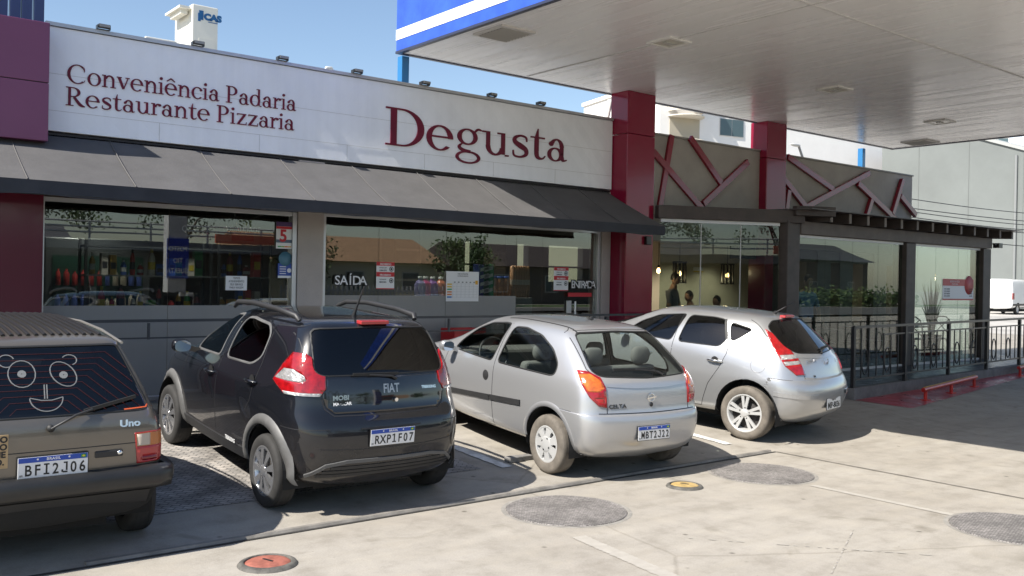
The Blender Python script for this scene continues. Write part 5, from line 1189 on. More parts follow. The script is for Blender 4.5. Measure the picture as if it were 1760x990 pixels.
def wheel(root, x, y, r, wd, style, side, tyre=M_tyre, rimr=None, wmat=M_silverw):
    e = bpy.data.objects.new("wheel", None); col.objects.link(e); e.parent = root; e.location = (x, y, r); e.empty_display_size = .1
    rr = rimr or r*(.70 if style == 'double' else .68 if style == 'multi' else .62); h = wd/2; m = MB()
    prof = [(rr, -h*.92), (rr+.012, -h), (r*.86, -h*1.04), (r*.955, -h*.93), (r*.99, -h*.74), (r, -h*.3), (r, h*.3), (r*.99, h*.74), (r*.955, h*.93), (r*.86, h*1.04), (rr+.012, h), (rr, h*.92)]
    m.lathe(prof, (0, 0, 0), 'x', 48)
    for gx in (-.5, -.17, .17, .5): m.lathe([(r+.0008, h*gx-.004), (r-.004, h*gx), (r+.0008, h*gx+.004)], (0, 0, 0), 'x', 48)
    o = m.build("tyre", tyre, e, False)
    s = side; m = MB()
    m.lathe([(rr+.004, s*h*.93), (rr-.012, s*h*.98), (rr-.02, s*h*.85), (rr-.035, s*h*.2)], (0, 0, 0), 'x', 40); m.build("rim", wmat, e, False)
    m = MB(); m.lathe([(0, s*h*.22), (rr-.03, s*h*.2)], (0, 0, 0), 'x', 32); m.lathe([(0, s*h*.30), (rr*.6, s*h*.30), (rr*.62, s*h*.25)], (0, 0, 0), 'x', 28); m.build("brake", pm("brake dark", (.03, .027, .025), .7), e, False)
    m = MB()
    def spoke(a, r0, r1, w0, w1, x0, x1):
        c, si = math.cos(a), math.sin(a); q = []
        for rad_, ww, xx in ((r0, w0, x0), (r1, w1, x1)):
            for sg in (-1, 1):
                for dx in (0, -.022*s): q.append(Vector((xx*s+dx, rad_*c-sg*ww*si, rad_*si+sg*ww*c)))
        m.add(q, [(0, 2, 6, 4), (1, 5, 7, 3), (0, 4, 5, 1), (2, 3, 7, 6)])
    if style == 'star':                    # hubcap with seven broad petals and slots
        for k in range(7):
            a = 2*math.pi*k/7; spoke(a, rr*.30, rr*.95, rr*.17, rr*.25, h*1.00, h*.93); spoke(a, rr*.75, rr*.96, rr*.25, rr*.33, h*.955, h*.93)
        m.lathe([(0, s*h*1.06), (rr*.3, s*h*1.05), (rr*.46, s*h*.98), (rr*.50, s*h*.90)], (0, 0, 0), 'x', 36)
        m.lathe([(rr*.88, s*h*.93), (rr*.97, s*h*.97), (rr*1.0, s*h*.93)], (0, 0, 0), 'x', 40)
    elif style == 'double':                # alloy with five pairs of spokes
        for k in range(5):
            for dd in (-.17, .17): a = 2*math.pi*k/5+R(18)+dd; spoke(a, rr*.16, rr*.96, rr*.065, rr*.085, h*.86, h*.92)
        m.lathe([(0, s*h*.95), (rr*.15, s*h*.94), (rr*.24, s*h*.84), (rr*.25, s*h*.6)], (0, 0, 0), 'x', 28)
    elif style == 'multi':                 # hubcap with nine bent twin blades
        for k in range(9):
            a = 2*math.pi*k/9; spoke(a, rr*.2, rr*.97, rr*.05, rr*.16, h*1.0, h*.95)
        m.lathe([(0, s*h*1.06), (rr*.16, s*h*1.05), (rr*.26, s*h*.98), (rr*.27, s*h*.8)], (0, 0, 0), 'x', 28); m.lathe([(rr*.9, s*h*.93), (rr*.97, s*h*.97), (rr, s*h*.93)], (0, 0, 0), 'x', 40)
    else:
        m.lathe([(0, s*h*.7), (rr*.5, s*h*.72), (rr*.8, s*h*.6), (rr*.97, s*h*.6)], (0, 0, 0), 'x', 32)
    m.build("wheel_disc", wmat, e, False)
    if style in ('star', 'double'):
        m = MB()
        for k in range(5 if style == 'double' else 4):
            a = 2*math.pi*k/(5 if style == 'double' else 4)+.4; rad_ = rr*(.30 if style == 'double' else .34); m.lathe([(0, s*h*(.875 if style == 'double' else 1.052)), (.011, s*h*(.87 if style == 'double' else 1.045))], (0, rad_*math.cos(a), rad_*math.sin(a)), 'x', 10)
        m.build("bolts", M_dark, e, False)
    return e
def plate(root, text, x, y, z, tilt=0.0, old=False, yaw=0.0):
    e = bpy.data.objects.new("number_plate", None); col.objects.link(e); e.parent = root; e.location = (x, y, z); e.rotation_euler = (tilt, 0, yaw)
    m = MB(); m.box(-.2, .2, -.004, .004, -.065, .065); m.build("plate_panel", M_plate_w, e, False, .003)
    m = MB(); m.box(-.205, .205, -.002, .008, -.07, .07); m.build("plate_holder", M_rubber, e, False, .004)
    if old:
        m = MB(); text_into(m, "ITAJAI - SC", .022, (0, -.0045, .036), (1, 0, 0), (0, 0, 1), .0006, 'CENTER', (1, 1), 1, .0006); text_into(m, text, .098, (0, -.0045, -.05), (1, 0, 0), (0, 0, 1), .0006, 'CENTER', (.92, 1.0), 1.0, .003); m.build("lettering", M_plate_k, e, False)
        return e
    m = MB(); m.box(-.197, .197, -.0052, -.003, .032, .0635); m.build("blue_band", M_plate_b, e, False)
    m = MB(); text_into(m, "BRASIL", .022, (0, -.0058, .041), (1, 0, 0), (0, 0, 1), .0004, 'CENTER', (1.1, 1), 1.1, .0006)
    m.lathe([(0, -.0058), (.006, -.0056)], (-.09, 0, .05), 'y', 10).lathe([(0, -.0058), (.006, -.0056)], (.09, 0, .05), 'y', 10); m.build("band_lettering", M_plate_w, e, False)
    m = MB(); m.box(.158, .188, -.0060, -.0054, .037, .058); m.build("flag", pm("flag green", (.02, .22, .06), .4), e, False); m = MB(); m.prism([(.163, -.0066, .0475), (.173, -.0066, .041), (.183, -.0066, .0475), (.173, -.0066, .054)], (0, .0005, 0)); m.build("flag_diamond", pm("flag yellow", (.7, .5, .03), .4), e, False)
    m = MB()
    for i, ch in enumerate(text):          # narrow evenly spaced plate characters
        cx = -.142+i*.0515
        if ch == '1': m.box(cx-.005, cx+.005, -.0054, -.0042, -.048, .020).box(cx-.017, cx+.017, -.0053, -.0043, -.048, -.039).prism([(cx-.018, -.0052, .004), (cx-.018, -.0052, .013), (cx-.003, -.0052, .020), (cx-.003, -.0052, .010)], (0, .001, 0))
        elif ch == 'I': m.box(cx-.005, cx+.005, -.0054, -.0042, -.048, .020).box(cx-.016, cx+.016, -.0053, -.0043, -.048, -.039).box(cx-.016, cx+.016, -.0052, -.0044, .011, .020)
        elif ch == 'J': m.box(cx+.007, cx+.017, -.0054, -.0042, -.034, .020).box(cx-.010, cx+.017, -.0053, -.0043, -.048, -.038).box(cx-.018, cx-.008, -.0052, -.0044, -.044, -.028).box(cx-.006, cx+.012, -.0051, -.0045, .011, .020)
        else: text_into(m, ch, .094, (cx, -.0048, -.048), (1, 0, 0), (0, 0, 1), .0006, 'CENTER', (.80 if ch not in 'M' else .66, 1.0), 1.0, .0016)
    text_into(m, "BR", .018, (-.180, -.0048, -.052), (1, 0, 0), (0, 0, 1), .0004, 'CENTER'); m.build("lettering", M_plate_k, e, False)
    return e
def seat(root, x, y, z, mat, rear=False, w=.48):
    m = MB(); m.box(x-w/2, x+w/2, y-.25, y+.25, z, z+.16); m.add([(x+a*w/2*(.92 if c else 1), y-.25-.13*c-b*.12, z+.10+.56*c) for c in (0, 1) for b in (0, 1) for a in (-1, 1)], [(0, 1, 3, 2), (4, 6, 7, 5), (0, 4, 5, 1), (2, 3, 7, 6), (0, 2, 6, 4), (1, 5, 7, 3)])
    o = m.build("seat_back", mat, root, False, .04, 3)
    m = MB()
    for hx in ((x,) if not rear else (x-w*.28, x+w*.28)): m.grid(lambda u, v, hx=hx: Vector((hx+.12*math.copysign(abs(math.cos(2*math.pi*u))**.6, math.cos(2*math.pi*u))*math.sin(math.pi*v)**.5, y-.46+.045*math.sin(2*math.pi*u)*math.sin(math.pi*v)**.5, z+.76-.09*math.cos(math.pi*v))), 20, 10); m.tube([(hx-.04, y-.44, z+.6), (hx-.04, y-.46, z+.7)], .008, 6)
    m.build("headrest", mat, root, False)
def car_root(name, label, x, y, yaw, cat="car"):
    c, s = math.cos(yaw), math.sin(yaw); Yv = Vector((s, c, SL*c)).normalized(); Xv = Vector((c, -s, -s*SL)).normalized(); Z = Xv.cross(Yv)
    mw = Matrix((Xv, Yv, Z)).transposed().to_4x4(); mw.translation = (x, y, gz(y))
    return thing(name, label, cat, group=None, mw=mw)
def car_body(root, levels, paintm, wb, r, tw, style, wmat, tyre, arch_r, glassm, side_w, rear_glass, rear_trim, side_trim_mat, trim_w, lamps, wd=.17, arch_z=None, wind=None):
    """shell with real openings for glass, wheels and lamps; returns (bvh of the whole shell, bmesh left over)"""
    bm = car_shell(levels); bvh = BVHTree.FromBMesh(bm); W = max(L[3] for L in levels)
    for s in (-1, 1):                      # wheel arches
        for y in (0, wb):
            az = arch_z or r+.015; circ = [(y+arch_r*math.cos(2*math.pi*k/28), az+arch_r*math.sin(2*math.pi*k/28)) for k in range(28)]
            lo = [p for p in circ if p[1] >= az]; poly = [(y-arch_r, .0)]+[(y+arch_r*math.cos(math.pi*(1-k/16)), az+arch_r*math.sin(math.pi*(1-k/16))) for k in range(17)]+[(y+arch_r, .0)]
            fs = Cut(side_poly(poly, s), (s, 0)).run(bm, -.35, lambda c, s=s: c.x*s > .35); bmesh.ops.delete(bm, geom=[f for f in fs if f.is_valid], context='FACES')
            m = MB(); xo = s*(W-.035); xi = s*(W-.33); nn_ = 16
            v = []
            for k in range(nn_+1):
                a = math.pi*k/nn_; yy, zz = y+(arch_r+.004)*math.cos(a), az+(arch_r+.004)*math.sin(a); v += [(xo, yy, zz), (xi, yy, zz)]
            v += [(xo, y-arch_r-.004, .22), (xi, y-arch_r-.004, .22), (xo, y+arch_r+.004, .22), (xi, y+arch_r+.004, .22)]
            f = [(2*k, 2*k+1, 2*k+3, 2*k+2) for k in range(nn_)]+[(2*nn_, 2*nn_+1, 2*nn_+3, 2*nn_+2), (0, 1, 2*nn_+5, 2*nn_+4)]
            m.add(v, f); m.add([(xi, y, az)]+[v[2*k+1] for k in range(nn_+1)], [(0, k+1, k+2) for k in range(nn_)]); m.add([(xi, y-arch_r, az), (xi, y+arch_r, az), (xi, y+arch_r, .22), (xi, y-arch_r, .22)], [(0, 1, 2, 3)]); m.build("wheel_housing", M_under, root, False)
            wheel(root, s*(tw/2), y, r, wd, style, s, tyre, None, wmat)
    m = MB(); m.box(-W+.32, W-.32, levels[0][1]+.15, levels[0][2]-.15, .18, .30); m.build("underbody", M_under, root, False)
    def pane(poly, d, name="window", mat=glassm, tm=side_trim_mat, tw_=trim_w, nmin=.12, keep=None):
        out = Cut(grow(poly, tw_), d).run(bm, nmin, keep); inn = set(Cut(poly, d).run(bm, nmin, keep)); out = Cut(grow(poly, tw_), d); allf = [f for f in out.select(bm, nmin) if out.inside(out.uz(f.calc_center_median())) and (not keep or keep(f.calc_center_median()))]
        ring = [f for f in allf if f not in inn]
        fr = take(bm, ring, name, tm, root, .0015, .012)
        g = take(bm, list(inn), "glass", mat, fr, -.004)
        return fr
    for s in (-1, 1):
        for p in side_w: pane(side_poly(soft(p, .05), s), (s, 0), "side_window", keep=lambda c, s=s: c.x*s > .2)
    if wind: pane(wind, (0, 1), "windscreen", tm=M_rubber, tw_=.02, nmin=.25, keep=lambda c: c.y > 1.0)
    if rear_glass: pane(soft(rear_glass, .06), (0, -1), "rear_window", tm=rear_trim[0], tw_=rear_trim[1], nmin=.2, keep=lambda c: c.y < .6)
    for lp in lamps:
        for s in (-1, 1):
            d = Vector((s*abs(lp['d'][0]), lp['d'][1], 0)).normalized(); par = root; first = None
            made = []
            for poly, mat, nm in reversed(lp['parts']):   # inner lenses first, the main lens keeps the rest
                pts = [(-u*s, z) for u, z in poly]   # outlines are written for the left lamp, e = (-d.y, d.x)
                c = Cut(pts, d); fs = c.run(bm, .0, lambda q, s=s: q.x*s > .25)
                made.append(take(bm, fs, nm, mat, root, lp.get('off', .008), .02))
            for o in made[:-1]: o.parent = made[-1]
    return bvh, bm
def finish_body(bm, root, paintm, name="body"):
    me = bpy.data.meshes.new(name); bm.to_mesh(me); bm.free()
    return link_mesh(name, me, paintm, root, False, True)
def mirror_(root, x, y, z, mat, s=-1, w=.17, h=.12):
    m = MB(); m.grid(lambda u, v: Vector((x+s*(w/2)*(1+math.copysign(abs(math.cos(2*math.pi*u))**.7, math.cos(2*math.pi*u))*math.sin(math.pi*v)**.6), y+.03-.07*math.cos(math.pi*v)*-1 if 0 else y+.05-.06*math.cos(math.pi*v), z+h/2*math.copysign(abs(math.sin(2*math.pi*u))**.7, math.sin(2*math.pi*u))*math.sin(math.pi*v)**.6)), 28, 10)
    m.bar((x+s*.02, y+.06, z-.02), (x-s*.09, y+.03, z-.05), .07, .05); o = m.build("door_mirror", mat, root, False)
    m = MB(); n_ = 24; m.add([(x+s*(w/2)*(1+.86*math.copysign(abs(math.cos(t))**.7, math.cos(t))), y-.0135, z+h*.43*math.copysign(abs(math.sin(t))**.7, math.sin(t))) for t in [2*math.pi*k/n_ for k in range(n_)]], [tuple(range(n_))]); m.build("mirror_glass", M_mirror, o, False)
def handle(root, bvh, x, y, z, mat, l=.2, s=-1):
    h = bvh.ray_cast(Vector((s*2, y, z)), Vector((-s, 0, 0)), 3)[0]
    if h is None: return
    m = MB(); X = h.x; m.tube([(X, y-l/2, z-.005), (X+s*.035, y-l*.32, z), (X+s*.04, y, z), (X+s*.035, y+l*.32, z), (X, y+l/2, z-.005)], [.012, .015, .016, .015, .012], 8); o = m.build("door_handle", mat, root, False)
    m = MB(); m.lathe([(0, 0), (.05, .0)], (X+s*.003, y, z), 'x', 18); m.build("handle_recess", M_rubber, o, False)
def wiper(root, pts, blade, mat=M_plastic):
    m = MB(); m.tube(pts, [.013, .009, .007][:len(pts)] if len(pts) < 4 else .008, 7); o = m.build("rear_wiper", mat, root, False)
    m = MB(); m.bar(blade[0], blade[1], .012, .022); m.build("wiper_blade", M_rubber, o, False)
def badge(root, s, size, x, y, z, mat, bvh=None, sx=1.0, d=.004, bold=.001):
    h = bvh.ray_cast(Vector((x, -3, z)), Vector((0, 1, 0)), 4) if bvh else None
    yy = (h[0].y if h and h[0] is not None else y); nrm = h[1] if h and h[0] is not None else Vector((0, -1, 0)); r_ = Vector((1, 0, 0)); r_ = (r_-nrm*r_.dot(nrm)).normalized(); u = nrm.cross(r_); 
    m = MB(); text_into(m, s, size, Vector((x, yy, z))+nrm*.004, r_, u if u.z > 0 else -u, .002, 'CENTER', (sx, 1), 1, bold); return m.build("badge", mat, root, False)

# ------------------------------------------------------------ black small car
M_blackp = paint("black car paint", (0.006, 0.007, 0.010), 0.0, .25, dirt=.22)
lv = [(.22, -.44, 2.86, .72, .66, .62, .10, .25, .20, .25), (.30, -.57, 2.95, .79, .74, .70, .10, .25, .22, .28), (.45, -.615, 2.98, .81, .77, .74, .10, .25, .24, .30), (.62, -.615, 2.98, .82, .79, .76, .10, .25, .24, .30),
      (.74, -.59, 2.96, .825, .79, .76, .10, .25, .24, .3), (.80, -.545, 2.92, .825, .79, .75, .10, .25, .23, .28), (.86, -.52, 2.84, .82, .785, .74, .10, .24, .23, .26), (.92, -.51, 2.66, .815, .78, .72, .10, .22, .23, .24), (.97, -.50, 2.40, .80, .77, .72, .10, .20, .23, .2),
      (1.02, -.485, 2.20, .785, .755, .70, .09, .20, .22, .15), (1.12, -.45, 2.02, .755, .725, .66, .08, .18, .2, .12), (1.25, -.385, 1.80, .70, .675, .60, .08, .16, .18, .1), (1.36, -.315, 1.59, .645, .62, .54, .07, .14, .16, .1),
      (1.435, -.25, 1.42, .585, .57, .47, .06, .12, .14, .1), (1.475, -.205, 1.25, .52, .51, .41, .05, .1, .12, .1), (1.495, -.10, 1.05, .40, .39, .31, .04, .08, .1, .08), (1.505, .15, .85, .22, .21, .18, .02, .06, .06, .06)]
c1 = car_root("black_hatchback", "black small hatchback with grey wheel arches and roof rails, rear towards the camera", 3.86, 6.95, R(.4))
lamp = [(-.487, 1.03), (-.44, 1.10), (-.39, 1.16), (-.333, 1.25), (-.20, 1.25), (-.10, 1.20), (-.03, 1.10), (-.01, 1.0), (-.04, .945), (-.32, .945)]
bvh, bm = car_body(c1, lv, M_blackp, 2.305, .29, 1.44, 'multi', M_darkw, M_tyre, .345, M_tint,
    [[(1.80, 1.03), (1.74, 1.16), (1.65, 1.29), (1.50, 1.37), (1.20, 1.395), (1.17, 1.38), (1.12, 1.06)], [(.93, 1.07), (.97, 1.39), (.82, 1.405), (.40, 1.395), (.29, 1.33), (.27, 1.16), (.40, 1.09)]],
    [(-.54, 1.10), (.54, 1.10), (.585, 1.14), (.535, 1.43), (.0, 1.445), (-.535, 1.43), (-.585, 1.14)], (M_rubber, .02), M_greyplastic, .038,
    [dict(d=(-.75, -.66), off=.012, parts=[(lamp, M_red, "tail_lamp"), ([(-.455, 1.045), (-.37, 1.125), (-.27, 1.13), (-.17, 1.09), (-.15, 1.055), (-.20, 1.04)], M_clear, "reverse_lens"), ([(-.32, .944), (-.34, .966), (-.03, .966), (-.04, .944)], M_clear, "lower_lens")])],
    wind=[(-.60, 1.10), (.60, 1.10), (.50, 1.40), (-.50, 1.40)])
# glossy black tailgate panel below the window
M_gloss = pm("gloss black panel", (.006, .006, .007), .05, coat=1)
fs = Cut([(-.46, .815), (.46, .815), (.52, .86), (.545, .94), (.545, 1.075), (-.545, 1.075), (-.545, .94), (-.52, .86)], (0, -1)).run(bm, .3, lambda c: c.y < .3)
take(bm, fs, "tailgate_panel", M_gloss, c1, .006, .02)
finish_body(bm, c1, M_blackp)
for s in (-1, 1):                          # grey arch cladding, sill and rails
    for yc in (0, 2.305):
        m = MB(); v = []; n_ = 26
        for k in range(n_+1):
            a = math.pi*(1.03-1.07*k/n_); ca, sa = math.cos(a), math.sin(a)
            for rad_, off in ((.345, .004), (.350, .030), (.405, .022), (.425, .0)):
                y_, z_ = yc+rad_*ca, .305+rad_*sa*1.03
                h = bvh.ray_cast(Vector((s*2, y_, max(z_, .24))), Vector((-s, 0, 0)), 1.9)[0]; X = h.x if h is not None else s*.76
                X = s*max(abs(X), .735 if z_ > .3 else .70); v.append((X+s*off, y_, z_))
        m.add(v, [(k*4+j, k*4+j+1, k*4+5+j, k*4+4+j) for k in range(n_) for j in range(3)], True); m.build("arch_cladding", M_greyplastic, c1, False)
    m = MB(); m.tube([(s*.54, .02, 1.475), (s*.555, .05, 1.508), (s*.565, .35, 1.530), (s*.565, .9, 1.535), (s*.545, 1.28, 1.505), (s*.52, 1.42, 1.45)], [.020, .026, .024, .024, .024, .018], 8); m.build("roof_rail", M_plastic, c1, False)
    ribbon(bvh, [(s*.8, .41, .34), (s*.8, 1.92, .34)], (s, 0, 0), .10, .012, "sill_cladding", M_plastic, c1, 12)
    for p in ([(1.05, 1.40), (1.03, 1.05), (1.03, .36)], [(1.93, 1.02), (1.99, .70), (1.92, .36)], [(.26, 1.36), (.22, 1.12), (.30, .80), (.40, .68)]):
        ribbon(bvh, [(s*.8, y, z) for y, z in p], (s, 0, 0), .007, .0012, "door_gap", M_dark, c1, 8)
    handle(c1, bvh, 0, 1.18, .905, M_blackp, .18, s); handle(c1, bvh, 0, .30, .96, M_blackp, .18, s)
mirror_(c1, -.80, 1.72, 1.05, M_blackp, -1); mirror_(c1, .80, 1.72, 1.05, M_blackp, 1)
ribbon(bvh, [(-.60, 0, .56), (-.3, 0, .545), (.3, 0, .545), (.6, 0, .56)], (0, -1, 0), .006, .0015, "bumper_line", M_dark, c1, 10)
# lower bumper insert
m = MB(); xs_ = [(-.66, .345), (-.54, .43), (-.38, .455), (.38, .455), (.54, .43), (.66, .345)]
def on(x, z, o_=.0):
    h = bvh.ray_cast(Vector((x, -3, z)), Vector((0, 1, 0)), 4); return Vector((x, (h[0].y if h[0] is not None else -.5)-o_, z))
ribbon(bvh, [(x, 0, z) for x, z in xs_], (0, -1, 0), .026, .014, "bumper_trim", pm("dark trim", (.10, .10, .10), .4), c1, 8)
for z, w_ in ((.405, .50), (.375, .56), (.345, .60)): ribbon(bvh, [(-w_, 0, z), (w_, 0, z)], (0, -1, 0), .026, .006, "diffuser_slat", M_plastic, c1, 16)
plate(c1, "RXP1F07", -.005, on(0, .63).y-.012, .628, R(2))
m = MB()
for x, l_ in ((-.32, .0),): pass
ribbon(bvh, [(-.27, 0, .70), (.27, 0, .70)], (0, -1, 0), .012, .004, "plate_recess", M_dark, c1, 8)
for s in (-1, 1):
    ribbon(bvh, [(s*.50, 0, 1.462), (s*.60, 0, 1.42), (s*.635, 0, 1.20)], (0, -1, 0), .008, .0012, "tailgate_gap", M_dark, c1, 6); ribbon(bvh, [(s*.555, 0, .93), (s*.535, 0, .85), (s*.47, 0, .80), (0, 0, .795)], (0, -1, 0), .009, .0012, "tailgate_gap", M_dark, c1, 6)
    ribbon(bvh, [(s*.81, -.26, .70), (s*.74, -.45, .70), (s*.60, -.6, .705)], (s, -.6, 0), .006, .001, "bumper_gap", M_dark, c1, 8)
badge(c1, "FIAT", .10, .03, 0, .955, pm("satin chrome", (.45, .45, .46), .3, metal=1), bvh, .75, bold=.002); badge(c1, "MOBI", .05, -.405, 0, .915, M_chrome, bvh, 1.1, bold=.002); badge(c1, "MAXICAR", .034, -.395, 0, .875, M_plate_w, bvh, 1.0, bold=.001); badge(c1, "TREKKING", .032, .40, 0, .965, M_chrome, bvh, 1.0)
b_ = on(.0, 1.085, .03); m = MB(); m.tube([on(.06, .90, .012), on(.06, .90, .03)], .016, 10); m.build("tailgate_lock", M_chrome, c1, False)
wiper(c1, [on(.08, 1.06, .015), on(.03, 1.085, .035), on(-.16, 1.10, .03)], (on(-.30, 1.105, .025), on(.10, 1.10, .025)))
m = MB(); q = on(0, 1.462); m.box(-.13, .13, q.y-.03, q.y+.05, 1.468, 1.498); m.build("third_brake_lamp", M_redd, c1, False, .006)
m = MB(); m.tube([(0, .12, 1.50), (0, .09, 1.56), (0, -.03, 1.76)], [.02, .010, .005], 8); m.build("aerial", M_plastic, c1, False)
m = MB(); text_into(m, "TREKKING", .045, (-.835, .62, .40), (0, -1, 0), (0, 0, 1), .001, 'CENTER', (1, 1), 1, .001); m.build("badge", pm("white badge", (.6, .6, .6), .4), c1, False)
for x in (-.36, .36): seat(c1, x, 1.15, .34, M_seat)
seat(c1, 0, .42, .38, M_seat, True, 1.1)
m = MB(); m.box(-.68, .68, 1.75, 2.1, .6, .98); m.build("dashboard", M_trim_in, c1, False, .04); m = MB(); m.box(-.68, .68, -.35, 1.9, .28, .33); m.build("cabin_floor", M_trim_in, c1, False)

# ------------------------------------------------------------ silver two-door car
M_silver = paint("silver car paint", (0.45, 0.452, 0.458), 0.6, .33, dirt=.25, dirtc=(.42, .38, .32))
lv = [(.20, -.42, 3.10, .70, .62, .6, .08, .25, .2, .25), (.28, -.58, 3.18, .77, .71, .66, .09, .25, .2, .28), (.36, -.625, 3.20, .79, .745, .69, .09, .25, .2, .28), (.50, -.64, 3.21, .80, .765, .71, .09, .25, .2, .28), (.615, -.635, 3.21, .805, .765, .72, .09, .25, .2, .28), (.655, -.60, 3.2, .806, .762, .72, .08, .25, .19, .28),
      (.70, -.585, 3.18, .806, .758, .72, .08, .25, .18, .28), (.80, -.575, 3.08, .803, .75, .70, .08, .24, .18, .26), (.88, -.56, 2.93, .795, .735, .67, .08, .22, .18, .24), (.94, -.54, 2.66, .78, .72, .66, .08, .2, .18, .2), (.99, -.505, 2.40, .765, .70, .66, .08, .2, .18, .16),
      (1.09, -.385, 2.14, .73, .665, .61, .08, .18, .17, .12), (1.20, -.235, 1.92, .685, .625, .56, .08, .16, .16, .1), (1.29, -.105, 1.72, .635, .585, .51, .07, .14, .15, .1), (1.35, -.005, 1.54, .585, .545, .46, .06, .12, .14, .1), (1.385, .075, 1.35, .51, .48, .40, .05, .1, .12, .1), (1.405, .22, 1.15, .37, .35, .29, .04, .08, .1, .08), (1.412, .42, .95, .2, .19, .16, .02, .06, .06, .06)]
c2 = car_root("silver_two_door_car", "silver two-door hatchback with orange and red tail lamps and white hubcaps", 6.60, 6.68, R(4.6))
lamp = [(-.375, 1.035), (-.27, 1.03), (-.16, .985), (-.105, .90), (-.085, .72), (-.16, .735), (-.25, .81), (-.33, .92)]
bvh, bm = car_body(c2, lv, M_silver, 2.443, .282, 1.40, 'star', M_silverw, M_tyre_d, .345, M_cleargl,
    [[(1.90, .95), (1.83, 1.06), (1.66, 1.19), (1.44, 1.275), (1.10, 1.315), (.98, 1.315), (1.04, .94)], [(.92, .94), (.87, 1.30), (.66, 1.315), (.38, 1.275), (.14, 1.17), (.0, 1.05), (-.01, .97), (.03, .945)]],
    [(-.53, 1.00), (0, .98), (.53, 1.00), (.585, 1.04), (.485, 1.34), (0, 1.355), (-.485, 1.34), (-.585, 1.04)], (M_rubber, .02), M_rubber, .028,
    [dict(d=(-.6, -.8), off=.010, parts=[(lamp, M_red, "tail_lamp"), ([(-.365, 1.0), (-.26, 1.012), (-.165, .965), (-.118, .895), (-.17, .86), (-.27, .86), (-.32, .935)], M_amber, "indicator_lens"), ([(-.20, .80), (-.115, .80), (-.11, .765), (-.18, .775)], M_redd, "reverse_lens")])],
    wind=[(-.58, 1.06), (.58, 1.06), (.47, 1.33), (-.47, 1.33)])
bpz = .655
fs = [f for f in Cut([(-.9, .15), (.9, .15), (.9, bpz), (-.9, bpz)], (0, -1)).run(bm, .02, lambda c: c.y < -.05)]
take(bm, fs, "rear_bumper", M_silver, c2, .004, .012)
finish_body(bm, c2, M_silver)
for s in (-1, 1):
    ribbon(bvh, [(s*.8, 1.95, .475), (s*.8, 1.0, .555)], (s, 0, 0), .055, .012, "side_moulding", M_plastic, c2, 16)
    ribbon(bvh, [(s*.8, .99, .557), (s*.8, .44, .60)], (s, 0, 0), .055, .012, "side_moulding", M_plastic, c2, 12)
    for p in ([(.96, 1.33), (.97, .93), (.955, .5), (.93, .27), (1.5, .25)], [(2.02, .94), (2.06, .6), (2.0, .28)]): ribbon(bvh, [(s*.8, y, z) for y, z in p], (s, 0, 0), .007, .0012, "door_gap", M_dark, c2, 8)
    h = bvh.ray_cast(Vector((s*2, 1.10, .77)), Vector((-s, 0, 0)), 3)[0]; m = MB(); m.lathe([(0, s*.012), (.03, s*.012), (.055, s*.002)], (h.x, 1.10, .77), 'x', 20); m.build("door_handle", M_plastic, c2, False)
    m = MB(); v = []; n_ = 22                # raised wheel arch lip
    for k in range(n_+1):
        a = math.pi*(1.0-k/n_)
        for rad_, off in ((.345, .002), (.35, .012), (.385, .006), (.40, -.002)):
            y_, z_ = rad_*math.cos(a), .297+rad_*math.sin(a); hh = bvh.ray_cast(Vector((s*2, y_, z_)), Vector((-s, 0, 0)), 1.9)[0]; v.append(((hh.x if hh is not None else s*.74)+s*off, y_, z_))
    m.add(v, [(k*4+j, k*4+j+1, k*4+5+j, k*4+4+j) for k in range(n_) for j in range(3)], True); m.build("arch_lip", M_silver, c2, False)
    ribbon(bvh, [(s*.45, .05, 1.36), (s*.47, .6, 1.38), (s*.46, 1.2, 1.35)], (0, 0, 1), .016, .003, "roof_drip", M_rubber, c2, 8)
mirror_(c2, -.79, 1.80, .98, M_silver, -1, .15, .12); mirror_(c2, .79, 1.80, .98, M_silver, 1, .15, .12)
ribbon(bvh, [(-.60, 0, .668), (0, 0, .662), (.60, 0, .668)], (0, -1, 0), .009, .001, "tailgate_gap", M_dark, c2, 12)
ribbon(bvh, [(-.50, 0, .915), (-.2, 0, .895), (.2, 0, .895), (.50, 0, .915)], (0, -1, 0), .012, .006, "tailgate_crease", M_silver, c2, 8)
ribbon(bvh, [(-.44, 0, .545), (-.42, 0, .38), (.0, 0, .365), (.42, 0, .38), (.44, 0, .545), (.0, 0, .555), (-.44, 0, .545)], (0, -1, 0), .010, .004, "bumper_crease", M_silver, c2, 8)
plate(c2, "MBT2J22", .0, on(0, .475).y-.014, .478, R(-3))
h = on(0, .80, .004); m = MB(); m.lathe([(.032, -.003), (.038, -.007), (.044, -.003)], (h.x, h.y, .80), 'y', 24); m.bar((h.x-.055, h.y-.006, .793), (h.x+.055, h.y-.006, .807), .008, .014, (0, 0, 1)); m.build("emblem", M_chrome, c2, False)
h = on(0, .735, .004); m = MB(); m.lathe([(0, -.004), (.018, -.006), (.022, 0)], (h.x, h.y, .735), 'y', 16); m.build("tailgate_lock", M_plastic, c2, False)
for s in (-1, 1):
    ribbon(bvh, [(s*.47, 0, 1.375), (s*.535, 0, 1.34), (s*.61, 0, 1.05), (s*.575, 0, .975)], (0, -1, 0), .009, .0012, "tailgate_gap", M_dark, c2, 6); ribbon(bvh, [(s*.525, 0, .90), (s*.51, 0, .72), (s*.515, 0, .665)], (0, -1, 0), .008, .0012, "tailgate_gap", M_dark, c2, 6)
    ribbon(bvh, [(s*.805, -.34, .655), (s*.79, .05, .655)], (s, -.35, 0), .008, .001, "bumper_gap", M_dark, c2, 8)
ribbon(bvh, [(-.47, 0, 1.378), (0, 0, 1.385), (.47, 0, 1.378)], (0, -1, .2), .010, .0012, "tailgate_gap", M_dark, c2, 8)
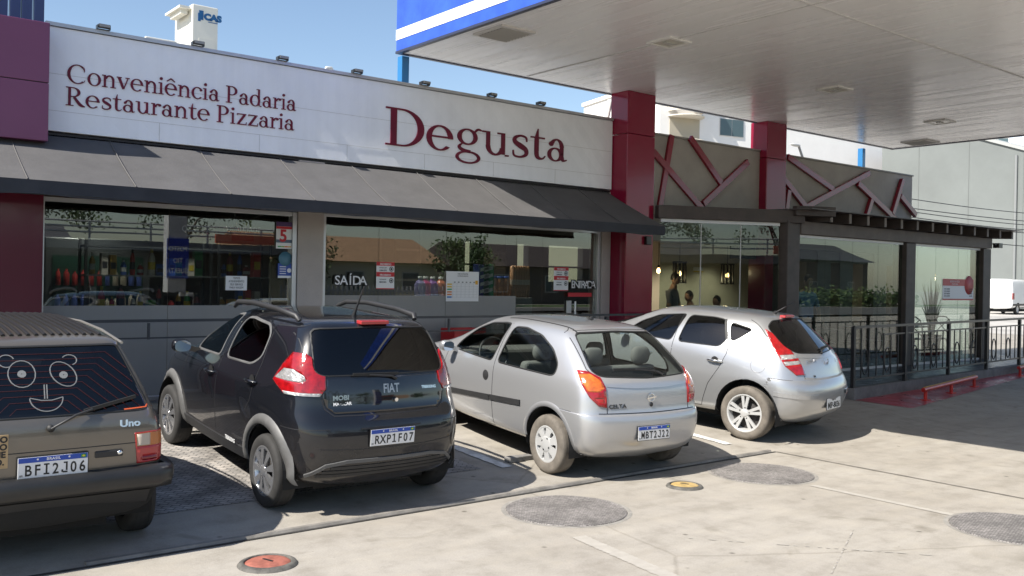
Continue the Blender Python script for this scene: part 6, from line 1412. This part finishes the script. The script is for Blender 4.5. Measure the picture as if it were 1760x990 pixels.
badge(c2, "CELTA", .05, -.40, 0, .715, M_chrome, bvh, 1.3, bold=.002)
wiper(c2, [on(.20, 1.0, .012), on(.12, 1.035, .03), on(-.12, 1.05, .028)], (on(-.36, 1.055, .022), on(.10, 1.045, .022)))
m = MB(); m.tube([(.1, .55, 1.41), (.1, .53, 1.43), (.1, .50, 1.435)], .02, 8); m.build("aerial_base", M_plastic, c2, False)
for x in (-.35, .35): seat(c2, x, 1.20, .30, M_seat2)
seat(c2, 0, .42, .36, M_seat2, True, 1.1)
m = MB(); m.box(-.66, .66, 1.80, 2.15, .55, .93); m.build("dashboard", M_trim_in, c2, False, .04); m = MB(); m.box(-.66, .66, -.4, 1.9, .26, .30); m.build("cabin_floor", M_trim_in, c2, False)
m = MB(); cs = Vector((-.35, 1.66, .90)); m.tube([cs+Vector((.185*math.cos(a), .06*math.sin(a), .175*math.sin(a))) for a in [2*math.pi*i/28 for i in range(29)]], .015, 7, False); m.bar(cs+Vector((-.17, 0, 0)), cs+Vector((.17, 0, 0)), .03, .03); m.tube([cs, cs+Vector((0, .2, -.1))], .03, 8); m.build("steering_wheel", M_plastic, c2, False)

# ------------------------------------------------------------ silver five-door hatchback
M_silver2 = paint("bright silver car paint", (0.42, 0.425, 0.432), 0.65, .30, dirt=.12, dirtc=(.42, .38, .32))
lv = [(.22, -.46, 3.3, .78, .66, .66, .12, .3, .25, .3), (.31, -.64, 3.46, .855, .78, .74, .13, .3, .28, .32), (.40, -.69, 3.49, .872, .81, .77, .14, .3, .29, .34), (.52, -.72, 3.50, .882, .825, .79, .14, .3, .30, .34), (.64, -.72, 3.50, .885, .83, .79, .14, .3, .30, .34), (.72, -.69, 3.48, .885, .825, .78, .14, .3, .29, .34),
      (.77, -.645, 3.44, .882, .815, .77, .13, .3, .28, .32), (.86, -.62, 3.32, .873, .795, .75, .13, .28, .27, .3), (.95, -.585, 3.08, .858, .77, .73, .13, .26, .26, .28), (1.02, -.54, 2.76, .84, .745, .72, .13, .24, .25, .24), (1.10, -.455, 2.42, .81, .715, .69, .12, .22, .24, .2),
      (1.20, -.345, 2.14, .765, .675, .62, .12, .2, .22, .16), (1.30, -.23, 1.90, .71, .63, .56, .10, .18, .2, .14), (1.385, -.125, 1.66, .645, .58, .50, .09, .16, .18, .12), (1.432, -.05, 1.48, .58, .53, .45, .07, .14, .16, .12), (1.458, .06, 1.30, .49, .45, .38, .06, .12, .14, .1), (1.472, .26, 1.08, .34, .31, .26, .04, .08, .1, .08), (1.478, .48, .9, .2, .18, .16, .02, .06, .06, .06)]
c3 = car_root("silver_five_door_car", "silver five-door hatchback with slanted red tail lamps and alloy wheels", 9.84, 7.00, R(-10.0))
lamp = [(-.375, 1.31), (-.27, 1.25), (-.15, 1.12), (-.04, 1.0), (.03, .83), (-.09, .825), (-.22, .92), (-.33, 1.12)]
bvh, bm = car_body(c3, lv, M_silver2, 2.65, .318, 1.53, 'double', M_silverw, M_tyre_d, .385, M_tint2,
    [[(1.82, 1.08), (1.66, 1.22), (1.42, 1.325), (1.05, 1.375), (1.00, 1.37), (1.09, 1.055)], [(.98, 1.055), (.93, 1.375), (.6, 1.385), (.43, 1.37), (.34, 1.17), (.42, 1.06)], [(.355, 1.345), (.10, 1.295), (.10, 1.27), (.23, 1.16), (.29, 1.14)]],
    [(-.50, 1.07), (0, 1.05), (.50, 1.07), (.58, 1.12), (.55, 1.33), (.42, 1.40), (0, 1.42), (-.42, 1.40), (-.55, 1.33), (-.58, 1.12)], (M_rubber, .016), M_rubber, .02,
    [dict(d=(-.71, -.70), off=.010, parts=[(lamp, M_red, "tail_lamp"), ([(-.265, 1.035), (-.085, 1.05), (-.05, 1.012), (-.245, .985)], M_clear, "indicator_lens"), ([(-.235, .965), (-.04, .985), (-.02, .95), (-.215, .925)], M_clear, "reverse_lens")])], wd=.205,
    wind=[(-.62, 1.16), (.62, 1.16), (.52, 1.40), (-.52, 1.40)])
fs = [f for f in Cut([(-1, .15), (1, .15), (1, .765), (-1, .765)], (0, -1)).run(bm, .02, lambda c: c.y < -.22)]
take(bm, fs, "rear_bumper", M_silver2, c3, .004, .012)
finish_body(bm, c3, M_silver2)
for s in (-1, 1):
    for p in ([(1.035, 1.38), (1.05, 1.0), (1.04, .32)], [(2.08, 1.08), (2.14, .7), (2.06, .32)], [(.30, 1.13), (.31, .98), (.38, .80), (.50, .60), (.56, .40), (.58, .32), (1.0, .30)]): ribbon(bvh, [(s*.8, y, z) for y, z in p], (s, 0, 0), .007, .0012, "door_gap", M_dark, c3, 8)
    ribbon(bvh, [(s*.8, .44, 1.38), (s*.8, .345, 1.15)], (s, 0, 0), .03, .002, "window_post", M_rubber, c3, 6)
    handle(c3, bvh, 0, .44, .885, M_chrome, .2, s); handle(c3, bvh, 0, 1.42, .875, M_chrome, .2, s)
    ribbon(bvh, [(s*.84, -.36, .60), (s*.6, -.6, .585), (s*.40, -.7, .58)], (s*.5, -.8, 0), .05, .014, "bumper_moulding", M_silver2, c3, 8)
    h = on(s*.50, .50, .002); m = MB(); m.prism([on(s*.49, .56, .003), on(s*.42, .56, .003), on(s*.445, .44, .003)] if s > 0 else [on(s*.42, .56, .003), on(s*.49, .56, .003), on(s*.445, .44, .003)], (0, .004, 0)); m.build("rear_reflector", pm("pale reflector", (.5, .5, .5), .3), c3, False)
ribbon(bvh, [(-.845, -.10+.09*math.cos(a), .90+.09*math.sin(a)) for a in [2*math.pi*i/20 for i in range(21)]], (-1, 0, 0), .005, .0012, "fuel_flap_gap", pm("panel gap grey", (.16, .16, .16), .6), c3, 2)
mirror_(c3, -.86, 1.75, 1.10, M_silver2, -1); mirror_(c3, .86, 1.75, 1.10, M_silver2, 1)
ribbon(bvh, [(-.56, 0, .79), (-.3, 0, .775), (.3, 0, .775), (.56, 0, .79)], (0, -1, 0), .03, .001, "bumper_step", pm("step grey", (.22, .22, .22), .5), c3, 12)
ribbon(bvh, [(-.52, 0, 1.02), (0, 0, 1.0), (.52, 0, 1.02)], (0, -1, 0), .010, .004, "tailgate_crease", M_silver2, c3, 8)
plate(c3, "MIP-8036", .0, on(0, .47).y-.012, .475, R(-4), True)
h = on(0, .945, .004); m = MB(); m.lathe([(.042, -.003), (.05, -.008), (.056, -.003)], (0, h.y, .945), 'y', 26); m.bar((-.02, h.y-.006, .915), (-.012, h.y-.006, .975), .008, .010, (0, -1, 0)).bar((.012, h.y-.006, .915), (.02, h.y-.006, .975), .008, .010, (0, -1, 0)).bar((-.018, h.y-.006, .94), (.018, h.y-.006, .95), .008, .010, (0, -1, 0)); m.build("emblem", M_chrome, c3, False)
for s in (-1, 1):
    ribbon(bvh, [(s*.56, 0, 1.40), (s*.62, 0, 1.25), (s*.635, 0, 1.12)], (0, -1, 0), .008, .0012, "tailgate_gap", M_dark, c3, 6); ribbon(bvh, [(s*.60, 0, .98), (s*.555, 0, .86), (s*.54, 0, .79)], (0, -1, 0), .007, .0012, "tailgate_gap", M_dark, c3, 6)
    ribbon(bvh, [(s*.86, -.27, .77), (s*.70, -.5, .765)], (s, -.6, 0), .008, .001, "bumper_gap", M_dark, c3, 8)
badge(c3, "HYUNDAI", .045, -.34, 0, .965, M_chrome, bvh, 1.0, bold=.0015); badge(c3, "i30", .055, .36, 0, .93, M_chrome, bvh, 1.0, bold=.0015); badge(c3, "2.0", .03, -.36, 0, .80, M_dark, bvh)
wiper(c3, [on(0, 1.045, .012), on(.05, 1.085, .03), on(.25, 1.10, .028)], (on(.05, 1.10, .022), on(.42, 1.11, .022)))
q = on(0, 1.43); m = MB(); m.box(-.13, .13, q.y-.045, q.y+.03, 1.432, 1.462); m.build("third_brake_lamp", M_redd, c3, False, .006)
m = MB(); m.tube([(0, .12, 1.465), (0, .10, 1.49)], .022, 8); m.tube([(0, .11, 1.48), (.05, -.12, 1.64)], [.009, .006], 6); m.build("aerial", M_plastic, c3, False)
for x in (-.37, .37): seat(c3, x, 1.3, .36, M_seat)
seat(c3, 0, .5, .40, M_seat, True, 1.2)
m = MB(); m.box(-.7, .7, 1.9, 2.3, .6, 1.02); m.build("dashboard", M_trim_in, c3, False, .04); m = MB(); m.box(-.72, .72, -.4, 2.0, .28, .33); m.build("cabin_floor", M_trim_in, c3, False)

# ------------------------------------------------------------ dark grey boxy hatchback
M_greyp = paint("bronze grey car paint", (0.150, 0.132, 0.108), 0.5, .28, dirt=.2)
lv = [(.26, -.50, 3.0, .70, .66, .64, .03, .15, .08, .12), (.34, -.555, 3.04, .75, .73, .70, .03, .15, .08, .12), (.5, -.57, 3.06, .77, .755, .72, .03, .15, .08, .12), (.66, -.575, 3.06, .775, .76, .73, .03, .15, .08, .12), (.78, -.578, 3.02, .775, .757, .72, .03, .15, .08, .12),
      (.86, -.572, 2.9, .77, .748, .71, .03, .14, .08, .12), (.91, -.562, 2.5, .762, .735, .70, .03, .12, .08, .1), (.945, -.548, 2.2, .75, .72, .68, .03, .12, .08, .1), (1.0, -.51, 2.1, .735, .70, .66, .03, .12, .08, .1), (1.1, -.44, 2.0, .70, .67, .63, .03, .1, .08, .1), (1.2, -.365, 1.85, .66, .63, .59, .03, .1, .08, .1), (1.3, -.29, 1.68, .615, .585, .54, .03, .1, .08, .1),
      (1.365, -.238, 1.55, .585, .555, .51, .03, .1, .08, .1), (1.398, -.20, 1.45, .555, .53, .47, .03, .1, .08, .1), (1.418, -.13, 1.3, .48, .46, .4, .03, .08, .08, .08), (1.432, .08, 1.1, .32, .30, .25, .02, .06, .06, .06), (1.438, .3, .9, .16, .15, .14, .01, .04, .04, .04)]
c4 = car_root("dark_grey_hatchback", "dark bronze grey boxy hatchback with a face drawn on its rear window", 1.325, 6.90, R(.6))
bvh, bm = car_body(c4, lv, M_greyp, 2.362, .282, 1.45, 'plain', M_silverw, M_tyre, .335, M_tint2,
    [[(1.85, .98), (1.62, 1.28), (1.52, 1.335), (1.02, 1.35), (1.02, .975)], [(.90, .975), (.92, 1.35), (.10, 1.335), (.0, 1.22), (.02, 1.0), (.06, .975)]],
    [(-.635, .975), (.635, .975), (.655, 1.0), (.525, 1.345), (.50, 1.365), (-.50, 1.365), (-.525, 1.345), (-.655, 1.0)], (M_rubber, .022), M_rubber, .022,
    [dict(d=(-.45, -.9), off=.006, parts=[([(-.455, .835), (-.455, .63), (-.27, .625), (-.25, .83)], M_redd, "tail_lamp"), ([(-.445, .828), (-.445, .74), (-.265, .737), (-.258, .822)], pm("dusty amber lens", (.42, .14, .035), .3, coat=.4), "indicator_lens"), ([(-.345, .822), (-.345, .742), (-.268, .742), (-.264, .818)], pm("dusty clear lens", (.42, .36, .30), .3, coat=.4), "reverse_lens"), ([(-.395, .672), (-.395, .642), (-.30, .64), (-.30, .67)], M_red, "reflector")])],
    wind=[(-.56, 1.04), (.56, 1.04), (.48, 1.34), (-.48, 1.34)])
fs = Cut([(-.8, .2), (.8, .2), (.8, .49), (-.8, .49)], (0, -1)).run(bm, .02, lambda c: c.y < -.2)
take(bm, fs, "lower_panel", M_under, c4, 0, 0)
finish_body(bm, c4, M_greyp)
m = MB()                                   # black plastic bumper with a rounded section
prof = [(-.555, .465), (-.64, .475), (-.655, .52), (-.65, .575), (-.63, .605), (-.56, .615)]
path = [(-.80, -.05, 0), (-.80, -.5, 0), (-.78, -.585, .6), (-.70, -.60, 1), (0, -.60, 1), (.70, -.60, 1), (.78, -.585, .6), (.80, -.5, 0), (.80, -.05, 0)]
v = []
for x, y, f in path:
    for py, pz in prof:
        o_ = -(py+.60); ex = (-1 if x < 0 else 1)*(1-f)*(o_-.01)
        v.append((x+ex, y-o_*f, pz))
k_ = len(prof); m.add(v, [(i*k_+j, i*k_+j+1, (i+1)*k_+j+1, (i+1)*k_+j) for i in range(len(path)-1) for j in range(k_-1)], True); m.build("rear_bumper", pm("bumper plastic", (.020, .0195, .019), .34, var=.2, vs_=5), c4, False)
m = MB(); v = []
for x in [-.66+i*.06 for i in range(23)]: v += [(x, -.565, .47), (x, -.575-.02, .455), (x, -.53, .36), (x, -.48, .33)]
m.add(v, [(i*4+j, i*4+j+1, i*4+5+j, i*4+4+j) for i in range(22) for j in range(3)]); m.build("lower_apron", M_plastic, c4, False)
m = MB()
for i in range(19):
    x = -.44+i*.049; pts = []
    for k in range(9):
        y = -.08+k*.17; h = bvh.ray_cast(Vector((x, y, 3)), Vector((0, 0, -1)), 3)[0]
        if h is not None and h.z > 1.36: pts.append(h+Vector((0, 0, .003)))
    if len(pts) > 2: m.tube(pts, .013, 6)
m.build("roof_ribs", pm("roof rib", (.012, .012, .013), .45), c4, False)
plate(c4, "BFI2J06", .07, on(0, .665).y-.014, .672, R(-1))
ribbon(bvh, [(-.62, 0, .765), (.60, 0, .765)], (0, -1, 0), .006, .0012, "tailgate_crease", M_dark, c4, 12)
h = on(.41, .71, .006); m = MB(); m.box(.315, .485, h.y-.008, h.y+.01, .69, .732); o = m.build("lock_trim", M_plastic, c4, False, .005); m = MB(); m.lathe([(0, h.y-.014), (.014, h.y-.013), (.016, h.y-.008)], (.465, 0, .712), 'y', 14); m.build("lock", M_chrome, o, False)
badge(c4, "Uno", .062, .53, 0, .875, pm("pale badge", (.5, .62, .7), .4), bvh, 1.2, bold=.002)
hub = on(.05, .905, .03); wiper(c4, [on(.05, .905, .0), hub, on(.20, .975, .035), on(.30, 1.0, .032)], (on(.25, .992, .026), on(.58, 1.055, .024)))
m = MB(); m.lathe([(0, hub.y-.005), (.022, hub.y), (.022, hub.y+.03)], (.05, 0, .905), 'y', 12); m.build("wiper_pivot", M_rubber, c4, False)
gl = lambda x, z, o_=.003: on(x, z, o_)
M_heater = pm("heater red", (.075, .011, .010), .6)
for i in range(10):                        # heater wires, nested and bent
    z0 = 1.02+i*.034; xb = .13+.034*i; L_ = 0
    while L_ < .6 and xb+L_ < .625-(z0-.85*L_-.985)*.30 and z0-.85*L_ > .99: L_ += .01
    ribbon(bvh, [(-xb-L_, 0, z0-.85*L_), (-xb, 0, z0), (xb, 0, z0), (xb+L_, 0, z0-.85*L_)], (0, -1, 0), .0014, .0006, "heater_wire", M_heater, c4, 8)
ribbon(bvh, [(.655, 0, 1.0), (.645, 0, .985), (.50, 0, .98)], (0, -1, 0), .008, .002, "window_edge_tape", pm("orange tape", (.6, .10, .03), .5), c4, 6)
M_chalk = pm("white marker", (.15, .155, .16), .8)
def stroke(pts, w=.0055): ribbon(bvh, [(x, 0, z) for x, z in pts], (0, -1, 0), w, .0016, "window_drawing", M_chalk, c4, 2)
FX = .075
def ell(cx, cz, rx, rz, a0=0, a1=360, rot=0, n=20):
    r_ = R(rot); o = []
    for k in range(n+1):
        t = R(a0+(a1-a0)*k/n); x, z = rx*math.cos(t), rz*math.sin(t); o.append((FX+cx+x*math.cos(r_)-z*math.sin(r_), cz+x*math.sin(r_)+z*math.cos(r_)))
    return o
stroke(ell(-.155, 1.215, .078, .075, 0, 360, 20)); stroke(ell(.085, 1.205, .085, .062, 0, 360, -38)); stroke(ell(-.235, 1.29, .045, .035, 20, 290, 0)); stroke(ell(.13, 1.285, .045, .030, -70, 150, 0))
for cx, cz in ((-.155, 1.215), (.085, 1.20)):
    for rr_ in (.006, .012, .018): stroke(ell(cx, cz, rr_*1.2, rr_, 0, 360, 0, 10), .0075)
stroke([(FX-.035, 1.15), (FX-.04, 1.07)]); stroke([(FX-.02, 1.15), (FX-.025, 1.07)]); stroke(ell(-.03, 1.075, .095, .075, 180, 360)); stroke([(FX-.125, 1.078), (FX-.06, 1.062), (FX+.0, 1.06), (FX+.065, 1.075)])
m = MB(); q = on(-.29, .80, .003); m.box(-.36, -.182, q.y-.002, q.y+.004, .68, .885); o = m.build("tan_sticker", pm("tan sticker", (.42, .29, .15), .6, var=.15, vs_=20), c4, False)
m = MB()
for i, s_ in enumerate(("OO", "DO", "ME", "O.")): text_into(m, s_, .052, (-.228, q.y-.003, .84-.046*i), (1, 0, 0), (0, 0, 1), .0006, 'CENTER', (1, 1), 1, .002)
m.build("sticker_print", M_dark, o, False)
for s in (-1, 1):
    for p in ([(.96, 1.36), (.95, .95), (.94, .3)], [(2.0, .96), (2.0, .3)]): ribbon(bvh, [(s*.8, y, z) for y, z in p], (s, 0, 0), .007, .0012, "door_gap", M_dark, c4, 8)
    ribbon(bvh, [(s*.8, 1.95, .52), (s*.8, .36, .52)], (s, 0, 0), .06, .010, "side_moulding", M_plastic, c4, 14); handle(c4, bvh, 0, 1.05, .86, M_plastic, .16, s)
    m = MB(); pts = [];
    for y, z, x in ((-.20, 1.37, .555), (.4, 1.385, .575), (1.0, 1.38, .57), (1.5, 1.355, .53)): pts.append((s*x, y, z+.006))
    m.tube(pts, .010, 6); m.build("rain_gutter", M_chrome if 0 else pm("gutter trim", (.35, .34, .32), .3, metal=.6), c4, False)
for x in (-.35, .35): seat(c4, x, 1.15, .32, M_seat)
seat(c4, 0, .4, .36, M_seat, True, 1.1)
m = MB(); m.box(-.66, .66, -.42, 0.1, .90, .93); m.build("parcel_shelf", M_seat, c4, False); m = MB(); m.box(-.66, .66, 1.75, 2.1, .6, .95); m.build("dashboard", M_trim_in, c4, False, .04); m = MB(); m.box(-.64, .64, -.4, 1.9, .28, .33); m.build("cabin_floor", M_trim_in, c4, False)
m = MB(); m.box(-.40, -.33, -.36, -.30, .932, 1.0); m.build("parcel_trinket", M_redd, c4, False, .01)

# ------------------------------------------------------------ white van far right
M_vanp = paint("white van paint", (.80, .80, .79), 0, .4)
vd = atY(1722, 520, 26.5)
lv = [(.35, -.9, 4.1, .85, .82, .78, .02, .2, .06, .3), (.5, -1.0, 4.2, .93, .92, .85, .02, .2, .07, .3), (.9, -1.02, 4.22, .95, .94, .86, .02, .2, .07, .3), (1.1, -1.02, 4.1, .95, .94, .85, .02, .2, .07, .25), (1.2, -1.02, 3.6, .95, .94, .84, .02, .2, .07, .2), (1.6, -1.0, 3.1, .93, .92, .80, .02, .18, .07, .15), (2.0, -.98, 2.7, .90, .89, .76, .02, .15, .07, .15), (2.15, -.95, 2.55, .86, .85, .72, .02, .15, .08, .15), (2.22, -.85, 2.4, .7, .69, .6, .02, .12, .1, .1), (2.24, -.5, 2.0, .35, .34, .3, .01, .06, .06, .06)]
c5 = thing("white_van", "white panel van parked across the far side street", "van"); c5.location = (vd.x, 26.5, .275); c5.rotation_euler.z = R(-84)
bvh, bm = car_body(c5, lv, M_vanp, 2.9, .34, 1.66, 'plain', M_silverw, M_tyre, .40, M_tint, [[(2.7, 1.28), (2.45, 1.85), (1.9, 1.85), (1.9, 1.28)]], None, (M_rubber, .03), M_rubber, .03,
    [dict(d=(-.7, -.7), off=.008, parts=[([(-.16, 1.35), (-.16, .95), (.07, .95), (.07, 1.35)], M_red, "tail_lamp")])])
finish_body(bm, c5, M_vanp)
for s in (-1, 1):
    ribbon(bvh, [(s*.9, -.9, 1.25), (s*.9, 1.8, 1.25)], (s, 0, 0), .03, .006, "side_crease", M_vanp, c5, 10); ribbon(bvh, [(s*.9, -.9, .62), (s*.9, 3.4, .62)], (s, 0, 0), .12, .01, "side_moulding", M_plastic, c5, 14); ribbon(bvh, [(s*.9, 1.7, 2.0), (s*.9, 1.7, .5)], (s, 0, 0), .012, .002, "door_gap", M_dark, c5, 8)

# ================================================================= ACROSS THE STREET (what the shop glass reflects)
M_cream = pm("cream plaster", (.62, .55, .42), .8, var=.06, vs_=.6); M_tileroof = pm("clay tile roof", (.42, .26, .15), .8, var=.2, vs_=3, bump=.4, bs=18); M_whitep = pm("white picket paint", (.45, .45, .44), .5)
def house(c, sx_, sy_, h, label, roof=M_tileroof, wall=M_cream):
    t = thing("house", label, "house", (c[0], c[1], 0), "low houses across the street"); m = MB(); m.box(-sx_/2, sx_/2, -sy_/2, sy_/2, 0, h); m.build("wall", wall, t, False)
    m = MB(); e = .5; m.prism([(-sx_/2-e, -sy_/2-e, h-.1), (-sx_/2-e, sy_/2+e, h-.1), (-sx_/2-e, 0, h+1.7)], (sx_+2*e, 0, 0)); m.build("roof", roof, t, False)
    for i in range(3):
        x = -sx_/2+sx_*(i+.5)/3-.6; m = MB(); m.box(x-.08, x+1.28, sy_/2, sy_/2+.05, .92, 2.28); f = m.build("window", M_whitep, t, False); m = MB(); m.box(x, x+1.2, sy_/2+.051, sy_/2+.06, 1.0, 2.2); o = m.build("pane", M_win, None, False); o.parent = f
    return t
house((30, -36), 13, 8, 3.0, "cream house with a clay tile roof across the street, opposite the taupe pillar")
house((48, -37), 15, 8, 3.0, "long dark house across the street, opposite the entrance", pm("dark roof", (.07, .055, .05), .7), pm("dark plaster", (.09, .085, .08), .8))
house((8, -42), 12, 8, 3.2, "grey house across the street opposite the dark window", pm("grey roof", (.12, .12, .13), .7), pm("grey plaster", (.25, .25, .26), .8))
house((80, -38), 20, 9, 4.5, "tall grey brown house across the street opposite the pergola", pm("slate roof", (.07, .07, .075), .7), pm("grey brown plaster", (.13, .12, .11), .8))
t = thing("picket_fence", "white picket fence along the verge across the street", "fence", (30, -27, 0)); m = MB()
for i in range(44): x = 22.5+i*.30; m.box(x, x+.12, -27.05, -27.0, .1, 1.35)
m.build("pickets", M_whitep, t); m = MB(); m.box(22.5, 35.7, -27.0, -26.96, .35, .45).box(22.5, 35.7, -27.0, -26.96, 1.0, 1.1); m.build("rails", M_whitep, t)
t = thing("deck_railing", "white tube railing on a raised deck across the street", "railing", (16, -24, 0)); m = MB()
for z in (3.75, 4.0, 4.25): m.tube([(6, -24, z), (23.2, -24, z)], .045, 6)
for i in range(7): m.tube([(6+i*2.8, -24, 3.4), (6+i*2.8, -24, 4.25)], .05, 6)
m.build("rails", M_whitep, t); m = MB(); m.box(5.5, 23.5, -30, -23.8, 2.95, 3.4).box(6, 23, -30, -29.7, .0, 2.95); m.build("deck", pm("deck concrete", (.14, .14, .145), .7), t); m = MB(); m.box(17.5, 23, -23.79, -23.7, 3.45, 3.9); m.build("orange_banner", pm("orange banner", (.55, .10, .05), .5), t)
M_leaf = [pm("leaf green deep", (.030, .060, .018), .6, var=.4, vs_=3), pm("leaf green", (.05, .095, .025), .6, var=.4, vs_=3), pm("leaf green light", (.085, .13, .035), .6, var=.3, vs_=3)]
M_bark = pm("bark", (.10, .075, .055), .9, var=.3, vs_=6)
def tree(x, y, h, rad_, seed, label):
    r_ = random.Random(seed); t = thing("tree", label, "tree", (x, y, 0), "trees across the street"); m = MB(); top = Vector((r_.uniform(-.3, .3), 0, h*.55)); m.tube([(0, 0, 0), (.1, .05, h*.3), top], [.22, .16, .1], 9)
    tips = []
    for k in range(7):
        a = k*.9+r_.random(); e = top+Vector((math.cos(a)*rad_*.6, math.sin(a)*rad_*.6, r_.uniform(.05, .35)*h)); m.tube([top*(.75+.25*r_.random()), (top+e)/2+Vector((0, 0, .2)), e], [.09, .06, .02], 6); tips.append(e)
    m.build("trunk", M_bark, t, False); m = MB()
    for k in range(46):
        c = r_.choice(tips)+Vector((r_.gauss(0, rad_*.33), r_.gauss(0, rad_*.33), r_.gauss(.2, rad_*.28))); m.mat(r_.choice([0, 1, 1, 2]))
        for j in range(50):
            p = c+Vector((r_.gauss(0, .32), r_.gauss(0, .32), r_.gauss(0, .26))); u = Vector((r_.gauss(0, 1), r_.gauss(0, 1), r_.gauss(0, 1))).normalized()*.11; w = u.orthogonal().normalized()*.06; m.add([p-u, p+w, p+u, p-w], [(0, 1, 2, 3)])
    m.build("crown", M_leaf, t, False)
for i, (x, y, h, rad_, l_) in enumerate([(4, -33, 8.5, 3.0, "tall leafy tree behind the raised deck, opposite the maroon wall"), (11, -34, 9, 3.2, "tall leafy tree behind the deck railing"), (19, -33, 8, 2.8, "leafy tree at the end of the raised deck"), (38, -30, 4.5, 1.8, "small leafy tree between the two clay roofed houses"), (25, -30, 4, 1.5, "small leafy tree beside the picket fence"), (62, -29, 5, 2.2, "round leafy tree opposite the pergola")]): tree(x, y, h, rad_, 40+i, l_)
t = thing("hedge", "long clipped hedge opposite the pergola", "hedge", (66, -25, 0)); m = MB(); r_ = random.Random(3)
for k in range(5200):
    p = Vector((r_.uniform(48, 88), -27.6+r_.gauss(0, .35), abs(r_.gauss(.75, .4)))); u = Vector((r_.gauss(0, 1), r_.gauss(0, 1), r_.gauss(0, 1))).normalized()*.17; w = u.orthogonal().normalized()*.10; m.mat(r_.choice([0, 1, 2])).add([p-u, p+w, p+u, p-w], [(0, 1, 2, 3)])
m.build("foliage", M_leaf, t)
# fuel pump with the blue board that the shop window mirrors
t = thing("fuel_pump", "grey fuel pump with a blue board standing on the forecourt behind the viewer", "fuel pump", (8.9, -4.2, 0))
m = MB(); m.box(9.15, 9.35, -4.6, -3.9, .12, 1.35); m.build("cabinet", pm("pump grey", (.42, .42, .42), .4), t, bev=.03); m = MB(); m.box(8.65, 9.15, -4.45, -4.0, 1.35, 3.6); m.build("mast", pm("pump mast", (.5, .5, .5), .5), t, bev=.01)
m = MB(); m.box(8.60, 9.20, -3.995, -3.96, 1.75, 2.85); o = m.build("blue_board", pm("blue board", (.012, .04, .36), .35), t)
m = MB()
for s_, z in (("POSTO", 2.50), ("TIO", 2.18), ("GUERTA", 1.90)): text_into(m, s_, .19, (8.90, -3.955, z), (-1, 0, 0), (0, 0, 1), .002, 'CENTER', (.85, 1), 1, .004)
m.build("lettering", M_plate_w, t)
m = MB(); m.box(8.50, 9.30, -3.9, -3.88, .75, 1.25); m.build("display", pm("pump display", (.02, .02, .03), .2), t)
for x in (8.42, 9.38): m = MB(); m.tube([(x, -4.1, 1.1), (x+(.12 if x > 8.9 else -.12), -3.95, .6), (x, -3.95, .3), (x, -4.0, .9)], .018, 7); m.build("hose", M_rubber, t)
m = MB(); m.box(7.60, 10.20, -5.0, -3.5, 0, .12); structure(m.build("pump_island_kerb", M_kerb, bev=.02))
